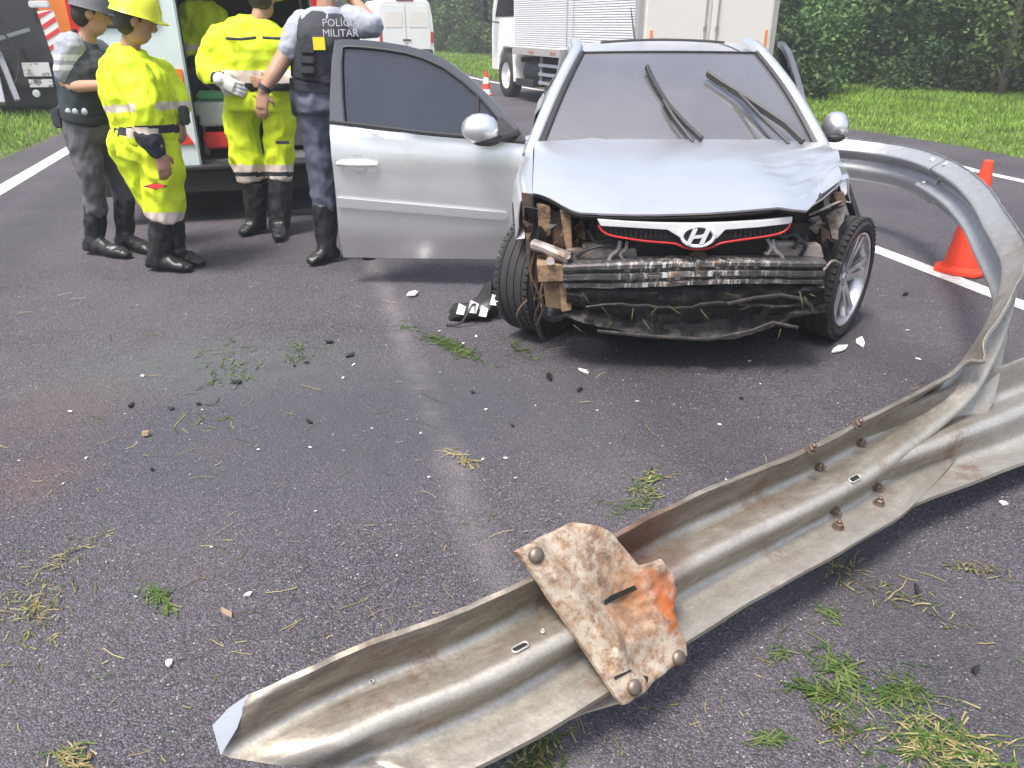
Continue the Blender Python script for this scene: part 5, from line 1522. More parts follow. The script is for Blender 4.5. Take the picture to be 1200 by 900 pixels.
M_RIM = mat("alloy_rim", (.60, .60, .62), .28, .75, var=.08, scale=20, col2=(.33, .30, .28), blend=(.55, .72))
M_DISC = mat("brake_iron", (.09, .075, .065), .55, .6, var=.3)
car_wheel((-.775, .0, .335), R(-36), True)
car_wheel((.80, .0, .335), R(-38), False)
car_wheel((-.80, 2.83, .335), 0, True)
car_wheel((.80, 2.83, .335), 0, False)

# ---------------------------------------------------------------- body sides, rear, interior
ys = [.80, .95, 1.2, 1.5, 1.8, 1.98, 2.2, 2.45, 2.6, 2.83, 3.06, 3.2, 3.45, 3.6]
def side_col(y, sd):
    t = (y - .8) / 2.8
    belt = .975 + .085 * min(1, t * 1.3)
    w = .945 - (.09 if sd < 0 else .05) * max(0, t) - .06 * max(0, (t - .72) / .28)
    h2 = .385 ** 2 - (y - 2.83) ** 2
    zb = .24 if h2 <= 0 else .335 + math.sqrt(h2)
    pts = [(w - .03, zb), (w + .002, max(zb + .01, .36)), (w + .004, max(zb + .02, .58)), (w - .005, max(zb + .03, .80)), (w - .035, belt - .05), (w - .07, belt)]
    return [Vector((sd * x, y, z)) for x, z in pts], belt, w
def green(y, sd):
    (_, belt, w) = side_col(y, sd)
    t = (y - 1.27) / 1.78
    if y < 1.27: top = Vector((sd * lerp(.87, .60, (y - .52) / .75), y, lerp(.97, 1.43, (y - .52) / .75)))
    elif y <= 3.06: 
        i = min(11, int(max(0, t) * 12)); g = max(0, t) * 12 - i
        a = roof_rows[i][14].lerp(roof_rows[i + 1][14], min(1, g)); top = Vector((sd * a.x, y, a.z))
    else: top = Vector((sd * lerp(.565, .70, (y - 3.06) / .54), y, lerp(1.38, 1.02, (y - 3.06) / .54)))
    bot = Vector((sd * (w - .075), y, belt - .004))
    return bot, top
for sd in (-1, 1):
    b = MB()
    yy = [y for y in ys if y >= 1.98]
    b.sheet([side_col(y, sd)[0] for y in yy], 0, .008)
    b.build("rear_quarter", M_SILVER, car, smooth=R(40))
    g = MB(); g.sheet([[green(y, sd)[0].lerp(green(y, sd)[1], q) for q in (0, .3, .6, .9)] for y in np.linspace(2.02, 2.95, 8)], 0, .006); g.build("side_window", M_TINT, car, smooth=R(40))
    p = MB()
    for y0, y1 in ((1.94, 2.05), (2.93, 3.5)):
        p.sheet([[green(y, sd)[0].lerp(green(y, sd)[1], q) + Vector((sd * .006, 0, 0)) for q in (0, .35, .7, 1)] for y in np.linspace(y0, y1, 5)], 0, .012)
    p.build("rear_pillar", M_SILVER, car, smooth=R(40))
    r_ = MB(); r_.tube([green(y, sd)[1] + Vector((0, 0, -.01)) for y in np.linspace(1.2, 3.06, 9)], .038, 8); r_.build("roof_rail", M_SILVER, car)
    MB().box((sd * .90, 1.40, .25), (.09, 1.3, .13)).build("sill", M_SILVER, car, bevel=.02)
    MB().box((sd * .78, 1.97, .62), (.07, .07, .76)).build("door_post", M_BLACK, car)
    MB().box((sd * .58, 3.57, .98), (.14, .14, .34)).build("tail_light", M_REDLENS, car, bevel=.03)
# rear end
rr_ = MB()
rr_.sheet([[Vector((x * (lerp(.80, .66, q) if q > .5 else .80), 3.60 - .54 * max(0, q - .55) / .45 + .03 * math.cos(x * 1.5), lerp(.26, 1.40, q))) for x in np.linspace(-1, 1, 9)] for q in np.linspace(0, 1, 9)], 0, .01)
rr_.build("tailgate", M_SILVER, car, smooth=R(40))
MB().sheet([[Vector((x * lerp(.68, .58, q), 3.615 - .54 * max(0, lerp(.62, .95, q) - .55) / .45 + .03 * math.cos(x * 1.5), lerp(.26, 1.40, lerp(.62, .95, q)) + .012)) for x in np.linspace(-1, 1, 7)] for q in np.linspace(0, 1, 4)], 0, .006).build("rear_window", M_TINT, car, smooth=R(40))
MB().box((0, 3.66, .48), (1.58, .14, .34)).build("rear_bumper", M_SILVER, car, bevel=.05)
MB().box((0, 1.9, .28), (1.66, 2.4, .05)).build("cabin_floor", M_SEAT, car)
MB().box((0, .72, .84), (1.58, .30, .22)).build("dashboard", M_SEAT, car, bevel=.05)
for x in (-.40, .40):
    s_ = MB().box((x, 1.62, .46), (.52, .56, .20)); s_.build("seat", M_SEAT, car, bevel=.06)
    MB().box((x, 1.95, .82), (.50, .18, .62), 0, Matrix.Rotation(R(-12), 3, 'X')).box((x, 2.03, 1.22), (.26, .10, .18)).build("seat_back", M_SEAT, car, bevel=.05)
MB().box((0, 2.75, .72), (1.3, .2, .75), 0, Matrix.Rotation(R(-14), 3, 'X')).build("rear_seat_back", M_SEAT, car, bevel=.05)

# ---------------------------------------------------------------- doors (hinge space: x along the door, z up, -y outwards)
def make_door(hinge, dirv, mirror_side, pts_scale=1.0, flip=False):
    """door built in its own frame and set at its hinge; outer skin faces local -y"""
    d = Vector((dirv[0], dirv[1], 0)).normalized()
    z = Vector((0, 0, 1)); y = z.cross(d)
    if flip: y = -y
    B = Matrix((d, y, z)).transposed().to_4x4()
    M = Matrix.Translation(Vector(hinge)) @ B
    def bow(w, h):   # outward bulge of the skin, tumblehome of the window frame
        if h < 1.0: return -.035 * math.sin(math.pi * max(0, min(1, (h - .16) / .95))) - .012 * math.exp(-((h - .84) / .05) ** 2)
        return .0 + (h - 1.0) * .30
    def belt(w): return np.interp(w, [0, .036, .656, 1.26], [.935, .941, .985, 1.044])
    def bot(w): return np.interp(w, [0, .18, .7, 1.27], [.235, .20, .19, .186])
    def hind(h): return np.interp(h, [.16, .30, .6, .95], [.10, .045, .02, .03])
    def trail(h): return np.interp(h, [.186, .347, .6, .8, 1.044], [1.262, 1.262, 1.252, 1.255, 1.262])
    rows = []
    hs_ = [0, .06, .13, .17, .20, .27, .35, .43, .50, .56, .62, .70, .78, .86, .93, .97, 1.0]
    for q in hs_:
        row = []
        for k in range(19):
            f = k / 18
            w = lerp(hind(lerp(.19, .95, q)), trail(lerp(.186, 1.044, q)), f)
            h = lerp(bot(w), belt(w), q)
            yy = bow(w, h)
            if q < .22: yy += .034 * (1 - q / .22)
            row.append(M @ Vector((w, yy, h)))
        rows.append(row)
    body = MB().sheet(rows, 0, .030, B.to_3x3() @ Vector((0, -1, 0)))
    do = body.build("door", M_SILVER, car, smooth=R(28))
    # window frame
    fo = [(.030, .938), (.13, 1.06), (.284, 1.209), (.40, 1.305), (.535, 1.397), (.66, 1.447), (.786, 1.478), (.92, 1.497), (1.04, 1.508), (1.16, 1.513), (1.225, 1.510), (1.245, 1.40), (1.258, 1.2), (1.262, 1.046)]
    fi = [(.120, .962), (.20, 1.055), (.335, 1.195), (.44, 1.280), (.56, 1.358), (.68, 1.408), (.79, 1.437), (.92, 1.456), (1.04, 1.467), (1.14, 1.472), (1.178, 1.468), (1.185, 1.38), (1.180, 1.2), (1.168, 1.048)]
    fp = MB(); n = len(fo)
    O = [M @ Vector((w, bow(w, h) - .004, h)) for w, h in fo]; I = [M @ Vector((w, bow(w, h) + .004, h)) for w, h in fi]
    off = B.to_3x3() @ Vector((0, .035, 0))
    for a in range(n - 1):
        fp.add([O[a], O[a + 1], I[a + 1], I[a]] + [p + off for p in (O[a], O[a + 1], I[a + 1], I[a])], [(0, 1, 2, 3), (7, 6, 5, 4), (0, 4, 5, 1), (2, 6, 7, 3)])
    fp.build("window_frame", M_FRAMEBLK, do, smooth=R(40))
    MB().tube([p + B.to_3x3() @ Vector((0, -.004, 0)) for p in I], .008, 6).build("window_seal", M_BLACK, do)
    sill_ = [M @ Vector((w, bow(w, belt(w)) - .006, belt(w) + .006)) for w in np.linspace(.03, 1.262, 12)]
    MB().tube(sill_, .013, 6).build("belt_seal", M_BLACK, do)
    gv = [(lerp(.34, 1.172, f), h) for f, h in ()]
    gl = [M @ Vector((w, bow(w, h) + .014, h)) for w, h in fi] 
    cen = [M @ Vector((w, bow(w, belt(w)) + .014, belt(w) + .0)) for w, h in fi]
    MB().sheet([[c.lerp(g, q) for q in (0, .35, .7, 1)] for c, g in zip(cen, gl)], 0, .005).build("window", M_TINT, do, smooth=R(60))
    MB().bar(M @ Vector((.345, .004, .965)), M @ Vector((.345, bow(0, 1.2) - .002, 1.20)), .022, .02).build("quarter_bar", M_BLACK, do)
    # moulding
    mo = [M @ Vector((w, bow(w, h) - .004, h)) for w, h in ((1.245, .605), (.163, .528), (.150, .498), (.163, .466), (1.248, .533))]
    MB().prism(mo, B.to_3x3() @ Vector((0, -.016, 0))).build("side_moulding", M_SILVER, do, bevel=.006)
    # handle with its dish
    hc = Vector((1.094, bow(1.09, .806), .806))
    dish = [M @ (hc + Vector((.058 * math.cos(a), -.003, .060 * math.sin(a)))) for a in np.linspace(0, 2 * math.pi, 25)[:-1]]
    MB().prism(dish, B.to_3x3() @ Vector((0, .002, 0))).build("handle_dish", M_DISH, do)
    hb = MB().tube([M @ (hc + Vector((x, yy, zz))) for x, yy, zz in ((.125, -.018, .002), (.06, -.034, .002), (0, -.037, 0), (-.06, -.034, 0), (-.125, -.018, -.002))], [.014, .018, .018, .018, .014], 10)
    hb.build("handle", M_SILVER, do)
    # mirror
    mc = Vector((.306, -.155, 1.035))
    mb = MB().ball(M @ mc, (.115, .085, .090), 16, 0, B.to_3x3())
    mo_ = mb.build("mirror", M_SILVER, do, smooth=R(60))
    MB().tube([M @ (mc + Vector((-.085, .05, -.065))), M @ Vector((.13, -.02, .985)), M @ Vector((.10, .01, .99))], [.022, .028, .032], 8).ball(M @ (mc + Vector((-.03, .006, -.062))), (.095, .070, .036), 14, 0, B.to_3x3()).build("mirror_foot", M_BLACK, do)
    MB().prism([M @ Vector((w, bow(w, h) - .010, h)) for w, h in ((.045, .955), (.33, .975), (.20, 1.09))], off * .3).build("mirror_sail", M_BLACK, do)
    # inner trim
    ti = MB().sheet([[p + B.to_3x3() @ Vector((0, .065, 0)) for p in rw] for rw in rows[2:-1]], 0, .02, B.to_3x3() @ Vector((0, -1, 0)))
    ti.build("door_trim", M_SEAT, do, smooth=R(40))
    return do
M_FRAMEBLK = mat("frame_satin_black", (.075, .08, .095), .35, 0, var=.1, coat=.3)
M_DISH = mat("handle_dish_shade", (.55, .56, .58), .35, .5, var=.05)
hw = CI @ Vector((.13, 4.90, 0)); tw = CI @ Vector((-1.10, 5.0, 0))
d1 = make_door((hw.x, hw.y, 0), (tw.x - hw.x, tw.y - hw.y), -1, flip=True)
d1['label'] = "wide open passenger door with dark window and white mirror"
d2 = make_door((.86, .80, -.03), (math.sin(R(10)), math.cos(R(10))), 1)
d2['label'] = "slightly open door on the far side"

# grass torn up and caught in the bare front
gb = MB(); rdg = random.Random(9)
for k in range(20):
    u = rdg.uniform(640, 950); v = rdg.uniform(338, 392); y0 = -.68 - .03 * rdg.random()
    p = cl(u, v, y0); d = Vector((rdg.uniform(-1, 1), rdg.uniform(-.2, .1), rdg.uniform(-1.2, .3))).normalized() * rdg.uniform(.03, .10)
    w = Vector((d.z, 0, -d.x)).normalized() * .0022
    gb.add([p - w, p + w, p + d * .6 + w * .7 + Vector((0, -.01, 0)), p + d * .6 - w * .7 + Vector((0, -.01, 0)), p + d], [(0, 1, 2, 3), (3, 2, 4)])
M_CAUGHT = leaf_mat("caught_grass", (.03, .06, .012), (.07, .11, .025), (.16, .15, .06), .7, .2)
tag(gb.build("caught_grass", M_CAUGHT, car, smooth=None), kind="stuff")
# hanging scraps of liner and bracket in both lamp openings
for k in range(26):
    left = k < 15
    u, v = (rdg.uniform(618, 700), rdg.uniform(248, 306)) if left else (rdg.uniform(898, 975), rdg.uniform(256, 304))
    s_ = rdg.uniform(4, 11); a = rdg.uniform(0, 6.28)
    pts = [cl(u + s_ * math.cos(a + q) * rdg.uniform(.5, 1.1), v + s_ * 1.3 * math.sin(a + q) * rdg.uniform(.5, 1.1), -.40 - .08 * rdg.random()) for q in (0, 1.2, 2.5, 3.8, 5.1)]
    MB().prism(pts, (.003, .010, .002)).build("torn_scrap", rdg.choice((M_CAVITY, M_BROWN, M_BROWN, M_MAG, M_TAN, M_BLACK)), car, smooth=None)
# ================================================================== PEOPLE
M_SKIN = mat("skin_brown", (.36, .20, .13), .55, 0, var=.12, scale=18, spec=.4)
M_SKIN2 = mat("skin_tan", (.44, .25, .165), .55, 0, var=.12, scale=18, spec=.4)
M_HAIR = mat("dark_hair", (.018, .014, .012), .7, 0, var=.4, scale=90)
M_LIME = mat("hi_vis_lime", (.66, .80, .015), .75, 0, var=.12, scale=6, col2=(.50, .62, .025), blend=(.52, .72), bump=.45, bscale=22)
M_TAPE = mat("reflective_tape", (.66, .56, .48), .45, 0, var=.12, scale=20)
M_NAVY = mat("navy_webbing", (.022, .024, .035), .75, 0, var=.3, scale=20)
M_LEATHER = mat("black_boot_leather", (.016, .016, .018), .42, 0, var=.4, scale=20, bump=.25, bscale=18)
M_GREY = mat("grey_uniform_cloth", (.105, .10, .115), .85, 0, var=.18, scale=7, bump=.3, bscale=24)
M_BLUEGREY = mat("bluegrey_uniform_cloth", (.10, .11, .155), .85, 0, var=.18, scale=7, bump=.3, bscale=24)
M_SHIRT = mat("pale_grey_shirt", (.30, .32, .37), .8, 0, var=.10, scale=8, bump=.2, bscale=24)
M_VEST = mat("dark_tactical_vest", (.03, .034, .042), .8, 0, var=.35, scale=14, bump=.4, bscale=35)
M_TEAL = mat("dark_teal_cloth", (.03, .045, .055), .85, 0, var=.2, scale=8)
M_GLOVE = mat("white_glove", (.72, .70, .68), .6, 0, var=.06)
M_LETTER = mat("pale_lettering", (.50, .50, .52), .7, 0, var=.05)
M_YELTAG = mat("yellow_patch", (.85, .62, .02), .5, 0, var=.05)
M_HELMET = mat("yellow_helmet", (.72, .74, .03), .35, 0, var=.06, coat=.3)
M_CAP = mat("grey_cap", (.12, .12, .14), .8, 0, var=.15)

def ell_rings(path, side, n=18):
    """torso: list of (centre, half width, half depth); side = unit vector of the width"""
    out = []
    N = len(path)
    for i, (c, a, b) in enumerate(path):
        c = Vector(c)
        t = (Vector(path[min(i + 1, N - 1)][0]) - Vector(path[max(i - 1, 0)][0])).normalized()
        s = (side - t * side.dot(t)).normalized(); f = t.cross(s)
        out.append([c + s * (a * math.copysign(abs(math.cos(q)) ** .85, math.cos(q))) + f * (b * math.copysign(abs(math.sin(q)) ** .85, math.sin(q))) for q in [2 * math.pi * k / n for k in range(n)]])
    return out
def limb(mb, pts, rs, n=14, end=True):
    P = spline(pts, 4 * (len(pts) - 1) + 1)
    rr = np.interp(np.linspace(0, len(rs) - 1, len(P)), range(len(rs)), rs)
    mb.tube(P, list(rr), n)
    mb.ball(P[0], rs[0] * .98, 12)
    if end: mb.ball(P[-1], rs[-1] * .98, 12)
def hand(mb, wrist, tip_dir, palm_side, s=1.0, curl=.45, thumb=1):
    """palm plus four unequal bent fingers and a thumb leaving its side"""
    f = Vector(tip_dir).normalized(); p = Vector(palm_side); p = (p - f * p.dot(f)).normalized(); w = f.cross(p)
    W = Vector(wrist)
    mb.rings([[W + f * (.0 + .095 * q) * s + (w * (.024 + .018 * min(1, q * 2.2)) * math.cos(a) + p * (.019 - .004 * q) * math.sin(a)) * s for a in [2 * math.pi * k / 12 for k in range(12)]] for q in (-.15, .15, .45, .75, 1.0)])
    for k, (o, L) in enumerate(((-.031, .072), (-.0105, .082), (.0105, .077), (.030, .060))):
        b = W + f * (.085 * s) + w * (o * s)
        c1 = curl * (.75 + .12 * k)
        a1 = b + (f * math.cos(c1 * .5) + p * math.sin(c1 * .5)) * (L * .46 * s)
        a2 = a1 + (f * math.cos(c1 * 1.5) + p * math.sin(c1 * 1.5)) * (L * .32 * s)
        a3 = a2 + (f * math.cos(c1 * 2.3) + p * math.sin(c1 * 2.3)) * (L * .26 * s)
        mb.tube([b - f * .02 * s, b, a1, a2, a3], [.010 * s, .0105 * s, .0098 * s, .0088 * s, .0065 * s], 8)
    tb = W + f * (.025 * s) - w * (thumb * .026 * s)
    t1 = tb + (f * .6 - w * thumb * .75 + p * .35).normalized() * (.042 * s)
    t2 = t1 + (f * .9 - w * thumb * .2 + p * .5).normalized() * (.034 * s)
    mb.tube([tb, t1, t2], [.0145 * s, .0115 * s, .008 * s], 8)
def head(mb, c, face, up, s=1.0):
    """skull, jaw, nose, ears in one skin"""
    f = Vector(face).normalized(); u = Vector(up); u = (u - f * u.dot(f)).normalized(); r = f.cross(u)
    M = Matrix((r, f, u)).transposed()
    C = Vector(c)
    mb.ball(C + u * .025 * s, (.077 * s, .098 * s, .098 * s), 16, 0, M)
    mb.ball(C + f * .022 * s - u * .055 * s, (.058 * s, .072 * s, .070 * s), 14, 0, M)
    mb.tube([C + f * .094 * s + u * .018 * s, C + f * .112 * s - u * .022 * s, C + f * .098 * s - u * .034 * s], [.010 * s, .016 * s, .012 * s], 8)
    for sd in (-1, 1): mb.ball(C + r * sd * .078 * s - f * .004 * s - u * .005 * s, (.012 * s, .022 * s, .032 * s), 10, 0, M)
    mb.ball(C + f * .086 * s - u * .062 * s, (.026 * s, .012 * s, .009 * s), 8, 0, M)
    return M
def face_bits(root, c, M, s, hair_mat=None, hair_drop=.0):
    C = Vector(c)
    for sd in (-1, 1):
        e = MB().ball(C + M @ Vector((sd * .032, .085, .022)) * s, .0135 * s, 10); e.build("eye", M_EYE, root, ws=True)
        b = MB().tube([C + M @ Vector((sd * x, y, .043)) * s for x, y in ((.014, .098), (.034, .096), (.052, .084))], .0045 * s, 5); b.build("eyebrow", M_HAIR, root, ws=True)
    hm = MB()
    hm.ball(C + M @ Vector((0, -.016, .038)) * s, (.087 * s, .100 * s, .098 * s), 16, 0, M)
    hm.ball(C + M @ Vector((0, -.040, -.012)) * s, (.080 * s, .070 * s, .080 * s), 14, 0, M)
    hm.build("hair", hair_mat or M_HAIR, root, ws=True, smooth=3.2)
M_EYE = mat("eye_dark", (.05, .04, .035), .2, 0, var=.05)
def helmet(root, c, M, s, m, name="helmet"):
    C = Vector(c); h = MB()
    prof = [(.128, .012), (.124, .018), (.118, .05), (.104, .095), (.078, .128), (.04, .146), (0, .151), (0, .145), (.04, .140), (.074, .122), (.098, .09), (.111, .05), (.116, .018)]
    h.lathe([(r * s, (z + .012) * s) for r, z in prof], C, M, 24, close=False)
    h.ball(C + M @ Vector((0, .105, .022)) * s, (.085 * s, .060 * s, .010 * s), 14, 0, M)
    h.tube([C + M @ Vector((0, y, z)) * s for y, z in ((-.118, .05), (-.08, .135), (0, .165), (.08, .135), (.112, .06))], .012 * s, 6)
    h.build(name, m, root, ws=True, smooth=R(60))
def boots(root, ankle_top, ankle, toe, r_top=.062, r_ank=.050, s=1.0):
    b = MB(); A = Vector(ankle); T = Vector(ankle_top); D = Vector(toe) - A; D.z = 0; L = D.length; D.normalize()
    b.tube([T, T.lerp(A, .35), T.lerp(A, .75), A + Vector((0, 0, .03)), A - Vector((0, 0, .02))], [r_top, r_top * .97, r_ank * 1.12, r_ank * 1.08, r_ank], 14)
    w = D.cross(Vector((0, 0, 1)))
    rg = []
    for q, hw, hh in ((-.10, .036, .07), (-.07, .046, .10), (.0, .052, .125), (.30, .054, .115), (.6, .059, .085), (.85, .055, .066), (1.03, .034, .045)):
        c = A + D * (q * L if q > 0 else q); c.z = 0
        rg.append([c + w * (hw * math.cos(a)) + Vector((0, 0, max(.012, hh * (.5 + .5 * math.sin(a)) * 1.0 + .012))) for a in [2 * math.pi * k / 14 for k in range(14)]])
    b.rings(rg)
    me = remeshed(b, .011, 3, .010, 20, random.random() * 9, (1, 1, .45))
    o = put("boot", me, M_LEATHER, root, True, smooth=3.2)
    so = MB()
    so.rings([[p + Vector((0, 0, -p.z + z)) + (p - (sum(g, Vector()) / len(g))) * .06 for p in g] for g, z in [(r, .001) for r in rg]], 0)
    pl = []
    for g in rg: pl.append(g[0] + (g[0] - g[7]) * .05)
    pr_ = [g[7] + (g[7] - g[0]) * .05 for g in rg][::-1]
    so = MB().prism([Vector((p.x, p.y, .002)) for p in pl + pr_], (0, 0, .026))
    so.build("sole", M_BLACK, o, ws=True)
    return o
def P(u, v, Y): return at_y(u, v, Y)
def ground(u, Y, z=0.06):
    # point at height z under image column u at depth Y
    d = Y * _c - (z - CAM_H) * _s
    return Vector(((u - 600) / FOC * d, Y, z))

def finish_body(root, mb, voxel=.0075, m=M_SKIN):
    me = remeshed(mb, voxel, 3)
    return put("body", me, m, root, True, smooth=3.2)

# ---------------------------------------------------------------- 1  military policeman at the left, writing or folding his arms
p1 = thing("person", "person in grey trousers, tall black boots and dark vest, at the far left", "person", ground(110, 5.78, 0), 0, "people standing at the crash")
Y = 5.8; side = Vector((.55, -.83, 0))
B1_ = MB()
neck = P(103, 42, Y); hc = P(106, 16, Y)
limb(B1_, [P(98, 135, Y), P(97, 90, Y), P(97, 60, Y)], [.13, .14, .10]); limb(B1_, [P(98, 60, Y), neck, hc], [.07, .056, .05])
hM = head(B1_, hc, (.85, .35, -.25), (0, 0, 1), 1.1)
limb(B1_, [P(82, 58, Y - .14), P(78, 98, Y - .14), P(118, 100, Y - .28)], [.06, .046, .034])
hand(B1_, P(116, 100, Y - .28), (1, -.1, .05), (0, .5, -1), 1.05)
limb(B1_, [P(118, 62, Y + .15), P(124, 100, Y + .15), P(130, 104, Y - .05)], [.06, .045, .034])
hand(B1_, P(130, 104, Y - .06), (.6, -.6, .1), (0, -.4, -1), 1.05)
for h_, k_, a_ in ((P(95, 142, Y - .04), P(107, 192, Y - .06), P(113, 240, Y - .02)), (P(118, 145, Y + .12), P(137, 195, Y + .16), P(146, 236, Y + .18))): limb(B1_, [h_, k_, a_], [.085, .06, .045])
finish_body(p1, B1_, m=M_SKIN2)
face_bits(p1, hc, hM, 1.1); helmet(p1, hc, hM, 1.08, M_CAP, "cap")
t = MB()
t.rings(ell_rings([(P(99, 142, Y), .19, .14), (P(98, 128, Y), .195, .15), (P(97, 105, Y), .205, .16), (P(96, 82, Y), .215, .165), (P(97, 64, Y), .20, .145), (P(99, 52, Y), .13, .10), (P(101, 46, Y), .075, .075)], side))
put("shirt", remeshed(t, .012, 5, .008, 9, 1), [M_TEAL, M_SHIRT], p1, True, smooth=3.2)
vs_ = MB()
vs_.rings(ell_rings([(P(101, 112, Y), .20, .17), (P(101, 90, Y), .212, .180), (P(101, 70, Y), .205, .165), (P(101, 56, Y), .15, .12)], side))
put("vest", remeshed(vs_, .012, 4, .012, 14, 2), M_VEST, p1, True, smooth=3.2)
sl = MB()
limb(sl, [P(84, 54, Y - .13), P(80, 70, Y - .15), P(77, 87, Y - .15)], [.095, .088, .074])
me = remeshed(sl, .008, 4, .008, 12, 3)
def stripes(c, n):
    v = seen(c)[1]
    return 1 if (64 < v < 71 or 76 < v < 83) else 0
paint(me, stripes)
put("sleeve", me, [M_SHIRT, M_SLV2] if 'M_SLV2' in globals() else [M_SHIRT, mat("sleeve_white_band", (.60, .61, .64), .7, 0, var=.05)], p1, True, smooth=3.2)
sl = MB(); limb(sl, [P(114, 60, Y + .14), P(120, 74, Y + .15), P(123, 88, Y + .15)], [.09, .08, .07]); put("sleeve", remeshed(sl, .010, 4, .008, 12, 4), M_SHIRT, p1, True, smooth=3.2)
tr = MB()
tr.rings(ell_rings([(P(99, 136, Y), .195, .15), (P(103, 150, Y + .03), .205, .17), (P(107, 162, Y + .05), .18, .16)], side))
limb(tr, [P(94, 148, Y - .05), P(101, 180, Y - .06), P(107, 205, Y - .06), P(113, 246, Y - .02)], [.125, .108, .090, .078])
limb(tr, [P(116, 148, Y + .12), P(129, 180, Y + .15), P(138, 205, Y + .17), P(146, 238, Y + .18)], [.125, .105, .088, .076])
put("trousers", remeshed(tr, .012, 4, .014, 11, 5, (1, 1, .7)), M_GREY, p1, True, smooth=3.2)
boots(p1, P(112, 240, Y - .02), ground(110, Y - .02), ground(150, Y - .16), .080, .060)
boots(p1, P(146, 232, Y + .18), ground(146, Y + .14), ground(178, Y - .05), .078, .060)
bl = MB(); bl.rings(ell_rings([(P(99, 138, Y), .212, .168), (P(98.5, 129, Y), .212, .168)], side)); bl.build("belt", M_NAVY, p1, ws=True)
for u in (80, 88, 99): MB().ball(P(u, 131, Y - .185), (.022, .010, .024), 10).build("belt_fitting", M_STEELTRAY, p1, ws=True)
MB().box(P(70, 138, Y - .10), (.07, .10, .13)).build("belt_pouch", M_VEST, p1, ws=True, bevel=.012)

# ---------------------------------------------------------------- helper for the yellow suits
def suit_stripe(rules):
    def fn(c, n):
        u, v = seen(c)
        for k, r in rules:
            if r(u, v, c): return k
        return 0
    return fn
SUIT = [M_LIME, M_TAPE, M_NAVY, M_REDTRIM]

# ---------------------------------------------------------------- 2  rescuer in lime suit, seen from the side, at the left
p2 = thing("person", "person in lime hi-vis suit standing side-on, bare hand hanging, nearest the left edge line", "person", ground(205, 5.4, 0), 0, "people standing at the crash")
Y = 5.4; side = Vector((.62, -.78, 0))
b = MB()
hc = P(158, 24, Y - .02); limb(b, [P(170, 158, Y), P(160, 105, Y), P(152, 75, Y)], [.13, .14, .11]); limb(b, [P(152, 72, Y), P(153, 52, Y), hc], [.07, .06, .05])
hM = head(b, hc, (.86, .42, -.28), (.1, 0, 1), 1.1)
limb(b, [P(158, 82, Y - .2), P(170, 124, Y - .28), P(184, 166, Y - .30), P(187, 178, Y - .30)], [.06, .048, .036, .03])
hand(b, P(187, 178, Y - .30), (.10, .0, -1), (-.6, .7, 0), 1.15, .40, -1)
limb(b, [P(185, 85, Y + .22), P(206, 112, Y + .2), P(212, 140, Y + .05)], [.06, .048, .036])
hand(b, P(212, 140, Y + .04), (.2, -.5, -.8), (-1, 0, 0), 1.1)
for q in ([P(178, 165, Y - .07), P(190, 215, Y - .06), P(194, 255, Y - .05)], [P(155, 168, Y + .10), P(180, 215, Y + .12), P(206, 250, Y + .14)]): limb(b, q, [.09, .062, .045])
finish_body(p2, b)
face_bits(p2, hc, hM, 1.1); helmet(p2, hc, hM, 1.22, M_HELMET)
j = MB()
j.rings(ell_rings([(P(172, 166, Y), .245, .20), (P(171, 150, Y), .25, .205), (P(168, 132, Y), .255, .215), (P(161, 108, Y), .262, .220), (P(155, 88, Y), .262, .200), (P(152, 72, Y), .225, .165), (P(151, 62, Y), .14, .115), (P(152, 55, Y), .085, .085)], side))
limb(j, [P(154, 84, Y - .20), P(163, 106, Y - .26), P(170, 126, Y - .29), P(173, 140, Y - .30), P(175, 156, Y - .30)], [.115, .105, .098, .090, .080])
limb(j, [P(186, 86, Y + .2), P(203, 108, Y + .2), P(209, 128, Y + .1)], [.10, .09, .075])
me = remeshed(j, .010, 5, .018, 8.5, 6, (1, 1, .8))
paint(me, suit_stripe([(1, lambda u, v, c: 150 < v < 162 and u > 148 and u < 186 and c.y < Y - .2), (2, lambda u, v, c: 150 + (u - 130) * -.06 < v < 160 - (u - 130) * .06),
                       (1, lambda u, v, c: 124 - (u - 120) * .06 < v < 133 - (u - 120) * .06 and not (158 < u < 182 and c.y < Y - .17))]))
put("jacket", me, SUIT, p2, True, smooth=3.2)
cf = MB(); limb(cf, [P(173, 158, Y - .30), P(179, 168, Y - .30), P(184, 176, Y - .30)], [.082, .076, .055]); put("cuff", remeshed(cf, .009, 3, .008, 14, 3), M_NAVY, p2, True, smooth=3.2)
tr = MB()
tr.rings(ell_rings([(P(172, 154, Y), .235, .19), (P(171, 166, Y), .245, .205), (P(172, 180, Y + .01), .225, .20)], side))
limb(tr, [P(182, 168, Y - .07), P(192, 200, Y - .08), P(193, 225, Y - .07), P(193, 254, Y - .05)], [.155, .145, .136, .128], 14, False)
limb(tr, [P(154, 170, Y + .08), P(166, 200, Y + .10), P(180, 225, Y + .12), P(192, 250, Y + .13)], [.150, .136, .125, .115], 14, False)
me = remeshed(tr, .011, 4, .019, 8, 8, (1, 1, .7))
paint(me, suit_stripe([(1, lambda u, v, c: v > 249)]))
put("trousers", me, SUIT, p2, True, smooth=3.2)
eb = [P(183 + 15 * math.cos(a), 218 + 4 * math.sin(a), Y - .235) for a in np.linspace(0, 2 * math.pi, 5)[:-1]]
MB().prism(eb, (0, -.012, 0)).build("leg_badge", M_NAVY, p2, ws=True)
eb = [P(183 + 10 * math.cos(a), 218 + 2.8 * math.sin(a), Y - .248) for a in np.linspace(0, 2 * math.pi, 17)[:-1]]
MB().prism(eb, (0, -.010, 0)).build("leg_badge", M_REFLRED, p2, ws=True)
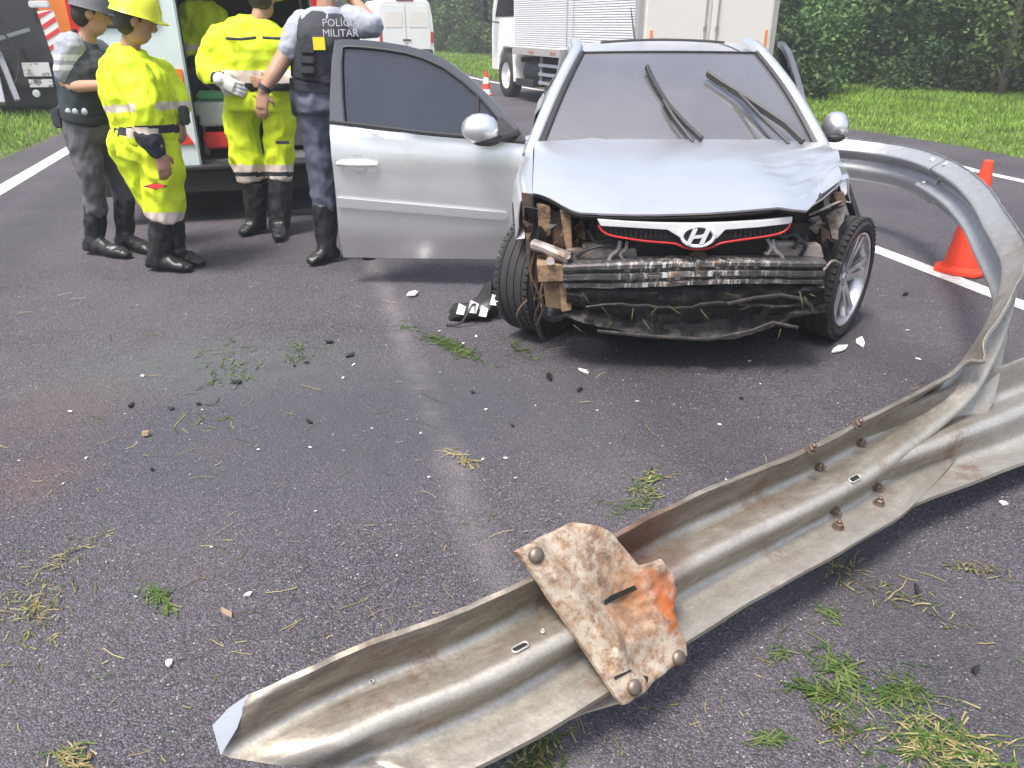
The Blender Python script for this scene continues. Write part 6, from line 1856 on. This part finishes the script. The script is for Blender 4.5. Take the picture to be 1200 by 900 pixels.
cl_ = MB(); cl_.rings(ell_rings([(P(151.5, 66, Y), .155, .125), (P(152, 56, Y), .105, .10)], side)); cl_.build("collar", M_LIME, p2, ws=True, smooth=3.2)
boots(p2, P(190, 252, Y - .05), ground(186, Y - .05), ground(222, Y - .10), .085, .068)
boots(p2, P(202, 248, Y + .14), ground(207, Y + .10), ground(238, Y + .02), .080, .064)
MB().box(P(216, 135, Y - .03), (.05, .07, .12)).build("belt_radio", M_VEST, p2, ws=True, bevel=.01)

# ---------------------------------------------------------------- 3  rescuer in lime suit, back view, white glove behind the back
p3 = thing("person", "person in lime hi-vis suit seen from behind with a white-gloved hand behind the back", "person", ground(312, 6.45, 0), 0, "people standing at the crash")
Y = 6.45; side = Vector((.98, .2, 0))
b = MB()
hc = P(308, -2, Y + .06); limb(b, [P(305, 105, Y), P(302, 62, Y), P(302, 40, Y)], [.13, .15, .12]); limb(b, [P(302, 34, Y), P(304, 20, Y), hc], [.07, .06, .05])
hM = head(b, hc, (.15, .95, -.2), (0, 0, 1), 1.1)
limb(b, [P(258, 50, Y - .05), P(250, 88, Y - .14), P(268, 97, Y - .24)], [.06, .05, .036])
limb(b, [P(344, 50, Y), P(350, 90, Y - .05), P(318, 98, Y - .22)], [.06, .05, .036])
hand(b, P(318, 98, Y - .24), (-1, 0, .1), (0, 1, 0), 1.1)
for q in ([P(288, 112, Y), P(289, 165, Y), P(296, 212, Y)], [P(320, 112, Y), P(326, 165, Y), P(328, 212, Y - .02)]): limb(b, q, [.09, .062, .045])
finish_body(p3, b)
face_bits(p3, hc, hM, 1.1); helmet(p3, hc, hM, 1.25, M_HELMET)
j = MB()
j.rings(ell_rings([(P(306, 112, Y), .275, .20), (P(306, 102, Y), .28, .205), (P(304, 88, Y), .29, .215), (P(302, 66, Y), .305, .22), (P(301, 46, Y), .30, .20), (P(302, 32, Y), .22, .16), (P(303, 22, Y), .12, .11)], side))
limb(j, [P(260, 48, Y - .03), P(250, 68, Y - .08), P(247, 86, Y - .14), P(258, 92, Y - .20), P(264, 94, Y - .22)], [.125, .115, .105, .088, .072])
limb(j, [P(344, 48, Y), P(352, 70, Y - .02), P(350, 88, Y - .06), P(330, 95, Y - .18)], [.12, .11, .10, .075])
me = remeshed(j, .011, 5, .020, 8, 11, (1, 1, .8))
paint(me, suit_stripe([(2, lambda u, v, c: 83 + abs(u - 258) * .2 < v and u < 262 and u > 247 and c.y < Y - .16 and v < 96), (1, lambda u, v, c: 82 < v < 98 and u > 262),
                       (2, lambda u, v, c: 98 <= v < 107)]))
put("jacket", me, SUIT, p3, True, smooth=3.2)
for a_, b_ in (((265, 45), (300, 44)), ((308, 44), (335, 45))):
    MB().tube([P(a_[0], a_[1], Y - .235), P((a_[0] + b_[0]) / 2, a_[1] + 1, Y - .25), P(b_[0], b_[1], Y - .235)], .010, 6).build("yoke_seam", M_NAVY, p3, ws=True)
g = MB(); hand(g, P(256, 93, Y - .27), (.75, -.05, -.35), (0, 1, 0), 1.35, .5, 1); g.ball(P(258, 93, Y - .26), .055, 10)
put("glove", remeshed(g, .007, 2), M_GLOVE, p3, True, smooth=3.2)
tr = MB()
tr.rings(ell_rings([(P(306, 104, Y), .265, .19), (P(306, 115, Y), .275, .20), (P(307, 128, Y), .27, .19)], side))
limb(tr, [P(285, 120, Y), P(283, 150, Y), P(288, 180, Y - .01), P(295, 212, Y - .01)], [.150, .132, .128, .124], 14, False)
limb(tr, [P(325, 120, Y), P(326, 150, Y), P(327, 180, Y - .01), P(328, 210, Y - .02)], [.142, .126, .120, .114], 14, False)
me = remeshed(tr, .011, 4, .021, 8, 13, (1, 1, .7))
paint(me, suit_stripe([(2, lambda u, v, c: 201.5 < v < 207), (1, lambda u, v, c: v > 193)]))
put("trousers", me, SUIT, p3, True, smooth=3.2)
MB().box(P(331, 167, Y - .15), (.10, .02, .022)).build("pocket_flap", M_NAVY, p3, ws=True)
boots(p3, P(300, 212, Y), ground(300, Y), ground(282, Y - .16), .105, .08)
boots(p3, P(328, 210, Y - .02), ground(328, Y - .08), ground(326, Y - .34), .10, .08)

# ---------------------------------------------------------------- 4  military policeman behind the open door
p4 = thing("person", "person in blue-grey trousers and dark lettered vest, back turned, behind the open car door", "person", ground(390, 5.5, 0), 0, "people standing at the crash")
Y = 5.6; side = Vector((.99, .12, 0))
b = MB()
hc = P(380, -22, Y + .04); limb(b, [P(378, 105, Y), P(382, 60, Y), P(384, 30, Y)], [.12, .14, .11]); limb(b, [P(383, 20, Y), P(382, 2, Y), hc], [.07, .06, .05])
hM = head(b, hc, (.25, .92, -.2), (0, 0, 1), 1.1)
limb(b, [P(350, 38, Y - .04), P(331, 70, Y - .12), P(320, 88, Y - .2), P(309, 106, Y - .25)], [.062, .058, .052, .036])
hand(b, P(308, 106, Y - .25), (-.18, -.1, -1), (.3, 1, 0), 1.15, .35, -1)
limb(b, [P(414, 26, Y), P(437, 30, Y - .05), P(410, -4, Y + .12)], [.062, .052, .036])
hand(b, P(409, -6, Y + .12), (-.6, .3, 1), (0, 1, 0), 1.1)
for q in ([P(368, 115, Y), P(374, 175, Y), P(380, 238, Y)], [P(398, 115, Y), P(410, 175, Y + .1), P(420, 236, Y + .2)]): limb(b, q, [.085, .06, .045])
finish_body(p4, b)
face_bits(p4, hc, hM, 1.1); helmet(p4, hc, hM, 1.08, M_CAP, "cap")
t = MB()
t.rings(ell_rings([(P(376, 118, Y), .185, .14), (P(377, 100, Y), .19, .145), (P(379, 75, Y), .205, .15), (P(382, 45, Y), .225, .155), (P(384, 22, Y), .20, .13), (P(383, 8, Y), .10, .09)], side))
me = remeshed(t, .012, 4, .010, 10, 21)
paint(me, lambda c, n: 1 if seen(c)[1] > 96 else 0)
put("shirt", me, [M_SHIRT, M_GREY], p4, True, smooth=3.2)
vs_ = MB(); vs_.rings(ell_rings([(P(377, 96, Y - .005), .205, .168), (P(379, 72, Y - .005), .220, .178), (P(382, 46, Y - .005), .232, .180), (P(384, 26, Y - .005), .20, .15), (P(384, 14, Y - .005), .14, .11)], side))
put("vest", remeshed(vs_, .012, 3, .006, 12, 22), M_VEST, p4, True, smooth=3.2)
for txt, v, sz in (("POLÍCIA", 27, .062), ("MILITAR", 39, .062)):
    tx = text_mesh(txt, sz, .002)
    o = put("lettering", tx, M_LETTER, p4)
    o.matrix_parent_inverse = root_m(p4).inverted()
    o.matrix_basis = Matrix.Translation(P(399, v, Y - .215)) @ Matrix.Rotation(R(8), 4, 'Z') @ Matrix.Rotation(R(90), 4, 'X')
MB().box(P(374, 51, Y - .215), (.075, .012, .075)).build("vest_patch", M_YELTAG, p4, ws=True)
for v in (58, 70, 82): MB().box(P(360, v, Y - .195), (.10, .03, .05)).build("vest_pouch", M_VEST, p4, ws=True, bevel=.008)
sl = MB(); limb(sl, [P(356, 30, Y - .02), P(346, 46, Y - .07), P(339, 60, Y - .10)], [.10, .092, .078]); put("sleeve", remeshed(sl, .009, 4, .010, 12, 23), M_SHIRT, p4, True, smooth=3.2)
sl = MB(); limb(sl, [P(411, 24, Y), P(424, 28, Y - .02), P(435, 30, Y - .05)], [.10, .095, .082]); put("sleeve", remeshed(sl, .009, 4, .010, 12, 24), M_SHIRT, p4, True, smooth=3.2)
MB().tube([P(311.5, 101, Y - .245), P(309, 105.5, Y - .25)], .043, 14).build("wrist_watch", M_NAVY, p4, ws=True)
tr = MB()
tr.rings(ell_rings([(P(376, 98, Y), .195, .15), (P(378, 115, Y), .205, .165), (P(380, 130, Y), .19, .16)], side))
limb(tr, [P(370, 122, Y), P(373, 165, Y), P(376, 195, Y - .01), P(380, 242, Y)], [.125, .110, .095, .086])
limb(tr, [P(396, 122, Y), P(404, 160, Y + .06), P(411, 195, Y + .12), P(419, 238, Y + .2)], [.125, .105, .092, .08])
put("trousers", remeshed(tr, .012, 4, .015, 11, 25, (1, 1, .7)), [M_BLUEGREY], p4, True, smooth=3.2)
bl = MB(); bl.rings(ell_rings([(P(377, 106, Y), .212, .168), (P(377, 95, Y), .212, .168)], side)); bl.build("belt", M_NAVY, p4, ws=True)
hol = MB().box(P(347, 116, Y - .02), (.06, .10, .22)); hol.build("belt_holster", M_LEATHER, p4, ws=True, bevel=.012)
boots(p4, P(380, 238, Y), ground(384, Y - .02), ground(362, Y - .16), .090, .066)
boots(p4, P(419, 235, Y + .2), ground(424, Y + .2), ground(432, Y + .0), .085, .066)

# ---------------------------------------------------------------- 5  rescuer sitting inside the ambulance
p5 = thing("person", "person in lime jacket sitting inside the open back of the ambulance", "person", (-2.78, 8.35, .50), 0)
Y = 8.1; side = Vector((.97, -.25, 0))
b = MB(); hc = P(236, -26, Y)
limb(b, [P(238, 70, Y), P(237, 30, Y), P(236, 8, Y)], [.13, .14, .11]); limb(b, [P(236, 2, Y), P(236, -12, Y), hc], [.07, .06, .05])
hM = head(b, hc, (.2, -.95, -.2), (0, 0, 1), 1.1)
limb(b, [P(219, 22, Y), P(216, 52, Y - .1), P(226, 68, Y - .28)], [.06, .05, .036]); hand(b, P(227, 69, Y - .28), (.5, -.4, -.6), (0, -.3, -1), 1.05)
limb(b, [P(256, 22, Y), P(260, 52, Y - .1), P(250, 70, Y - .28)], [.06, .05, .036]); hand(b, P(249, 71, Y - .28), (-.5, -.4, -.6), (0, -.3, -1), 1.05)
for u in (229, 248): limb(b, [P(u, 78, Y), P(u, 84, Y - .42), ground(u, Y - .46, .62)], [.08, .06, .045])
finish_body(p5, b, .009); face_bits(p5, hc, hM, 1.1)
j = MB(); j.rings(ell_rings([(P(238, 72, Y), .22, .17), (P(238, 55, Y), .23, .18), (P(237, 30, Y), .25, .18), (P(236, 10, Y), .22, .15), (P(236, 0, Y), .11, .10)], side))
limb(j, [P(220, 20, Y), P(216, 46, Y - .08), P(222, 62, Y - .24)], [.10, .09, .07]); limb(j, [P(255, 20, Y), P(260, 46, Y - .08), P(252, 64, Y - .24)], [.10, .09, .07])
me = remeshed(j, .013, 5, .02, 8, 31); paint(me, suit_stripe([(1, lambda u, v, c: 52 < v < 60)])); put("jacket", me, SUIT, p5, True, smooth=3.2)
tr = MB(); tr.rings(ell_rings([(P(238, 70, Y), .20, .16), (P(238, 82, Y), .21, .17)], side))
for u in (229, 248): limb(tr, [P(u, 79, Y), P(u, 85, Y - .42), ground(u, Y - .46, .70)], [.11, .095, .075])
put("trousers", remeshed(tr, .014, 4, .012, 10, 32), M_NAVY, p5, True, smooth=3.2)
for u in (229, 248):
    q = ground(u, Y - .50, .60)
    MB().box(q + Vector((0, -.05, 0)), (.10, .26, .10)).build("boot", M_LEATHER, p5, ws=True, bevel=.03)
# ================================================================== DEBRIS ON THE ASPHALT
M_SHARD = mat("white_shard", (.72, .72, .70), .45, 0, var=.1)
M_AMBERSHARD = mat("tan_shard", (.30, .215, .14), .6, 0, var=.2)
M_BLKSHARD = mat("black_shard", (.02, .02, .022), .4, 0, var=.3)
M_GREEN = leaf_mat("cut_grass", (.036, .078, .014), (.072, .125, .026), (.16, .19, .06), .6, .25)
M_STRAW = leaf_mat("dry_straw", (.16, .13, .05), (.26, .21, .09), (.36, .31, .16), .8, .15)
rd = random.Random(77)
def shard(name, label, u, v, size, m, thick=.006, group=None, elong=1.5, lift=.0):
    p = at_z(u, v, 0); p.z = .001
    t = bpy.data.objects  # noqa
    n = rd.randint(4, 6); a0 = rd.random() * 6.28
    poly = [Vector((size * elong * math.cos(a0 + 2 * math.pi * k / n) * rd.uniform(.35, 1.2) * .55, size * math.sin(a0 + 2 * math.pi * k / n) * rd.uniform(.35, 1.2) * .55, 0)) for k in range(n)]
    mb = MB().prism(poly, (rd.uniform(-.002, .002), rd.uniform(-.002, .002), thick))
    o = mb.build(name, m, smooth=None)
    o.location = p; o.rotation_euler = (rd.uniform(0, .2 + lift), rd.uniform(-.15, .15), rd.random() * 6.28)
    o.location.z = .004 + (size * .5 * .12) + lift * size * .4
    return tag(o, label, "debris", group)
shard("plastic_shard", "largest flat white shard, lying on the asphalt in front of the open door", 484, 346, .10, M_SHARD, .010, None, 1.3)
shard("plastic_shard", "broad pale shard on the asphalt below the right alloy wheel", 1008, 404, .085, M_SHARD, .012)
shard("plastic_shard", "thin pale shard just left of the one below the right alloy wheel", 984, 411, .06, M_SHARD, .008, None, 2.2)
shard("plastic_shard", "white shard lying on the asphalt before the tyre, on the open door's side", 684, 437, .028, M_SHARD, .008, None, 2.2)
shard("plastic_shard", "dark flat splinter beside the small white and red fragment before the bumper beam", 645, 443, .045, M_BLKSHARD, .006, None, 2.4)
shard("plastic_shard", "black three-pronged shard among the cut grass at lower right", 1143, 790, .020, M_BLKSHARD, .012, None, 2.0, .5)
shard("plastic_shard", "black curled sliver on the asphalt right of the bracket, near the straw", 1073, 694, .022, M_BLKSHARD, .008, None, 2.6)
shard("plastic_shard", "bright white chip on the asphalt right under the spliced beam", 1176, 592, .022, M_SHARD, .008)
shard("plastic_shard", "white two-lobed chip left of the beam's cut end", 199, 779, .018, M_SHARD, .007)
shard("plastic_shard", "white oval chip above the beam's cut end", 291, 698, .018, M_SHARD, .006)
shard("plastic_shard", "tan oval chip lying above the cut end of the beam", 266, 721, .020, M_AMBERSHARD, .008, None, 2.2)
shard("orange_pebble", "small round tan lump on the bare asphalt at the left", 171, 511, .030, M_AMBERSHARD, .018, None, 1.2)
wp = [(404, 444), (414, 428), (434, 504), (330, 508), (83, 483), (26, 540), (100, 540), (111, 557), (75, 567), (300, 527), (361, 525), (628, 560), (604, 560), (590, 538), (566, 541), (540, 394), (512, 389), (545, 404), (558, 397), (600, 446), (630, 477), (776, 452), (745, 470), (746, 450), (880, 425), (925, 426), (1072, 423), (1045, 432), (1060, 447), (1017, 388), (848, 562), (870, 590), (466, 652), (543, 522), (495, 507), (325, 555), (250, 640), (1098, 372), (1062, 388), (1040, 345), (890, 452), (820, 470), (715, 520), (610, 470), (570, 480), (1030, 372), (700, 480), (660, 500), (500, 560), (420, 560), (370, 600), (200, 600), (160, 700), (120, 610), (240, 480), (20, 660), (840, 500), (760, 545), (170, 443), (305, 428)]
for u, v in wp[::2] + wp[1:20:4]:
    s_ = at_z(u, v).length * rd.uniform(.0022, .0050)
    shard("plastic_shard", "small white chip of broken plastic scattered on the asphalt", u + rd.uniform(-3, 3), v + rd.uniform(-2, 2), s_, M_SHARD, s_ * .15, "small white chips on the asphalt", rd.uniform(1, 2.2))
for u, v in ((154, 476), (202, 480), (233, 475), (360, 426), (386, 402), (279, 450), (362, 495), (410, 418), (345, 430), (555, 461), (600, 500), (1060, 346), (1020, 270), (150, 300), (178, 552), (680, 458), (868, 468)):
    s_ = at_z(u, v).length * rd.uniform(.005, .009)
    shard("plastic_shard", "small black chip of broken plastic scattered on the asphalt", u, v, s_, M_BLKSHARD, s_ * .3, "small black chips on the asphalt", rd.uniform(1, 2.4))

# broken lamp lying beside the tyre
lamp = thing("broken_headlamp", "black broken headlamp with white shards lying beside the front tyre", "headlamp", at_z(557, 372), .3)
lb = MB()
lb.rings([[Vector((x + .03 * mnoise.noise(Vector((x * 9, a, 1))), .10 * math.cos(a) * w, max(.0, .055 * h + .055 * h * math.sin(a)))) for a in [2 * math.pi * k / 10 for k in range(10)]] for x, w, h in ((-.15, .3, .5), (-.10, .8, .9), (-.02, .9, .8), (.05, 1.1, 1.2), (.09, .9, 2.0), (.13, .5, 1.7))])
lb.build("housing", M_BLKSHARD, lamp)
for k, (x, y, z, s_) in enumerate(((-.11, -.08, .09, .05), (-.04, -.09, .10, .06), (.02, -.10, .07, .05), (.09, -.09, .13, .05))):
    q = MB().prism([Vector((x - s_ * .5, y, z - s_ * .5)), Vector((x + s_ * .3, y - .02, z - s_ * .6)), Vector((x + s_ * .6, y - .01, z + s_ * .2)), Vector((x - s_ * .1, y + .01, z + s_ * .55))], (.003, .008, .004))
    q.build("lens_shard", M_SHARD, lamp)
MB().tube(spline([(.0, -.06, .1), (-.05, -.12, .12), (-.12, -.14, .03), (-.2, -.1, .01)], 12), .007, 6).build("loose_cable", M_BLKSHARD, lamp)

# grass clippings and straw
def clump_mesh(n, spread, L, w, aniso, seed, hmax=.011):
    rg = np.random.default_rng(seed)
    ang0 = rg.random() * 6.28
    P_ = rg.normal(size=(n, 2)) * spread * np.array([1, aniso]); c_, s_ = math.cos(ang0), math.sin(ang0)
    P_ = P_ @ np.array([[c_, s_], [-s_, c_]])
    an = ang0 + rg.normal(size=n) * .9; ln = L * (.4 + .9 * rg.random(n))
    z0 = rg.random(n) * hmax * np.exp(-(np.linalg.norm(P_, axis=1) / (spread + 1e-6)) ** 2 * .5); bend = (rg.random(n) - .5) * .9
    V = []; 
    for k in range(4):
        f = k / 3
        a = an + bend * f
        x = P_[:, 0] + np.cos(a) * ln * (f - .5); y = P_[:, 1] + np.sin(a) * ln * (f - .5)
        z = .003 + z0 + hmax * .35 * math.sin(math.pi * f) * rg.random(n)
        ww = w * (1 - .75 * f) * (.7 + .6 * rg.random(n))
        V.append(np.stack([x - np.sin(a) * ww, y + np.cos(a) * ww, z], 1)); V.append(np.stack([x + np.sin(a) * ww, y - np.cos(a) * ww, z + .001], 1))
    V = np.stack(V, 1).reshape(-1, 3); i = np.arange(n)[:, None] * 8
    F = np.concatenate([i + [0, 1, 3, 2], i + [2, 3, 5, 4], i + [4, 5, 7, 6]], 0)
    return V, F
def clump(label, u, v, n, spread, L, m, seed, w=.0018, aniso=.5, mix=None, group=None):
    V, F = clump_mesh(n, spread, L, w, aniso, seed)
    me = mesh_np("grass_clump", V, F, (np.arange(len(F)) % 3 == 0).astype(int) if mix else None)
    o = put("grass_clump", me, [m, mix] if mix else [m]); o.location = at_z(u, v, 0)
    return tag(o, label, "grass clump", group)
G, S_ = M_GREEN, M_STRAW
clump("biggest clump of cut green grass, at the very bottom right", 1100, 880, 190, .085, .09, G, 1, .0024, .7, S_)
clump("green grass clump in the middle of the lower right asphalt", 985, 790, 80, .055, .075, G, 2, .0028, .5)
clump("green grass tuft joined to a long stem, right of the middle clump", 1055, 812, 70, .045, .085, G, 3, .0026, .5)
clump("bright flat grass tuft just below the middle clump at lower right", 960, 812, 50, .032, .075, G, 4, .003, .35)
clump("green and straw-coloured tuft at bottom, left of the biggest clump", 990, 858, 55, .045, .06, G, 5, .0024, .5, S_)
clump("short pale green tuft near the bottom edge, right of the bracket", 905, 868, 34, .022, .055, G, 6)
clump("single bent green tuft right of the rusty bracket's lower corner", 915, 772, 24, .03, .05, G, 7)
clump("upright green tuft right of the beam's lower edge", 970, 722, 26, .02, .05, G, 8)
clump("straw and green tuft lying under the beam's shadow edge at right", 1050, 697, 60, .085, .05, S_, 9, .0022, .4, G)
clump("loose straw tuft near the right border below the lower beam", 1150, 668, 40, .05, .05, S_, 10, .0022, .5, G)
clump("brownish grass tuft right beneath the spliced beam", 985, 668, 40, .06, .05, S_, 11, .0022, .5, G)
clump("dull green matted clump under the beam at the bottom middle", 625, 880, 170, .075, .075, G, 12, .0022, .5, S_)
clump("green grass streak lying before the tyre at the open door side", 525, 405, 130, .16, .12, G, 13, .004, .14)
clump("thin green grass streak right in front of the tyre", 610, 410, 40, .12, .08, G, 14, .0035, .2)
clump("green tuft on open asphalt between car and barrier", 755, 572, 70, .07, .07, G, 15, .0028, .45, S_)
clump("small green tuft close above the beam's upper edge", 730, 595, 26, .05, .06, G, 16)
clump("dry matted grass patch at the left border", 45, 715, 110, .10, .05, S_, 17, .0022, .45, G)
clump("fresh green blade bundle right of the dry matted patch at left", 185, 701, 40, .045, .09, G, 18, .0026, .25)
clump("brown and green tuft at the bottom left", 85, 892, 60, .035, .05, S_, 19, .002, .5, G)
clump("pale green smear of grass on the asphalt left of the car", 265, 432, 60, .22, .07, G, 20, .004, .3)
clump("yellow-green tuft on asphalt below the rescuers", 350, 412, 30, .09, .06, G, 21, .004, .4)
clump("orange-brown straw wisp on the pale worn strip", 540, 537, 26, .05, .07, S_, 22, .0028, .25)
clump("straw wisp high on the bare asphalt at left", 80, 655, 40, .07, .05, S_, 23, .002, .4, G)
# thin scatter everywhere: stuff
n = 1000
uu = RNG.uniform(0, 1200, n); vv = 340 + 560 * RNG.random(n) ** 1.0
pts = np.array([at_z(a, b)[:2] for a, b in zip(uu, vv)])
cl_n = np.array([mnoise.noise(Vector((p[0] * 1.3, p[1] * 1.3, 3))) for p in pts]); keep = (cl_n > -.05) | (RNG.random(n) < .25)
pts = pts[keep]; n = len(pts)
for nm, m, sel in (("grass_clippings", M_GREEN, np.arange(n) % 2 == 0), ("straw_bits", M_STRAW, np.arange(n) % 2 == 1)):
    pp = pts[sel]; k = len(pp)
    a = RNG.random(k) * 6.28; ln = (.008 + .035 * RNG.random(k) ** 2) * (0.7 + .25 * pp[:, 1]); w = 0.0005 + .0009 * RNG.random(k) * (0.6 + .3 * pp[:, 1]); bd = (RNG.random(k) - .5) * .7
    V = []
    for q in range(3):
        f = q / 2; aa = a + bd * f
        x = pp[:, 0] + np.cos(aa) * ln * (f - .5) * 2; y = pp[:, 1] + np.sin(aa) * ln * (f - .5) * 2; z = .003 + .006 * RNG.random(k)
        V += [np.stack([x - np.sin(aa) * w, y + np.cos(aa) * w, z], 1), np.stack([x + np.sin(aa) * w, y - np.cos(aa) * w, z + .001], 1)]
    V = np.stack(V, 1).reshape(-1, 3); i = np.arange(k)[:, None] * 6
    tag(put(nm, mesh_np(nm, V, np.concatenate([i + [0, 1, 3, 2], i + [2, 3, 5, 4]], 0)), m), kind="stuff")
# gritty specks of glass and gravel
n = 1300
uu = RNG.uniform(0, 1200, n); vv = 300 + 600 * RNG.random(n) ** .9
pp = np.array([at_z(a, b)[:2] for a, b in zip(uu, vv)]); k = len(pp)
s_ = (.0011 + .0022 * RNG.random(k) ** 2) * (0.6 + .35 * pp[:, 1])
oc = np.array([[1, 0, .3], [0, 1, .3], [-1, 0, .3], [0, -1, .3], [0, 0, 1]])
V = (pp[:, None, :].repeat(5, 1)); V = np.concatenate([V, np.zeros((k, 5, 1)) + .001], 2) + oc[None] * s_[:, None, None] * RNG.uniform(.5, 1.3, (k, 5, 1))
i = np.arange(k)[:, None] * 5
F = np.concatenate([i + [0, 1, 4], i + [1, 2, 4], i + [2, 3, 4], i + [3, 0, 4]], 0)
tag(put("road_grit", mesh_np("road_grit", V.reshape(-1, 3), F), mat("grit_pale", (.32, .30, .30), .6, 0, var=.4, scale=40)), kind="stuff")

bpy.data.scenes.remove(SHOP)
# ================================================================== DAMP AIR
hz = MB().box((0, 100, 9.0), (1010, 820, 20.1))
hm = bpy.data.materials.new("damp_air"); hm.use_nodes = True
hn, hl = hm.node_tree.nodes, hm.node_tree.links
hn.remove(_pbsdf(hm))
pv = hn.new("ShaderNodeVolumePrincipled"); pv.inputs['Color'].default_value = (.86, .90, .95, 1); pv.inputs['Density'].default_value = 0.0028
pv.inputs['Anisotropy'].default_value = 0.2
hl.new(pv.outputs[0], hn["Material Output"].inputs['Volume'])
tag(hz.build("haze", hm, smooth=None), kind="stuff")
SC.cycles.volume_bounces = 1
